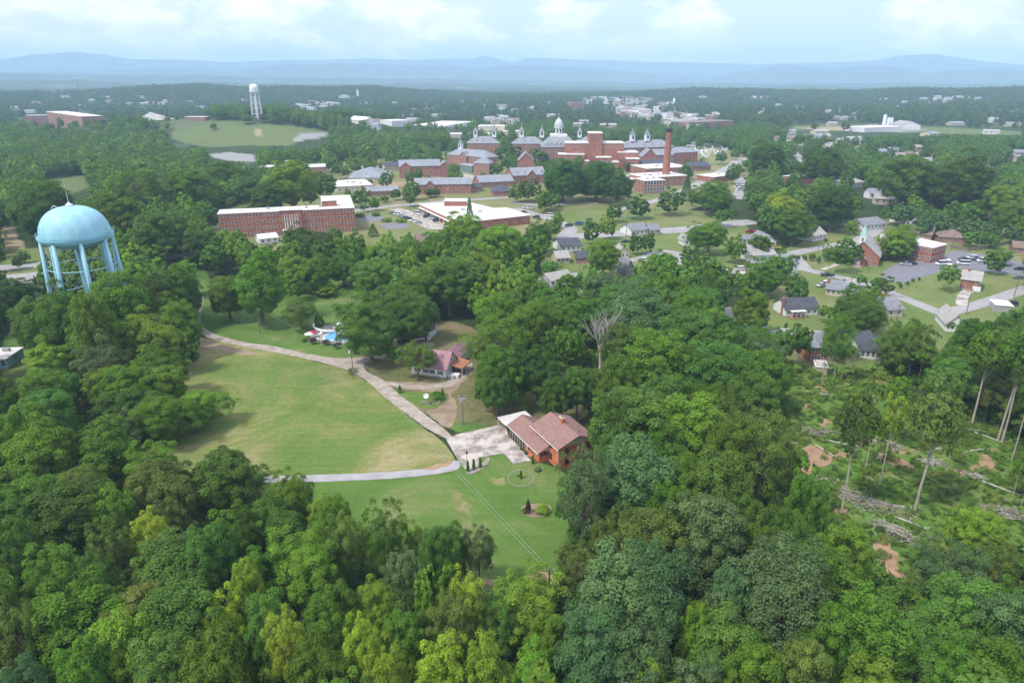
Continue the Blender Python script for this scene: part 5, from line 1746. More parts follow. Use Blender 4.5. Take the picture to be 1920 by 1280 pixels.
hs('white cottage with tan roof beside the purple tree and pines', 5, 1170, 148, 1250, 145, 14, 3.2, wall='white_wall', roof='gable', rm='lt_roof', rh=3, rows=1, cols=3, axis='y')
hs('grey-roofed white house half hidden by the big tree at the street bend', 5, 262, 285, 350, 282, 13, 3.2, wall='white_wall', roof='gable', rm='grey_roof', rh=3, rows=1, cols=4, axis='y')
hs('tiny white shed with a grey roof left of the street bend', 5, 142, 262, 190, 260, 6, 2.6, wall='white_wall', roof='gable', rm='grey_roof', rh=1.6, rows=1, cols=2)
hs('large white house with pale roof behind the trees at the corner', 5, 200, 385, 345, 378, 13, 4, wall='white_wall', roof='gable', rm='lt_roof', rh=3.4, rows=1, cols=6)
hs('narrow grey-sided two-storey house with dark gable at the corner', 5, 428, 470, 482, 462, 8, 5.6, wall='white_wall', roof='gable', rm='grey_roof', rh=2.4, rows=2, cols=2, axis='y')
hs('red brick two-storey house with a blue-grey roof seen through bare trunks', 5, 560, 1010, 790, 1000, 10, 5.2, wall='brick', roof='gable', rm='grey_roof', rh=2.6, rows=2, cols=6, over=.6)
hs('dark grey roofed house with pale skylights beside the cleared slope', 5, 880, 985, 1040, 1000, 14, 3, wall='white_wall', roof='hip', rm='dark_roof', rh=3.2, rows=1, cols=5)
hs('light grey roofed house below the street junction', 5, 1420, 812, 1535, 822, 13, 3, wall='white_wall', roof='gable', rm='lt_roof', rh=3, rows=1, cols=4, axis='y')
hs('brown-roofed house at the right edge beyond the parking lot', 5, 1845, 320, 1960, 330, 10, 3, wall='brick', roof='gable', rm='brown_roof', rh=2.2, rows=1, cols=4)
hs('white metal carport roof beside the dark pickup at the right edge', 5, 1730, 690, 1840, 700, 7, 2.6, wall='galv', roof='flat', rm='white_roof', name='carport', cat='carport', group=None)
hs('orange-roofed garden shed behind the big round tree', 5, 985, 640, 1045, 635, 4, 2.4, wall='tan_wall', roof='gable', rm='rust_roof', rh=1.2, name='shed', cat='shed', group=None)
hs('pink-beige shed in the yard behind the bare trunks', 5, 600, 1085, 672, 1092, 5, 2.4, wall='tan_wall', roof='flat', rm='concrete', name='shed', cat='shed', group=None)
MG = 'houses along the middle streets'
hs('dark-roofed brick bungalow below the street left of the tall bright tree', 6, 560, 345, 700, 335, 12, 3, wall='white_wall', roof='gable', rm='dark_roof', rh=2.6, rows=1, cols=4, group=MG)
hs('small brick house with dark blue-grey roof beside the pale post', 6, 665, 425, 765, 425, 9, 3, wall='brick', roof='gable', rm='dark_roof', rh=2.2, rows=1, cols=3, group=MG)
hs('cream house with an arched carport beside the two dark oval trees', 6, 950, 390, 1030, 385, 13, 3, wall='cream_wall', roof='gable', rm='lt_roof', rh=3, rows=1, cols=3, group=MG, axis='y')
hs('grey house with a steep roof end behind the bushy slope', 6, 1010, 510, 1060, 505, 10, 3.5, wall='slate', roof='gable', rm='grey_roof', rh=3.5, rows=1, cols=2, axis='y', group=MG)
hs('pale-roofed long house in front of the reddish tree', 6, 490, 590, 640, 560, 9, 3, wall='white_wall', roof='gable', rm='lt_roof', rh=2, rows=1, cols=5, group=MG)
hs('olive-roofed cottage left of the small brick house', 6, 530, 425, 620, 420, 9, 2.8, wall='tan_wall', roof='gable', rm='lt_roof', rh=2.2, rows=1, cols=3, group=MG)
hs('white house with a grey roof on the far side of the wide street', 6, 1050, 235, 1160, 222, 11, 3.2, wall='white_wall', roof='gable', rm='grey_roof', rh=2.6, rows=1, cols=4, group=MG)
hs('grey-roofed cottage right of the white street house', 6, 1175, 225, 1245, 220, 9, 2.8, wall='tan_wall', roof='gable', rm='grey_roof', rh=2.4, rows=1, cols=2, group=MG)
hs('small white gable peeping out at the end of the middle street', 6, 1415, 300, 1450, 298, 7, 3, wall='white_wall', roof='gable', rm='lt_roof', rh=2.4, rows=1, cols=1, axis='y', group=MG)
hs('white shop with a bright red metal roof by the upper street', 4, 835, 470, 890, 472, 16, 4, wall='white_wall', roof='gable', rm='bright_red', rh=3.5, rows=1, cols=4, name='shop', cat='shop', group=None)
hs('white flat shed left of the red-roofed shop', 4, 768, 440, 815, 440, 12, 4.5, wall='white_wall', roof='flat', rm='white_roof', rows=1, cols=4, group='far houses among the trees')
FH = 'far houses among the trees'
hs('tall white farmhouse standing clear above the trees', 4, 822, 385, 872, 383, 13, 8, wall='white_wall', roof='gable', rm='lt_roof', rh=4, rows=2, cols=4, group=FH)
hs('white cottage pair with beige roof above the dark tree clump', 4, 935, 580, 1020, 572, 14, 4, wall='white_wall', roof='hip', rm='lt_roof', rh=3.5, rows=1, cols=4, group=FH)
hs('pale house below the beige cottage pair', 4, 905, 590, 945, 592, 9, 3.4, wall='tan_wall', roof='gable', rm='lt_roof', rh=2.6, rows=1, cols=2, group=FH)
rg = random.Random(77)
SP = [Z(4, *q) for q in ((985, 375), (1095, 395), (1150, 385), (1215, 420), (1260, 410), (1330, 412), (1400, 425), (1340, 450), (1660, 490), (1720, 505), (1740, 460), (570, 275), (525, 318), (580, 315), (680, 305), (490, 225),
                          (440, 145), (440, 165), (900, 195), (1400, 102), (1430, 105), (1480, 80), (1490, 90), (1650, 80), (1800, 160), (1890, 150), (1800, 230), (1690, 275), (1390, 290), (1740, 760), (1050, 640), (1075, 670), (625, 640))]
SP += [(272, 195), (250, 205), (450, 190), (350, 193), (95, 180), (20, 205), (45, 212), (760, 228), (640, 182), (1075, 238), (1085, 232), (800, 204), (1180, 218), (1018, 195), (1127, 240)]
for k in range(70):          # villages and farms scattered through the far woods
    u0, v0 = rg.choice(((1430, 185), (1700, 190), (1850, 225), (620, 186), (780, 205), (300, 200), (120, 195), (1020, 215), (1480, 262), (1650, 275), (1850, 300), (250, 190), (900, 200), (1560, 215)))
    SP.append((min(1910, max(8, u0 + rg.gauss(0, 60))), max(184, v0 + rg.gauss(0, 8))))
FHL = []
for i, (u, v) in enumerate(SP):
    p = T(u, v)
    w = rg.uniform(9, 14) if p.y < 900 else rg.uniform(14, 30)
    FHL.append((u, v, p, w, rg.choice(('white_wall', 'white_wall', 'cream_wall', 'tan_wall')), rg.choice(('lt_roof', 'lt_roof', 'slate', 'slate', 'brown_roof')), rg.uniform(-.5, .5)))
order = sorted(range(len(FHL)), key=lambda i: FHL[i][0])
def side_of(u):
    return 'left' if u < 960 else 'right'
for r_i, i in enumerate(order):
    u, v, p, w, wl, rf, a = FHL[i]
    cw = {'white_wall': 'white', 'cream_wall': 'cream', 'tan_wall': 'tan'}[wl]
    rw = {'lt_roof': 'pale', 'slate': 'slate', 'white_roof': 'white', 'brown_roof': 'brown'}[rf]
    k = r_i if r_i < len(order) / 2 else len(order) - 1 - r_i
    bldg('far_house', 'far-off %s house with %s roof among trees, %s scattered house from the %s' % (cw, rw, ordw(k), 'left' if r_i < len(order) / 2 else 'right'), 'house',
         p, p + Vector((w * math.cos(a), w * math.sin(a), 0)), w * .7, 4.2, wl, 'gable', rf, 2.8, z0=p.z, rows=1, cols=3, ww=1.6, wh=1.6, group=FH)

# ------------------------------------------------------------------ cars
def car_meshes(kind):
    prof = {'sedan': ([(-2.3, .35), (-2.3, .75), (-2.1, .88), (-1.2, .95), (1.1, .98), (1.6, 1.0), (2.25, .92), (2.32, .4)], [(-1.25, .95), (-.55, 1.42), (.75, 1.45), (1.55, 1.0)], 4.6, 1.8),
            'suv': ([(-2.3, .4), (-2.3, .95), (-2.1, 1.05), (-1.3, 1.1), (2.25, 1.12), (2.32, .45)], [(-1.35, 1.1), (-.75, 1.72), (2.0, 1.74), (2.25, 1.12)], 4.6, 1.88),
            'van': ([(-2.7, .4), (-2.7, .95), (-2.45, 1.15), (-2.0, 1.2), (2.6, 1.2), (2.65, .45)], [(-2.1, 1.2), (-1.45, 2.1), (2.45, 2.15), (2.6, 1.2)], 5.4, 1.98),
            'pickup': ([(-2.8, .45), (-2.8, 1.0), (-2.6, 1.1), (-1.4, 1.15), (.7, 1.15), (.75, 1.0), (2.75, 1.0), (2.8, .5)], [(-1.4, 1.15), (-.8, 1.75), (.45, 1.77), (.65, 1.15)], 5.6, 1.95)}[kind]
    body, cab, L, W = prof
    hw = W / 2
    def ext(pts, m, w0, w1, mb):
        n = len(pts)
        z0, z1 = min(p[1] for p in pts), max(p[1] for p in pts)
        f = lambda z: w0 + (w1 - w0) * ((z - z0) / (z1 - z0))
        vs = [(x, -f(z), z) for x, z in pts] + [(x, f(z), z) for x, z in pts]
        mb.add(vs, [tuple(range(n)), tuple(range(2 * n - 1, n - 1, -1))] + [(i, n + i, n + (i + 1) % n, (i + 1) % n) for i in range(n)], m)
        return mb
    b = ext(body, 'car', hw, hw * .95, MB())
    x0, x1 = cab[1][0], cab[2][0]
    z1 = cab[1][1]
    b.box(x0 - .02, x1 + .02, -hw * .76, hw * .76, z1 - .02, z1 + .05, 'car')
    g = ext(cab, 'glass', hw * .93, hw * .76, MB())
    wh = MB().tube((0, -.11, 0), (0, .11, 0), .34, .34, 'tyre', 12).tube((0, -.12, 0), (0, .12, 0), .19, .19, 'galv', 10)
    li = MB().box(body[0][0] - .02, body[0][0] + .1, -hw * .85, -hw * .5, .62, .78, 'white_paint').box(body[0][0] - .02, body[0][0] + .1, hw * .5, hw * .85, .62, .78, 'white_paint')
    return b.mesh('body'), g.mesh('cabin_glass'), wh.mesh('wheel'), li.mesh('headlights'), L, hw
CARM = {}
def car(px, kind, colr, rz, label, group=None):
    if kind not in CARM:
        CARM[kind] = car_meshes(kind)
    b, g, w, li, L, hw = CARM[kind]
    p = P(*px)
    t = thing('parked_' + ('van' if kind == 'van' else 'pickup' if kind == 'pickup' else 'car'), label, {'van': 'van', 'pickup': 'pickup truck'}.get(kind, 'car'), (p.x, p.y, .13), rz, group)
    bo = link('body', b, t)
    bo.color = (*colr, 1)
    link('cabin_glass', g, t)
    link('headlights', li, t)
    for sx in (-1, 1):
        for sy in (-1, 1):
            link('wheel', w, t, (sx * L * .31, sy * (hw - .1), .34))
WHT, SIL, DRK, BLU, RED, GRY = (.8, .8, .8), (.42, .44, .46), (.02, .022, .03), (.03, .09, .22), (.3, .02, .02), (.15, .16, .18)
CN = {WHT: 'white', SIL: 'silver', DRK: 'black', BLU: 'blue', RED: 'red', GRY: 'grey'}
CP_ = 'cars in the church parking lot'
for (x, y), k, c, rz, lb in [((1398, 395), 'van', WHT, .2, 'white van parked alone at the left of the church lot group'), ((1535, 392), 'van', WHT, -.25, 'long white minibus in the church lot nearest the brick house'),
                             ((1537, 362), 'sedan', DRK, -.1, 'dark car in the church lot behind the white minibus'), ((1590, 356), 'suv', WHT, -.1, 'white car second from the right in the far church lot row'),
                             ((1618, 366), 'sedan', DRK, -.1, 'dark car between the two white vehicles in the church lot'), ((1662, 376), 'van', WHT, -.1, 'white van at the right end of the far church lot row'),
                             ((1172, 396), 'sedan', SIL, -.35, 'silver car beside the tree by the church hall'), ((1208, 391), 'sedan', DRK, -.35, 'black car by the church hall corner'),
                             ((1890, 425), 'sedan', DRK, -.1, 'dark car at the right edge of the church lot'), ((1885, 480), 'sedan', GRY, -.2, 'grey car lowest at the right edge of the lot'),
                             ((1440, 392), 'van', WHT, 1.2, 'white van end-on behind the grey-leaved tree')]:
    car(Z(5, x, y), k, c, rz, lb, CP_)
car(Z(5, 1832, 648), 'suv', DRK, -.2, 'black vehicle beside the white carport at the right edge')
car(Z(5, 677, 464), 'pickup', DRK, -.1, 'black pickup on the road below the church')
car(Z(5, 1452, 756), 'sedan', DRK, -.3, 'black car on the road at the street junction')
car(Z(5, 350, 292), 'pickup', (.5, .45, .02), .2, 'yellow truck beside the grey-roofed white house')
car(Z(5, 190, 190), 'pickup', RED, 0, 'dark red vehicle on the drive left of the big green tree')
car(Z(5, 122, 428), 'suv', WHT, .3, 'white car on the concrete by the left corner house')
car(Z(5, 660, 520), 'suv', WHT, .5, 'white car beside the tan house')
car(Z(5, 640, 530), 'sedan', SIL, .5, 'silver car left of the white one by the tan house')
car((753, 640), 'suv', DRK, 1.4, 'dark blue car under the trees by the garden shed')
car((783, 639), 'suv', WHT, .3, 'white vehicle parked in front of the garden shed')
for (x, y), k, c, rz, lb in [((1005, 275), 'sedan', DRK, .0, 'black car on the middle street by the tall post'), ((615, 165), 'suv', DRK, -.3, 'black car on the street corner below the lawn'), ((390, 108), 'suv', DRK, -.2, 'dark car on the street right of the flat white roof'),
                             ((685, 155), 'van', BLU, -.15, 'bright blue vehicle on the corner below the big lawn'), ((480, 95), 'van', WHT, -.3, 'white van on the sloping campus street'), ((318, 40), 'suv', WHT, .2, 'white car left of the pair at the street top'),
                             ((352, 46), 'suv', WHT, .2, 'white car right of the pair at the street top'), ((300, 72), 'sedan', DRK, -.2, 'dark car above the flat white roof corner'), ((1130, 408), 'suv', WHT, .2, 'white car in the drive by the dark oval trees'),
                             ((1165, 398), 'sedan', SIL, .2, 'silver car right of the white car by the oval trees'), ((1795, 465), 'sedan', WHT, .2, 'white car at the right end of the middle street'), ((1870, 205), 'pickup', RED, .1, 'red vehicle on the upper lane behind trees')]:
    car(Z(6, x, y), k, c, rz, lb)
for i, (x, y, c) in enumerate(((1315, 963, GRY), (1345, 972, WHT), (1372, 982, SIL), (1400, 998, GRY), (1428, 1002, DRK), (1462, 1020, WHT), (1495, 1030, SIL))):
    car(Z(2, x, y), 'suv' if i % 2 else 'sedan', c, .15, '%s car, %s from the top in the left row of the campus lot' % (CN[c], ordw(i)), 'cars in the campus parking lot')
for i, (x, y, c) in enumerate(((1482, 968, WHT), (1515, 975, WHT), (1555, 990, DRK), (1588, 1000, WHT), (1622, 1018, DRK), (1690, 1043, WHT))):
    car(Z(2, x, y), 'suv' if i % 2 else 'van', c, .15, '%s vehicle, %s from the top beside the canopy of the campus lot' % (CN[c], ordw(i)), 'cars in the campus parking lot')
for i, (u, v) in enumerate(((1382, 352), (1386, 357), (1390, 353))):
    car((u, v), 'van', WHT, .4, ['left', 'lower', 'right'][i] + ' one of three white vehicles by the road store', 'white vehicles by the road store')

# far pale stones of the cemetery
rg = random.Random(9)
gm = MB().box(-1.6, 1.6, -.6, .6, 0, .5, 'white_paint').box(-1.2, 1.2, -.3, .3, .5, 2.1, 'white_paint').mesh('grave_monument')
CEM = [(1268, 285), (1300, 266), (1362, 264), (1372, 280), (1330, 296), (1300, 292)]
k = 0
while k < 120:
    u, v = rg.uniform(1264, 1376), rg.uniform(264, 297)
    if not inpoly(np.array([u]), np.array([v]), CEM)[0]:
        continue
    p = T(u, v)
    tag(link('grave_monument', gm, None, p, rg.uniform(0, 3)), 'small white stone monument among young trees right of the brick chimney', 'gravestone', 'white monuments of the cemetery')
    k += 1

# ------------------------------------------------------------------ poles and wires
def pole(px, H, label, arm=0.0, tr_=0, lamp=False, rz=0.0, r=.16, mt='pole'):
    p = P(*px)
    t = thing('utility_pole', label, 'utility pole', (p.x, p.y, 0), rz)
    MB().tube((0, 0, -.3), (0, 0, H), r, r * .7, mt, 8).build('pole', t)
    if arm:
        MB().box(-arm, arm, -.08, .08, H - .7, H - .55, mt).build('crossarm', t)
        for x in (-arm + .1, 0, arm - .1):
            MB().tube((x, 0, H - .55), (x, 0, H - .35), .06, .04, 'white_paint', 6).build('insulator', t)
    for k in range(tr_):
        x = (-.55, .55, 0)[k]
        MB().tube((x, -.2 - .35 * (k == 2), H - 2.0), (x, -.2 - .35 * (k == 2), H - 1.0), .28, .28, 'galv', 10).tube((x, -.2, H - 1.0), (x, -.2, H - .75), .06, .06, 'dark', 6).build('transformer', t)
    if lamp:
        MB().tube((0, 0, H - .4), (1.6, 0, H), .04, .04, 'galv', 5).box(1.4, 2.1, -.14, .14, H - .05, H + .1, 'white_paint').build('street_lamp_head', t)
    return Vector((p.x, p.y, H))
H1 = pole((488, 626), 9.2, 'pale utility pole at the edge of the upper lawn', .5)
H2 = pole((663, 709), 9.0, 'dark utility pole beside the fork of the gravel drive', 0, r=.17)
q2 = P(663, 709)
tr2 = thing('pole_lamp', 'white lamp hanging at the top of the pole by the drive fork', 'lamp', (q2.x, q2.y, 0))
MB().tube((0, -.1, 8.5), (-.5, -.4, 8.6), .04, .04, 'galv', 5).tube((-.5, -.4, 7.9), (-.5, -.4, 8.6), .2, .2, 'white_paint', 8).build('lamp_head', tr2)
H3 = pole((868, 797), 8.6, 'utility pole with transformers beside the garden island', .9, 3, rz=.2)
pole((137, 737), 7.5, 'thin wooden pole in the clearing of the left wood')
pole(Z(5, 830, 505), 11, 'wooden utility pole on the road below the church', .8)
pole(Z(5, 928, 448), 10, 'leaning utility pole on the lawn before the church', .6)
pole(Z(5, 1553, 708), 10, 'utility pole right of the street junction', .8)
pole(Z(5, 1855, 600), 9.5, 'dark utility pole with a lamp above the right-hand road', .5, lamp=True)
pole(Z(5, 1458, 300), 11, 'utility pole with a lamp at the top of the church lot', .5, lamp=True)
pole(Z(5, 1555, 240), 9, 'utility pole behind the brown-roofed ranch house', .5)
pole(Z(5, 1625, 305), 10, 'bare utility pole on the grass right of the church lot')
pole(Z(5, 618, 310), 9, 'utility pole on the upper road by the plum bush', .5)
pole(Z(5, 1105, 790), 9, 'utility pole between the pale house and the scrub', .6)
pole(Z(6, 1010, 245), 13, 'tall utility pole on the wide middle street', .9, 1)
pole(Z(6, 1205, 175), 12, 'utility pole before the round dark trees', .8)
pole(Z(6, 410, 450), 9, 'pole with a lamp left of the olive-roofed cottage', .4)
pole(Z(6, 690, 470), 8, 'pole beside the small brick house', .3)
pole(Z(6, 1550, 100), 12, 'utility pole behind the bright street tree', .8)
pole(Z(6, 848, 490), 7, 'pale thick post in front of the tall bright tree', 0, r=.3, mt='white_paint')
pole(Z(2, 330, 1080), 12, 'pale pole with a box in front of the brick ward', .8, 1, mt='galv')
pole(Z(2, 1395, 960), 8, 'lamp pole at the top of the campus parking lot', 0, lamp=True, mt='galv')
pole(Z(2, 1130, 1010), 9, 'lamp pole between the two mulch ovals', 0, lamp=True, mt='galv')
pole(Z(2, 1685, 880), 9, 'lamp pole beside the campus road', 0, lamp=True, mt='galv')
pole(Z(4, 605, 350), 11, 'utility pole at the top of the upper street', .8)
pole(Z(4, 912, 560), 11, 'utility pole by the beige cottage pair', .8)
pole((192, 262), 14, 'thin white pole in the far left woods', 0, mt='white_paint')
pole(Z(1, 573, 605), 14, 'tall pale pole below the far left meadow', 0, mt='white_paint', r=.3)

def wire(name, a, b, sag, label, r=.016, n=18):
    a, b = Vector(a), Vector(b)
    pts = [a.lerp(b, k / n) + Vector((0, 0, -sag * 4 * (k / n) * (1 - k / n))) for k in range(n + 1)]
    m = MB()
    for i in range(n):
        m.tube(pts[i], pts[i + 1], r, r, 'galv', 5)
    tag(m.build(name), label, 'cable', 'overhead cables')
E = P(1023, 1062, 8.5)
pole(tuple(proj(E.x + .6, E.y - .3, 0)[:2]), 8.7, 'utility pole hidden in the scrub at the foot of the lower lawn', .8)
wire('overhead_cable', H2 + Vector((.25, 0, -.4)), E + Vector((.35, .1, 0)), 1.0, 'right-hand strand of the twin cable crossing the lower lawn')
wire('overhead_cable', H2 + Vector((-.2, 0, -.5)), E + Vector((-.2, -.1, -.1)), 1.15, 'left-hand strand of the twin cable crossing the lower lawn')
wire('overhead_cable', H1, H2 + Vector((0, 0, -.3)), .7, 'cable strung between the two poles along the gravel drive')
wire('overhead_cable', H2 + Vector((0, 0, -.3)), P(838, 690, 3.2), .6, 'cable running from the fork pole to the white house')
wire('overhead_cable', H3 + Vector((0, 0, -.5)), P(940, 786, 3.0), .5, 'cable running from the transformer pole to the carport')
wire('guy_wire', H3 + Vector((0, 0, -1.5)), P(887, 800, 0), 0, 'slanting guy wire at the transformer pole', .02, 4)

# ------------------------------------------------------------------ cleared slope: bare trunks, dead trees, brush, logs
def slender(px, v_top, w, label, col='mid', dead=False):
    p = P(*px)
    H = 6
    while proj(p.x, p.y, H)[1] > v_top and H < 34:
        H += .4
    dep = proj(p.x, p.y, H * .8)[2]
    r = w / 2 * dep / F
    rg = random.Random(int(px[0]))
    cr, tk, top, rad = TK['high'][rg.randrange(3)]
    o = thing('slender_tree', label, 'tree', (p.x, p.y, 0), rg.uniform(0, 6.28), 'tall bare-trunked trees of the cleared slope', (r / rad, r / rad, H / top))
    a = link('crown', cr, o)
    a.color = (*LC[col][0], 1)
    tt = link('trunk', tk, o, (0, 0, 0))
for (x, y), vt, w, lb, c in [((835, 915), 712, 96, 'tall forked pale-trunked tree in the middle of the cleared slope', 'olive'), ((470, 925), 712, 84, 'dark narrow tall tree with pale trunk above the longest brush pile', 'dark'),
                             ((660, 780), 740, 40, 'thin tree with a yellowish haze of leaves between the two tall ones', 'yg'), ((590, 700), 770, 44, 'short yellowish saplings clump beside the dark tall tree', 'yg'),
                             ((700, 600), 690, 46, 'thin pale trunk above the far brush pile', 'mid'), ((1125, 470), 620, 70, 'tall straight tree at the wood edge above the cleared slope', 'mid'),
                             ((1255, 548), 600, 70, 'left one of the twin pale trunks at the right edge', 'mid'), ((1275, 560), 600, 70, 'right one of the twin pale trunks at the right edge', 'dark'),
                             ((1325, 650), 660, 46, 'slim tree leaning at the right edge of the slope', 'mid'), ((945, 560), 690, 50, 'slim tree behind the forked tree', 'bm'), ((985, 730), 770, 24, 'vine-covered narrow trunk right of the forked tree', 'dark'),
                             ((1320, 860), 850, 26, 'short thin trunk low at the right edge', 'mid'), ((380, 230), 640, 26, 'bare-trunked tree before the red brick house, left', 'mid'), ((430, 260), 640, 26, 'bare-trunked tree before the red brick house, middle', 'bm'),
                             ((470, 250), 630, 40, 'bare-trunked tree before the red brick house, right', 'mid'), ((250, 190), 625, 44, 'dark ragged tree left of the red brick house', 'dark'), ((1040, 300), 640, 60, 'forked pale tree in the scrub below the street', 'mid'),
                             ((800, 250), 640, 60, 'slim tree beside the skylight house', 'mid'), ((855, 260), 650, 46, 'slim leaning tree right of the skylight house', 'olive'), ((1370, 880), 840, 24, 'thin sapling at the far right edge', 'mid')]:
    slender(Z(10, x, y), vt, w, lb, c)
def dead_tree(px, v_top, spread, label, seed, mt='dead_wood'):
    p = P(*px)
    H = 6
    while proj(p.x, p.y, H)[1] > v_top and H < 34:
        H += .4
    rg = random.Random(seed)
    t = thing('dead_tree', label, 'dead tree', (p.x, p.y, 0), 0)
    main = MB().path([(0, 0, -.3), (.1, .1, H * .2), (0, .2, H * .36)], [.6, .5, .42], mt, 8).build('trunk', t)
    def grow(m, s, d, L, r, lev):
        e = s + d * L
        mid = s.lerp(e, .5) + Vector((rg.uniform(-.1, .1), rg.uniform(-.1, .1), 0)) * L
        m.path([s, mid, e], [r, r * .75, r * .5], mt, 5)
        if lev > 0:
            for k in range(3 if lev > 1 else 2):
                dd = (d + Vector((rg.uniform(-.75, .75), rg.uniform(-.75, .75), rg.uniform(-.1, .6)))).normalized()
                grow(m, mid.lerp(e, rg.uniform(.3, 1)), dd, L * rg.uniform(.5, .72), r * .5, lev - 1)
    for k in range(8):
        a = 2 * PI * k / 8 + rg.uniform(-.3, .3)
        d = Vector((math.cos(a) * spread, math.sin(a) * spread, 1)).normalized()
        m = MB()
        grow(m, Vector((0, .2, H * rg.uniform(.22, .36))), d, H * rg.uniform(.33, .44), .22, 3)
        m.build('limb', t)
dead_tree((1124, 705), 594, .26, 'dead white tree with bare upswept limbs in the middle of the woods', 5)
dead_tree((1160, 712), 640, .5, 'grey leafless tree right of the dead white tree', 9, 'pale_bark')
dead_tree((1075, 1095), 1055, 1.2, 'small fallen dead branches with grey twigs at the foot of the lower lawn', 3, 'pale_bark')
def brush(px, wx, wy, n, label, seed, ang=0.0, hh=1.2):
    p = P(*px)
    rg = random.Random(seed)
    t = thing('brush_pile', label, 'brush pile', (p.x, p.y, 0), ang, 'piles of grey cut branches')
    m = MB()
    for i in range(n):
        c = Vector((max(-wx * .8, min(wx * .8, rg.gauss(0, wx * .38))), max(-wy * .8, min(wy * .8, rg.gauss(0, wy * .36))), 0))
        k = max(.1, 1 - (c.x / wx) ** 2 - (c.y / wy) ** 2)
        c.z = rg.uniform(.05, hh) * k
        a = rg.gauss(.2, 1.0)
        L = rg.uniform(1.2, 4.2)
        d = Vector((math.cos(a), math.sin(a), rg.uniform(-.2, .25))) * L / 2
        c.z = max(c.z, abs(d.z) + .05)
        r = rg.uniform(.02, .07)
        bend = Vector((rg.uniform(-.25, .25), rg.uniform(-.25, .25), rg.uniform(0, .2)))
        m.path([c - d, c + bend, c + d], [r, r * .8, r * .4], rg.choice(('dead_wood', 'pale_bark', 'dead_wood', 'bark')), 5)
    m.build('branches', t)
for (x, y), wx, wy, n, lb, a in [((470, 800), 7, 3.5, 190, 'largest tangle of grey branches at the foot of the dark tall tree', -1.0), ((640, 880), 8, 3, 190, 'long grey brush pile running down the slope from the dark tree', -.5),
                                 ((735, 1010), 6, 2.6, 150, 'brush pile with pale broken wood above the clay gully', -1.0), ((330, 512), 6, 2.5, 110, 'far left brush pile at the top of the slope', -.2),
                                 ((685, 570), 5, 3, 110, 'brush pile beside the yellowish saplings', -.9), ((930, 665), 4, 2.5, 70, 'small brush pile behind the forked tree', 0.1), ((1290, 915), 6, 2.2, 130, 'low line of brush at the right edge', -.4),
                                 ((1130, 735), 2.6, 1.3, 60, 'small grey heap below the clay scar on the right', -.3)]:
    brush(Z(10, x, y), wx, wy, n, lb, int(x), a)
brush((1062, 757), 4, 2.5, 80, 'reddish brush heap at the wood edge behind the orange house', 44, .3)
for i, ((x, y), L, a) in enumerate([((1140, 500), 11, -.45), ((450, 560), 9, -.5), ((400, 610), 7, -1.2), ((930, 590), 6, -.2), ((770, 880), 8, -.3), ((820, 965), 6, -.8), ((1190, 530), 9, -1.0), ((1270, 790), 7, -.9), ((360, 315), 6, -.4), ((1150, 600), 4, 0.2)]):
    p = P(*Z(10, x, y))
    rg = random.Random(i)
    t = thing('fallen_log', 'pale fallen trunk on the cleared slope, ' + ['highest, at the wood edge', 'beside the far left brush pile', 'pointing down over the clay track', 'thin one behind the forked tree', 'right of the long brush pile',
              'lowest, near the clay gully', 'steep one at the right wood edge', 'curved one on the right of the slope', 'thin one at the top left', 'short one above the right clay scar'][i], 'log', (p.x, p.y, .15), a, 'fallen trunks on the slope')
    MB().path([(-L / 2, 0, .05), (0, rg.uniform(-.3, .3), .12), (L / 2, 0, .1)], [.2, .16, .07], 'dead_wood', 7).build('stem', t)
    b_m = MB()
    for k in range(3):
        x0 = rg.uniform(0, L / 2)
        b_m.tube((x0, 0, .1), (x0 + rg.uniform(.5, 1.4), rg.uniform(-1, 1), rg.uniform(.1, .9)), .06, .02, 'dead_wood', 5)
    b_m.build('branch', t)
fence([Z(5, *q) for q in ((1450, 285), (1560, 305), (1700, 290), (1830, 260), (1900, 255))], 1.8, 'weathered board fence behind the church parking lot', 2.6, 'wood', False)
for (u, v), w, h_, lb in [((Z(2, 1090, 985)), 26, 2, 'clipped hedge above the upper mulch oval, left'), ((Z(2, 1200, 978)), 20, 2, 'clipped hedge above the upper mulch oval, right'),
                          ((Z(2, 1275, 1018)), 26, 2, 'bright hedge above the lower mulch oval, left'), ((Z(2, 1375, 1022)), 28, 2, 'bright hedge above the lower mulch oval, right')]:
    hedge((u, v), w, lb, 'hedge', h_, 'bright' if 'bright' in lb else 'mid', 'campus hedges', 20, ls=.3, dens=60)
# ------------------------------------------------------------------ trees
TREES = []   # x, y, radius, height, kind, colour, hand-placed

def tr(u, v, w, H, col='mid', kind='round', zb=0.0):
    """crown top at photo point (u, v), crown w photo pixels wide, tree H metres tall"""
    p = P(u, v, H + zb)
    dep = proj(p.x, p.y, H)[2]
    TREES.append((p.x, p.y, w / 2 * dep / F, H, kind, col, True))

def trb(u, v, w, H, col='mid', kind='round'):
    """the same from the foot of the trunk"""
    p = P(u, v)
    dep = proj(p.x, p.y, 0)[2]
    TREES.append((p.x, p.y, w / 2 * dep / F, H, kind, col, True))

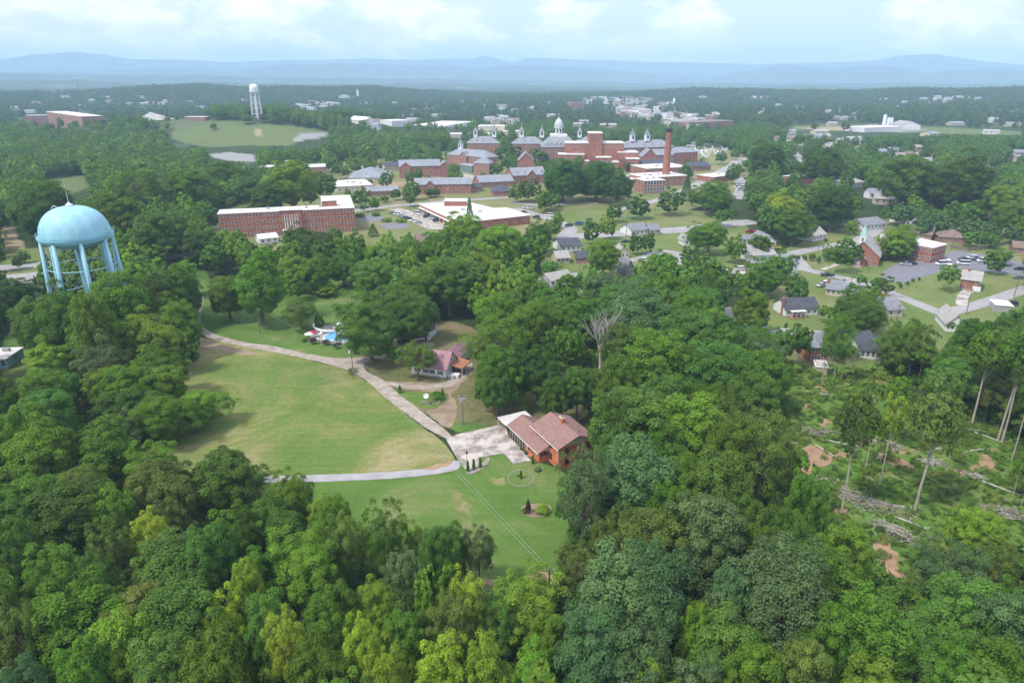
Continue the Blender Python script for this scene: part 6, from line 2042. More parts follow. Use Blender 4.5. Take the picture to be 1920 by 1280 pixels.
for a in [
    # lower left woods
    (55, 778, 127, 19, 'mid'), (371, 738, 92, 9, 'bright', 'dome'), (300, 775, 120, 8, 'mid', 'dome'), (235, 762, 100, 8, 'dark'), (225, 805, 90, 7, 'grey', 'loose'),
    (274, 828, 105, 13, 'bright', 'loose'), (413, 854, 127, 14, 'dark'), (540, 883, 74, 14, 'mid'), (607, 932, 62, 11, 'bright'), (122, 909, 148, 16, 'dark'),
    (198, 915, 85, 15, 'mid'), (21, 909, 100, 17, 'dark'), (270, 960, 74, 13, 'yellow', 'loose'), (297, 917, 84, 14, 'olive', 'loose'), (422, 943, 92, 15, 'mid'),
    (506, 922, 102, 14, 'bm'), (561, 985, 130, 15, 'bright', 'loose'), (194, 968, 74, 15, 'olive', 'loose'), (316, 1006, 172, 15, 'bm'), (84, 1018, 104, 16, 'mid'),
    (15, 972, 80, 17, 'dark'), (165, 1030, 68, 15, 'olive', 'loose'), (380, 993, 104, 16, 'dark'), (110, 1086, 180, 17, 'mid'), (329, 1111, 150, 16, 'bm'),
    (405, 1099, 92, 17, 'yg', 'loose'), (456, 1052, 66, 14, 'bright'), (523, 1145, 86, 17, 'yellow', 'loose'), (203, 1154, 130, 17, 'bright', 'oval'),
    (591, 1175, 122, 16, 'mid'), (295, 1192, 114, 16, 'bm'), (392, 1196, 132, 17, 'mid'), (34, 1225, 96, 17, 'blue'), (139, 1212, 114, 16, 'mid'),
    (498, 1103, 92, 16, 'bm'), (616, 1085, 100, 15, 'mid'), (10, 1130, 100, 17, 'olive', 'loose'),
    # lower middle
    (616, 932, 76, 13, 'bright', 'dome'), (715, 932, 80, 18, 'mid', 'loose'), (643, 965, 82, 15, 'olive', 'loose'), (574, 1000, 110, 15, 'bright'), (777, 973, 62, 11, 'bright', 'loose'),
    (829, 978, 98, 14, 'dark', 'dome'), (897, 985, 66, 13, 'grey', 'loose'), (695, 1076, 88, 14, 'bright'), (753, 1031, 74, 13, 'grey', 'loose'), (832, 1055, 54, 13, 'mid'),
    (870, 1067, 84, 16, 'yg', 'loose'), (794, 1062, 56, 13, 'bright'), (753, 1127, 102, 15, 'mid'), (850, 1113, 112, 15, 'olive', 'loose'), (985, 1083, 150, 12, 'bright', 'loose'),
    (935, 1125, 92, 12, 'bm', 'loose'), (600, 1140, 92, 15, 'mid'), (674, 1155, 80, 16, 'yg', 'loose'), (715, 1200, 88, 17, 'yg'), (815, 1194, 104, 17, 'yg', 'oval'),
    (911, 1198, 114, 17, 'bright', 'oval'), (1000, 1196, 88, 15, 'bright'), (1030, 1150, 82, 14, 'mid'), (1078, 1020, 86, 10, 'olive', 'loose'), (1138, 962, 66, 13, 'olive', 'loose'),
    (1100, 838, 108, 23, 'grey', 'loose'), (1066, 884, 58, 15, 'grey', 'loose'), (1130, 905, 60, 14, 'grey', 'loose'),
    # right woods
    (1176, 1045, 180, 20, 'blue'), (1124, 1140, 150, 19, 'blue'), (1186, 738, 150, 20, 'bm'), (1310, 735, 150, 21, 'bright'), (1198, 833, 145, 21, 'blue'),
    (1356, 850, 132, 21, 'bm'), (1442, 770, 122, 22, 'olive', 'loose'), (1527, 888, 82, 17, 'mid', 'oval'), (1331, 935, 132, 20, 'blue'), (1173, 948, 82, 16, 'olive', 'loose'),
    (1228, 965, 122, 17, 'olive'), (1433, 957, 82, 18, 'mid'), (1600, 978, 104, 17, 'bright'), (1215, 1042, 190, 21, 'blue', 'dome'), (1476, 1038, 230, 22, 'blue', 'dome'),
    (1378, 1072, 84, 19, 'blue'), (1314, 1123, 64, 18, 'bright'), (1373, 1132, 172, 19, 'bm'), (1207, 1157, 132, 20, 'blue'), (1647, 1123, 152, 18, 'mid'),
    (1792, 1012, 124, 14, 'blue', 'loose'), (1843, 957, 84, 12, 'bright'), (1886, 1076, 112, 15, 'mid'), (1740, 1145, 112, 16, 'bm'), (1514, 1208, 104, 18, 'olive'),
    (1228, 1226, 124, 18, 'bright', 'loose'), (1890, 1016, 64, 12, 'olive', 'loose'), (1826, 1187, 122, 16, 'mid'), (1890, 1208, 112, 16, 'mid'), (1650, 1230, 120, 16, 'bright'),
    (1310, 1225, 110, 18, 'blue'), (1420, 1215, 110, 18, 'mid'), (1560, 1140, 100, 18, 'mid'), (1270, 905, 90, 19, 'mid'), (1410, 900, 90, 19, 'dark'), (1490, 960, 80, 16, 'dark'),
    (1250, 770, 90, 20, 'mid'), (1380, 790, 100, 20, 'mid'), (1158, 745, 90, 20, 'dark'), (1152, 800, 70, 17, 'bm'), (1500, 840, 60, 15, 'olive', 'loose'),
    # middle woods
    (935, 590, 126, 20, 'mid', 'loose'), (960, 640, 90, 18, 'dark'), (1010, 640, 80, 18, 'dark'), (1198, 537, 130, 21, 'blue'), (1236, 625, 142, 20, 'bright'), (1293, 588, 112, 19, 'bm'),
    (1347, 645, 122, 20, 'bm'), (1180, 610, 90, 19, 'dark'), (1090, 548, 84, 19, 'mid'), (1010, 545, 60, 17, 'bm'), (1062, 560, 66, 17, 'mid'), (980, 580, 70, 19, 'mid'), (1440, 660, 90, 17, 'mid'),
    (1415, 700, 90, 17, 'bm'), (1085, 690, 60, 14, 'bm'), (930, 690, 60, 14, 'dark'), (936, 655, 96, 17, 'mid'), (1040, 710, 60, 13, 'dark'), (1335, 513, 62, 17, 'dark', 'loose'),
    (1295, 540, 66, 18, 'mid'), (1415, 545, 62, 16, 'mid', 'oval'), (1239, 478, 66, 14, 'bright'), (1293, 461, 42, 10, 'mid', 'oval'), (1333, 420, 64, 15, 'bright'), (1379, 442, 48, 13, 'mid'),
    (1133, 450, 68, 17, 'bright'), (1108, 408, 36, 14, 'dark', 'oval'), (1141, 404, 42, 13, 'bright'), (1192, 436, 30, 11, 'dark', 'oval'), (1218, 434, 30, 11, 'dark', 'oval'),
    (1030, 487, 40, 9, 'grey', 'loose'), (1078, 512, 34, 10, 'olive', 'loose'), (935, 445, 88, 18, 'bright'), (981, 475, 54, 15, 'bright'), (1010, 416, 60, 16, 'mid'), (1037, 404, 40, 13, 'bm'),
    (870, 420, 80, 17, 'bright'), (905, 470, 80, 17, 'bright'), (820, 440, 70, 16, 'mid'), (770, 460, 70, 16, 'mid'), (725, 450, 60, 15, 'bright'), (700, 490, 90, 18, 'bm'), (640, 470, 60, 15, 'mid'),
    (840, 500, 110, 18, 'dark'), (770, 520, 60, 17, 'mid'), (600, 440, 66, 15, 'dark'), (560, 430, 66, 15, 'dark'), (628, 425, 36, 9, 'mid'), (545, 470, 70, 17, 'bright'),
    (475, 468, 88, 27, 'mid', 'oval'), (420, 520, 70, 16, 'mid'), (560, 562, 62, 11, 'olive', 'loose'), (587, 478, 60, 16, 'mid'), (596, 585, 20, 5, 'dark', 'cone'), (545, 510, 50, 12, 'mid'), (607, 528, 52, 6, 'bright', 'dome'),
    (430, 558, 40, 5, 'yg', 'dome'), (688, 555, 122, 21, 'bm', 'dome'), (768, 538, 98, 19, 'bm', 'dome'), (780, 643, 70, 11, 'mid', 'loose'), (735, 645, 40, 7, 'olive', 'loose'), (908, 690, 46, 13, 'olive', 'loose'),
    # wood before the tower
    (95, 528, 110, 28, 'mid'), (215, 512, 100, 27, 'mid'), (160, 548, 80, 27, 'mid'), (270, 500, 80, 25, 'dark'), (322, 492, 92, 23, 'mid'), (60, 560, 90, 20, 'dark'), (165, 575, 110, 22, 'mid'), (270, 575, 110, 20, 'bright'), (330, 560, 80, 19, 'mid'),
    (180, 625, 110, 19, 'grey', 'loose'), (290, 640, 110, 17, 'mid'), (80, 630, 90, 17, 'bright'), (70, 690, 100, 17, 'mid'), (238, 685, 92, 16, 'mid'), (295, 690, 90, 14, 'bright'), 
    (40, 470, 30, 6, 'dark'), (30, 480, 24, 6, 'mid'), (20, 530, 60, 12, 'dark'), (345, 620, 50, 13, 'dark'), (270, 740, 90, 10, 'dark'),
    # beyond the tower
    (90, 395, 110, 17, 'mid'), (260, 360, 110, 19, 'mid', 'loose'), (350, 352, 90, 18, 'mid'), (300, 420, 110, 20, 'dark'), (230, 400, 100, 19, 'mid', 'oval'), (370, 430, 70, 18, 'dark'), (390, 385, 50, 14, 'dark'),
    (420, 330, 60, 16, 'mid'), (470, 345, 60, 16, 'dark'), (545, 335, 100, 22, 'bright'), (608, 322, 50, 19, 'mid'), (500, 360, 60, 17, 'dark'),
]:
    tr(*a)
# campus trees
for a in [
    (Z(3, 550, 400), 56, 21, 'dark', 'dome'), (Z(3, 780, 430), 48, 19, 'dark', 'dome'), (Z(3, 475, 540), 34, 11, 'mid'), (Z(3, 950, 565), 78, 24, 'dark', 'dome'),
    (Z(3, 1180, 560), 72, 24, 'dark', 'dome'), (Z(3, 1330, 620), 60, 20, 'dark'), (Z(3, 700, 655), 54, 15, 'dark'), (Z(3, 620, 690), 40, 12, 'mid'), (Z(3, 835, 725), 40, 13, 'mid', 'oval'),
    (Z(3, 1300, 810), 38, 12, 'mid'), (Z(3, 1475, 755), 50, 15, 'dark', 'dome'), (Z(3, 1690, 710), 56, 17, 'dark', 'dome'), (Z(3, 1235, 500), 22, 10, 'dark'), (Z(3, 1075, 530), 16, 8, 'mid'),
    (Z(3, 1400, 530), 22, 9, 'dark'), (Z(3, 1440, 435), 16, 9, 'dark'), (Z(3, 1810, 620), 22, 18, 'dark', 'cone'), (Z(3, 1900, 700), 50, 15, 'mid'), (Z(3, 1340, 570), 18, 7, 'bright'),
    (Z(3, 1490, 575), 14, 5, 'mid'), (Z(3, 140, 530), 12, 9, 'mid', 'cone'), (Z(3, 390, 600), 14, 6, 'mid'), (Z(3, 910, 870), 22, 10, 'bm', 'oval'), (Z(3, 30, 715), 24, 6, 'dark'), (Z(3, 70, 715), 18, 6, 'dark'),
    (Z(2, 1090, 780), 38, 13, 'dark', 'dome'), (Z(2, 820, 670), 52, 19, 'mid', 'oval'), (Z(2, 1440, 740), 44, 13, 'dark'), (Z(2, 1330, 790), 26, 8, 'dark'), (Z(2, 1260, 835), 22, 5, 'mid'),
    (Z(2, 1160, 720), 13, 6, 'grey'), (Z(2, 1570, 785), 24, 7, 'dark'), (Z(2, 1615, 790), 16, 6, 'dark'), (Z(2, 1000, 830), 30, 9, 'mid'), (Z(2, 1110, 890), 18, 6, 'grey', 'loose'),
    (Z(2, 1690, 600), 12, 9, 'mid', 'cone'), (Z(2, 1175, 1030), 20, 7, 'mid', 'cone'), (Z(3, 295, 775), 16, 17, 'dark', 'cone'),
    (Z(1, 1205, 575), 16, 9, 'dark'), (Z(1, 1400, 545), 30, 14, 'dark'), (Z(1, 1350, 530), 34, 7, 'dark'), (Z(1, 1645, 530), 32, 16, 'dark'), (Z(1, 1490, 550), 18, 12, 'mid'), (Z(1, 1560, 560), 26, 10, 'dark'),
    (Z(3, 560, 345), 40, 16, 'mid'), (Z(3, 250, 400), 30, 14, 'dark'), (Z(3, 750, 350), 34, 15, 'dark'), (Z(3, 1280, 305), 30, 14, 'mid'), (Z(3, 1500, 300), 36, 14, 'mid'), (Z(3, 1420, 305), 26, 13, 'dark'), (Z(3, 1090, 310), 44, 16, 'dark'),
    (Z(4, 220, 370), 26, 13, 'grey'), (Z(4, 300, 360), 22, 11, 'mid'), (Z(4, 430, 330), 56, 20, 'mid'), (Z(4, 480, 390), 66, 22, 'dark'), (Z(4, 420, 480), 50, 17, 'dark'),
    (Z(4, 630, 420), 30, 11, 'dark'), (Z(4, 200, 560), 66, 19, 'mid', 'dome'), (Z(4, 440, 545), 60, 18, 'dark', 'dome'), (Z(4, 680, 575), 38, 14, 'bright', 'oval'), (Z(4, 860, 600), 80, 22, 'dark'),
    (Z(4, 560, 640), 70, 18, 'yg'), (Z(4, 640, 700), 62, 18, 'mid'), (Z(4, 780, 460), 80, 17, 'dark'), (Z(4, 100, 780), 60, 15, 'mid', 'loose'), (Z(4, 230, 690), 40, 11, 'mid', 'loose'),
    (Z(4, 1210, 700), 44, 9, 'mid', 'loose'), (Z(4, 960, 750), 26, 9, 'bright', 'oval'), (Z(4, 1240, 540), 90, 19, 'bm'), (Z(4, 1560, 520), 110, 23, 'dark'), (Z(4, 1330, 620), 40, 14, 'bright'),
    (Z(4, 1225, 835), 60, 12, 'bright', 'dome'), (Z(4, 1800, 915), 44, 8, 'mid', 'dome'), (Z(4, 990, 900), 34, 9, 'dark', 'oval'), (Z(4, 1660, 815), 44, 9, 'mid', 'oval'), (Z(4, 1750, 830), 40, 8, 'mid'),
    (Z(4, 1810, 600), 70, 18, 'bright'), (Z(4, 1870, 690), 60, 16, 'mid'), (Z(4, 450, 840), 50, 12, 'mid'), (Z(4, 1310, 750), 18, 4, 'plum'),
]:
    tr(a[0][0], a[0][1], *a[1:])
for a in [
    (Z(5, 860, 270), 38, 9, 'dark', 'oval'), (Z(5, 1140, 195), 58, 13, 'bright', 'dome'), (Z(5, 1060, 260), 30, 8, 'dark'), (Z(5, 1765, 295), 44, 11, 'mid', 'dome'), (Z(5, 1460, 380), 44, 12, 'grey', 'loose'),
    (Z(5, 1030, 455), 50, 9, 'dark', 'dome'), (Z(5, 905, 450), 26, 6, 'grey', 'loose'), (Z(5, 500, 455), 50, 11, 'dark', 'dome'), (Z(5, 300, 370), 74, 14, 'mid', 'dome'), (Z(5, 180, 420), 50, 13, 'mid'),
    (Z(5, 370, 335), 44, 10, 'dark'), (Z(5, 220, 555), 62, 15, 'mid', 'oval'), (Z(5, 60, 400), 40, 12, 'mid'), (Z(5, 900, 590), 86, 14, 'bm', 'dome'), (Z(5, 760, 700), 60, 15, 'mid', 'loose'),
    (Z(5, 690, 640), 34, 7, 'mid', 'loose'), (Z(5, 980, 555), 34, 5, 'mid'), (Z(5, 1050, 575), 24, 3.5, 'bright'), (Z(5, 585, 320), 16, 3.5, 'plum'), (Z(5, 705, 300), 24, 4, 'plum', 'dome'),
    (Z(5, 540, 330), 11, 2.5, 'dark'), (Z(5, 495, 330), 11, 2.5, 'dark'), (Z(5, 670, 225), 9, 2, 'plum'), (Z(5, 710, 485), 14, 2.5, 'mid'), (Z(5, 835, 505), 16, 2.5, 'mid'), (Z(5, 630, 335), 9, 4, 'dark', 'oval'),
    (Z(5, 1145, 512), 8, 2, 'dark'), (Z(5, 1187, 495), 8, 2, 'dark'), (Z(5, 1223, 475), 8, 2, 'dark'), (Z(5, 1261, 468), 6, 2, 'dark'), (Z(5, 530, 740), 50, 15, 'dark', 'loose'),
    (Z(5, 430, 780), 40, 14, 'mid', 'loose'), (Z(5, 1240, 720), 34, 8, 'mid'), (Z(5, 1150, 760), 66, 14, 'bright', 'loose'), (Z(5, 1290, 770), 60, 15, 'mid', 'loose'), (Z(5, 1640, 745), 80, 20, 'mid'),
    (Z(5, 1850, 760), 80, 21, 'mid'), (Z(5, 1850, 690), 60, 15, 'dark'), (Z(5, 1480, 850), 60, 17, 'mid', 'loose'), (Z(5, 1560, 800), 60, 17, 'bright', 'loose'), (Z(5, 1760, 860), 60, 19, 'dark'),
    (Z(5, 1310, 75), 36, 13, 'blue'), (Z(5, 1365, 55), 34, 14, 'blue', 'oval'), (Z(5, 1420, 70), 34, 13, 'blue'), (Z(5, 1480, 75), 34, 13, 'blue', 'oval'), (Z(5, 1540, 90), 34, 12, 'blue'), (Z(5, 1600, 100), 34, 12, 'blue', 'oval'), (Z(5, 1660, 110), 34, 11, 'blue'), (Z(5, 1720, 115), 34, 11, 'blue', 'oval'),
    (Z(5, 1000, 640), 36, 9, 'mid'), (Z(5, 250, 200), 40, 12, 'mid'), (Z(5, 480, 60), 70, 17, 'dark'),
]:
    tr(a[0][0], a[0][1], *a[1:])

# ---- open ground where nothing grows, and views that must stay clear (photo outlines; second item: distance up to which it counts)
BIG = 1e9
OPEN = [FIELD, LOWER, UPPER, HOUSEY, CLEAR, MEADOW[0], MEADOW[1], MEADOW[2], MEADOW[3], MEADOW[4], DRY[0], LOT[0], LOT[1], LOT[2],
        [(0, 475), (220, 475), (220, 530), (0, 540)], [(0, 608), (40, 605), (40, 800), (0, 800)], [(1020, 425), (1060, 390), (1400, 385), (1440, 470), (1400, 530), (1360, 545), (1040, 545)],
        [(110, 700), (172, 730), (175, 790), (125, 790)]]
PROT = [([(400, 650), (560, 680), (700, 740), (850, 860), (790, 880), (480, 888), (420, 850), (430, 700), (350, 680)], BIG),
        ([(580, 900), (860, 885), (1040, 880), (1040, 1060), (930, 1070), (900, 960), (800, 960), (700, 925), (600, 920)], BIG),
        ([(375, 570), (700, 655), (870, 815), (850, 850), (640, 690), (370, 640)], BIG),
        ([(600, 540), (640, 540), (660, 670), (500, 640), (380, 600), (400, 590), (520, 600)], BIG),
        ([(790, 640), (890, 650), (880, 720), (1000, 770), (1105, 800), (1050, 880), (940, 860), (850, 800), (780, 740)], BIG),
        ([(770, 600), (830, 600), (830, 640), (770, 640)], BIG),
        ([(1480, 700), (1560, 700), (1720, 760), (1900, 850), (1900, 1000), (1760, 1000), (1680, 1090), (1620, 1020), (1540, 900), (1480, 850)], BIG),
        ([(60, 375), (225, 375), (228, 500), (160, 545), (85, 500)], 226), ([(0, 425), (60, 425), (70, 530), (0, 545)], BIG),
        ([(0, 610), (40, 650), (40, 770), (0, 770)], 250), ([(125, 735), (172, 735), (165, 780), (130, 790)], BIG), ([(165, 850), (205, 850), (205, 893), (165, 893)], BIG),
        ([(405, 380), (665, 370), (665, 440), (540, 445), (450, 415), (405, 405)], 440), ([(670, 400), (760, 385), (880, 375), (995, 400), (990, 430), (780, 430), (670, 440)], 480),
        ([(760, 366), (960, 366), (960, 385), (760, 392)], BIG), ([(1052, 393), (1136, 390), (1130, 418), (1065, 418)], BIG), ([(1052, 432), (1095, 430), (1095, 450), (1052, 450)], BIG),
        ([(1115, 595), (1150, 590), (1165, 660), (1120, 690), (1095, 640)], 190),
        ([(1500, 560), (1530, 560), (1530, 610), (1460, 600)], BIG), ([(1660, 500), (1700, 470), (1840, 470), (1920, 480), (1920, 570), (1790, 590), (1690, 560)], BIG),
        ([(1375, 570), (1400, 570), (1400, 605), (1375, 605)], BIG),
        ([(460, 150), (495, 150), (500, 235), (470, 235)], 1090), ([(320, 232), (620, 238), (600, 272), (320, 275)], BIG), ([(390, 285), (480, 285), (480, 303), (390, 303)], BIG),
        ([(80, 330), (160, 325), (165, 370), (90, 372)], BIG), ([(1264, 266), (1372, 266), (1372, 294), (1264, 294)], 850),
        ([(1485, 285), (1530, 285), (1530, 320), (1490, 315)], BIG), ([(1480, 238), (1920, 240), (1920, 252), (1480, 248)], 1500)]
TOWNA = [(1080, 182), (1380, 182), (1390, 262), (1080, 262)]
SPARSE = [(SUB, 0.62), (CAMPUS, 0.33), ([(1020, 425), (1060, 390), (1400, 385), (1440, 470), (1400, 530), (1360, 545), (1040, 545)], 0.9), (TOWNA, 0.5), ([(680, 215), (980, 210), (1000, 262), (680, 255)], 0.6),
          ([(530, 190), (720, 190), (720, 224), (540, 224)], 0.6), ([(1480, 228), (1920, 236), (1920, 256), (1480, 250)], 0.3), ([(0, 195), (400, 200), (400, 245), (0, 250)], 0.6)]

rgn = np.random.default_rng(11)
bpy.context.view_layer.update()
NOT_B = ('tree', 'shrub', 'conifer', 'cable', 'woodland', 'undergrowth', 'gravestone', 'utility pole', 'log', 'brush pile', 'fence', 'hedge', 'dead tree', 'radio mast', 'lamp post', 'edging')
BOX, FOOT = [], []
for o in list(COL.objects):
    if o.parent or not o.get('category') or o['category'] in NOT_B:
        continue
    cs, st = [], [o]
    while st:
        q = st.pop()
        st += list(q.children)
        if q.type == 'MESH':
            cs += [q.matrix_world @ Vector(c) for c in q.bound_box]
    if not cs:
        continue
    uv = [proj(c.x, c.y, max(c.z, 0))[:2] for c in cs]
    us, vs_ = [p[0] for p in uv], [p[1] for p in uv]
    BOX.append((min(us), max(us), min(vs_), max(vs_), min(c.y for c in cs) + 1))
    FOOT.append((min(c.x for c in cs) - 2, max(c.x for c in cs) + 2, min(c.y for c in cs) - 2, max(c.y for c in cs) + 2))
BOX, FOOT = np.array(BOX), np.array(FOOT)
ROADPX = [[proj(x, y, 0)[:2] for x, y in pl if y > 40] for pl in KEEPW]

def auto(ymin, ymax, sp, rlo, rhi, hlo, hhi):
    """jittered woodland over the ground seen by the photo between two distances"""
    out = []
    ys = np.arange(ymin, ymax, sp * 0.87)
    for k, yy in enumerate(ys):
        half = yy * 0.80 + 25
        xs = np.arange(-half, half, sp) + (k % 2) * sp / 2
        n = len(xs)
        out.append(np.stack([xs + rgn.uniform(-.36, .36, n) * sp, yy + rgn.uniform(-.36, .36, n) * sp, rgn.uniform(rlo, rhi, n), rgn.uniform(hlo, hhi, n)], 1))
    a = np.concatenate(out)
    x, y, r, h = a.T
    zt = height(x, y)
    ub, vb, dep = proj(x, y, zt)
    bad = (ub < -140) | (ub > 2060)
    for p in OPEN:
        bad |= inpoly(ub, vb, p)
    # gardens, campus lawns and the town: scattered, smaller trees
    dens = np.full(len(a), 1.0)
    for p, k in SPARSE:
        dens[inpoly(ub, vb, p)] = k
    sparse = dens < 1
    bad |= rgn.random(len(a)) > dens
    h = np.where(sparse, rgn.uniform(7, 17, len(a)), h)
    r = np.where(sparse, h * rgn.uniform(.34, .48, len(a)), np.minimum(r, h * .46))
    a[:, 2], a[:, 3] = r, h
    ut, vt, _ = proj(x, y, zt + h)
    w = r / dep * F
    bad |= vt > 1330
    for p, ymx in PROT:
        vm = vt * 0.5 + vb * 0.5
        vq = vt * 0.8 + vb * 0.2
        for uu, vv in ((ut, vt), (ut - w * .8, vm), (ut + w * .8, vm), (ut, vm), (ut - w * .6, vq), (ut + w * .6, vq)):
            bad |= inpoly(uu, vv, p) & (y < ymx)
    for pl in KEEPW:
        xs = [q[0] for q in pl]
        ys_ = [q[1] for q in pl]
        m = (x > min(xs) - 3) & (x < max(xs) + 3) & (y > min(ys_) - 3) & (y < max(ys_) + 3) & ~bad
        if m.any():
            for dx, dy in ((0, 0), (2, 0), (-2, 0), (0, 2), (0, -2)):
                bad[m] |= inpoly(x[m] + dx, y[m] + dy, pl)
    lucky = rgn.random(len(a)) < 0.35
    for pl in ROADPX:
        if len(pl) > 3:
            bad |= inpoly(ut, vt * .5 + vb * .5, pl) & sparse & ~lucky
    keep = np.where(~bad)[0]
    lucky = rgn.random(len(a)) < np.where(sparse, 0.22, 0.10)
    for (u0, u1, v0, v1, by), (fx0, fx1, fy0, fy1) in zip(BOX, FOOT):
        k = keep
        du, dv = u1 - u0, v1 - v0
        hit = (ut[k] + w[k] * .85 > u0 + .1 * du) & (ut[k] - w[k] * .85 < u1 - .1 * du) & (vt[k] < v1 - .3 * dv) & (vt[k] * .2 + vb[k] * .8 > v0 + .1 * dv) & (y[k] < by) & ~lucky[k]
        hit |= (x[k] > fx0 - r[k] * .5) & (x[k] < fx1 + r[k] * .5) & (y[k] > fy0 - r[k] * .5) & (y[k] < fy1 + r[k] * .5)
        bad[k[hit]] = True
        keep = k[~hit]
    return a[~bad]

near = auto(42, 330, 7.6, 4.0, 6.2, 12, 19)
hx = np.array([(t[0], t[1], t[2]) for t in TREES])
dd = np.hypot(near[:, None, 0] - hx[None, :, 0], near[:, None, 1] - hx[None, :, 1])
near = near[~(dd < (near[:, None, 2] + hx[None, :, 2]) * 0.72).any(1)]
mid = auto(330, 1150, 9.5, 4.6, 7.4, 12, 20)
dd = np.hypot(mid[:, None, 0] - hx[None, :, 0], mid[:, None, 1] - hx[None, :, 1])
mid = mid[~(dd < (mid[:, None, 2] + hx[None, :, 2]) * 0.7).any(1)]
far = auto(1150, 3300, 14.5, 5.0, 11.5, 9, 22)
rnd = random.Random(5)
def pick_col(u, nz=0.0):
    """species change gradually through the wood"""
    r = min(.999, max(0, rnd.random() * .55 + (nz + 1) * .5 * .45))
    if u < 1000:
        ks = ('dark', 'bm', 'mid', 'mid', 'mid', 'bm', 'olive', 'bright', 'bright', 'yg')
    else:
        ks = ('dark', 'blue', 'bm', 'bm', 'mid', 'mid', 'bm', 'mid', 'olive', 'bright')
    return ks[int(r * 10)]
AUTO = []
for x, y, r, h in np.concatenate([near, mid]):
    u = proj(x, y, 0)[0]
    AUTO.append((x, y, r, h, rnd.choice(('round', 'round', 'dome', 'oval', 'loose', 'round')), pick_col(u, float(vnoise(x + 40, y, 38))), False))
print('near', len(near), 'mid', len(mid), 'far', len(far), 'hand', len(TREES))

# ---- individuals: hand-placed ones and the largest of the rest, 300 leafy trees in all
BROAD = [t for t in TREES if t[4] != 'cone']
CONE = [t for t in TREES if t[4] == 'cone']
def appsize(t):
    u, v, d = proj(t[0], t[1], t[3] * 0.7)
    return t[2] / d if -60 < u < 1980 and v < 1330 else 0
rest = sorted(AUTO + BROAD, key=appsize, reverse=True)
IND, REST = rest[:296], rest[296:]
print('smallest individual px', appsize(IND[-1]) * F * 2)

def near_word(u, v):
    for (a, b, c, d), w in [((55, 370, 235, 560), 'blue water tower'), ((405, 365, 670, 450), 'long red brick ward building'), ((580, 590, 680, 670), 'swimming pool'),
                            ((780, 630, 900, 720), 'house with the plum roof'), ((930, 770, 1110, 880), 'orange brick house'), ((1575, 430, 1680, 500), 'brick church'),
                            ((1000, 240, 1200, 320), 'domed hospital building'), ((1230, 240, 1270, 370), 'tall brick chimney'), ((785, 375, 1000, 430), 'flat white-roofed building'),
                            ((1790, 490, 1860, 550), 'small brick house with garage'), ((1450, 560, 1540, 600), 'white house with brick chimney')]:
        if a - 45 < u < c + 45 and b - 60 < v < d + 60:
            return w, ('left of' if u < a else 'right of' if u > c else 'behind' if v < b else 'in front of')
    return None, None

def label_trees(trees, noun='leafy tree'):
    """single each tree out by colour, form and neighbours, else by its place in its row of the wood"""
    info = []
    for i, t in enumerate(trees):
        u, v, d = proj(t[0], t[1], t[3])
        info.append((int(v // 42), u, v, i))
    lab = [None] * len(trees)
    rows = sorted({k[0] for k in info})
    size = lambda t: 'small' if t[3] < 8 else 'tall' if t[3] > 20 else 'broad' if t[2] > 7.5 else ''
    form = {'loose': 'thin-crowned', 'dome': 'dome-crowned', 'oval': 'upright', 'cone': 'pointed', 'round': 'full'}
    for rk, row in enumerate(rows):
        mem = sorted([k for k in info if k[0] == row], key=lambda k: k[1])
        for pos, (_, u, v, i) in enumerate(mem):
            t = trees[i]
            w, side = near_word(u, v)
            where = 'wood' if 60 < 1 else ''
            h = 100 * v / 1280
            left = pos < (len(mem) + 1) // 2
            o = ordw(pos) if left else ordw(len(mem) - 1 - pos)
            words = [size(t), LC[t[5]][1], form[t[4]], 'tree']
            s = ' '.join(x for x in words if x)
            cand = s + (' ' + side + ' the ' + w if w else '')
            lab[i] = (cand if w else None, s + ', ' + o + ' from the ' + ('left' if left else 'right') + ', row topping %d%% down the photo' % round(h), i)
    seen = {}
    for a, b, i in lab:
        seen[a] = seen.get(a, 0) + 1
    out = [a if a and seen[a] == 1 else b for a, b, i in lab]
    return out

def put_tree(t, label, name='broadleaf_tree', cat='tree', group=None):
    x, y, r, h, kind, col, hand = t
    rg = random.Random(int(x * 91 + y * 37))
    cr, tk, top, rad = rg.choice(TK[kind])
    s = r / rad
    sz = max(h / top, 0.62 * s)
    o = thing(name, label, cat, (x, y, float(height(x, y))), rg.uniform(0, 6.28), group, (s, s, sz))
    a = link('crown', cr, o)
    c = LC[col][0]
    j = 1 + rg.uniform(-0.12, 0.12)
    a.color = (c[0] * j, c[1] * (1 + rg.uniform(-.06, .06)), c[2], 1)
    link('trunk', tk, o)
    return o

for t, lb in zip(IND, label_trees(IND)):
    put_tree(t, lb, group='leafy trees of the woods, yards and campus')
CL = ['pointed dark evergreen above the flat white roof', 'pointed evergreen beside the tall chimney', 'small conifer by the pool', 'slim pointed conifer at the hospital wing corner']
for t, lb in zip(CONE, label_trees(CONE)):
    put_tree(t, lb.replace(' tree', ' conifer', 1), 'conifer_tree', 'conifer', 'pointed conifers')

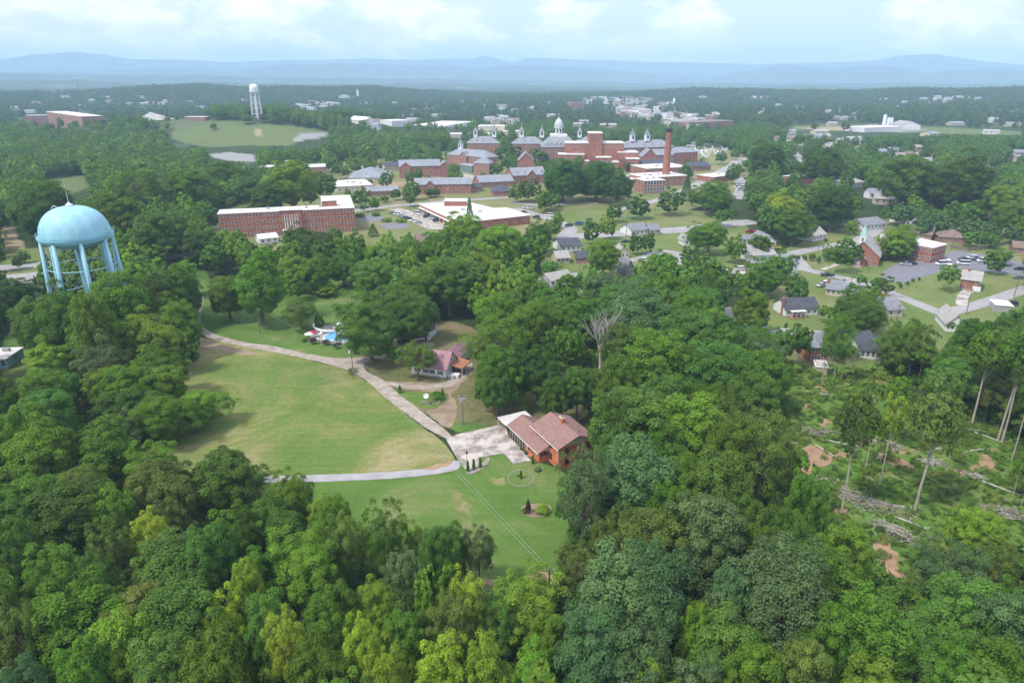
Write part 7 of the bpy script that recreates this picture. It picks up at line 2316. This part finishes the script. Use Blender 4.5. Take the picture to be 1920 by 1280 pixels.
# ---- the far woodland and the undergrowth: one object each, crowns instanced on points
def scatter(name, label, cat, pts, protos):
    """pts: (x, y, z, sx, sz, rot, index)"""
    col = bpy.data.collections.new(name + '_forms')
    lm = {}
    for k, (me, c) in enumerate(protos):
        if c not in lm:
            lm[c] = mat_leaf('leaf_' + name, 0.3, c)
        me = me.copy()
        me.materials.clear()
        me.materials.append(lm[c])
        o = bpy.data.objects.new('%s_form_%02d' % (name, k), me)
        col.objects.link(o)
    a = np.array(pts, float)
    me = bpy.data.meshes.new(name)
    me.vertices.add(len(a))
    me.vertices.foreach_set('co', a[:, :3].ravel())
    for nm, tp, dat in (('sc', 'FLOAT_VECTOR', np.stack([a[:, 3], a[:, 3], a[:, 4]], 1)), ('rz', 'FLOAT_VECTOR', np.stack([a[:, 5] * 0, a[:, 5] * 0, a[:, 5]], 1))):
        at = me.attributes.new(nm, tp, 'POINT')
        at.data.foreach_set('vector', dat.ravel())
    at = me.attributes.new('ix', 'INT', 'POINT')
    at.data.foreach_set('value', a[:, 6].astype(np.int32))
    o = link(name, me)
    tag(o, label, cat, None, 'stuff')
    ng = bpy.data.node_groups.new(name, 'GeometryNodeTree')
    ng.interface.new_socket('Geometry', in_out='INPUT', socket_type='NodeSocketGeometry')
    ng.interface.new_socket('Geometry', in_out='OUTPUT', socket_type='NodeSocketGeometry')
    N, L = ng.nodes, ng.links
    gi, go = N.new('NodeGroupInput'), N.new('NodeGroupOutput')
    ci = N.new('GeometryNodeCollectionInfo')
    ci.inputs['Collection'].default_value = col
    ci.inputs['Separate Children'].default_value = True
    ci.inputs['Reset Children'].default_value = True
    ip = N.new('GeometryNodeInstanceOnPoints')
    ip.inputs['Pick Instance'].default_value = True
    def at(nm, tp):
        n = N.new('GeometryNodeInputNamedAttribute')
        n.data_type = tp
        n.inputs['Name'].default_value = nm
        return n.outputs['Attribute']
    L.new(gi.outputs[0], ip.inputs['Points'])
    L.new(ci.outputs[0], ip.inputs['Instance'])
    L.new(at('ix', 'INT'), ip.inputs['Instance Index'])
    L.new(at('rz', 'FLOAT_VECTOR'), ip.inputs['Rotation'])
    L.new(at('sc', 'FLOAT_VECTOR'), ip.inputs['Scale'])
    L.new(ip.outputs[0], go.inputs[0])
    md = o.modifiers.new('scatter', 'NODES')
    md.node_group = ng
    return o

lod1 = [leaf_mesh('crown_mid', crown_blobs(k, 50 + i, 46), 46, 0.52, 70 + i, (0, 0, 8)) for i, k in enumerate(('round', 'dome', 'oval', 'loose'))]
lod2 = [leaf_mesh('crown_far', crown_blobs(k, 90 + i, 26), 20, 1.1, 90 + i, (0, 0, 8)) for i, k in enumerate(('round', 'dome', 'round'))]
cols = ['mid', 'dark', 'bm', 'bright', 'dark', 'blue']
protos = [(m_, LC[c][0]) for m_ in lod1 for c in cols] + [(m_, tuple(q * 0.8 for q in LC[c][0])) for m_ in lod2 for c in ('mid', 'dark', 'blue', 'dark')]
n1p = len(lod1) * len(cols)
pts = []
for t in REST:
    x, y, r, h, kind, col, hand = t
    k = {'round': 0, 'dome': 1, 'oval': 2, 'loose': 3}[kind]
    c = cols.index(col) if col in cols else {'yg': 3, 'olive': 0, 'grey': 2, 'yellow': 3, 'plum': 1}[col]
    pts.append((x, y, float(height(x, y)), r / 5.4, h / 16.4, rnd.uniform(0, 6.28), k * len(cols) + c))
n_far = len(far)
fz = height(far[:, 0], far[:, 1])
fi = n1p + rgn.integers(0, len(lod2) * 4, n_far)
fa = np.stack([far[:, 0], far[:, 1], fz, far[:, 2] / 5.4, far[:, 3] / 16.4, rgn.uniform(0, 6.28, n_far), fi], 1)
pts = np.concatenate([np.array(pts), fa])
scatter('distant_woodland', 'unbroken green woodland rolling away beyond the campus to the blue hills', 'woodland', pts, protos)

# undergrowth: low leaf clumps on the woodland floor and over the cleared slope
ub1 = [leaf_mesh('bush', [(random.Random(i * 9 + k).uniform(-.9, .9), random.Random(i * 7 + k + 1).uniform(-.9, .9), random.Random(i + k * 5).uniform(.2, .9), 0.55) for k in range(9)], 130, 0.085, i) for i in range(3)]
up = [(m_, c) for m_ in ub1 for c in ((0.06, 0.13, 0.018), (0.12, 0.22, 0.028), (0.17, 0.27, 0.04), (0.12, 0.17, 0.04))]
n = 5200
x = rgn.uniform(-130, 230, n)
y = rgn.uniform(42, 200, n)
U, V, D = proj(x, y, 0)
ok = (U > -60) & (U < 1980)
for p in (FIELD, LOWER, UPPER, HOUSEY, SUB, ROAD_UP + ROAD_LO, LANE, [(800, 790), (930, 765), (1110, 790), (1110, 900), (850, 900)], [(640, 650), (900, 650), (860, 830), (740, 760)], [(0, 608), (40, 605), (40, 800), (0, 800)], [(110, 700), (172, 730), (175, 790), (125, 790)]):
    ok &= ~inpoly(U, V, p)
x, y, U, V = x[ok], y[ok], U[ok], V[ok]
s = rgn.uniform(0.8, 3.4, len(x))
inc = inpoly(U, V, CLEAR)
ix = np.where(inc, rgn.integers(0, 3, len(x)) * 4 + rgn.integers(1, 3, len(x)), rgn.integers(0, 12, len(x)))
s = np.where(inc, s * 0.4, s)
b1 = np.stack([x, y, 0 * x, s, s * 0.9, x * 3, ix], 1)
n = 22000
x = rgn.uniform(40, 260, n)
y = rgn.uniform(60, 250, n)
U, V, D = proj(x, y, 0)
ok = inpoly(U, V, CLEAR)
den = vnoise(x, y, 9.0) + rgn.normal(0, 0.35, n)
ok &= den > -0.25
for o in [o for o in bpy.data.objects if o.name.startswith('clay_scar')]:
    cs = [o.matrix_world @ v.co for v in o.data.vertices]
    uv = [proj(c.x, c.y, 0)[:2] for c in cs]
    ok &= ~inpoly(U, V, uv)
x, y = x[ok], y[ok]
s = rgn.uniform(0.15, 0.7, len(x)) ** 1.0
b2 = np.stack([x, y, 0 * x, s, s, x * 3, rgn.integers(0, 3, len(x)) * 4 + rgn.integers(0, 4, len(x)) ** 1], 1)
scatter('undergrowth', 'low green scrub and weeds covering the woodland floor and cleared slope', 'undergrowth', np.concatenate([b1, b2]), up)
print('undergrowth', len(b1), len(b2))
# ------------------------------------------------------------------ haze
hz = MB().box(-17500, 17500, -17500, 17500, -3, 580, 'dark').build('haze')
hm = bpy.data.materials.new('haze_air')
hm.use_nodes = True
hn, hl = hm.node_tree.nodes, hm.node_tree.links
hn.clear()
ho = hn.new('ShaderNodeOutputMaterial')
pv = hn.new('ShaderNodeVolumePrincipled')
pv.inputs['Color'].default_value = (0.54, 0.79, 1.0, 1)
pv.inputs['Density'].default_value = 0.00015
pv.inputs['Anisotropy'].default_value = -0.1
hl.new(pv.outputs[0], ho.inputs['Volume'])
hz.data.materials.clear()
hz.data.materials.append(hm)
hz['kind'] = 'stuff'
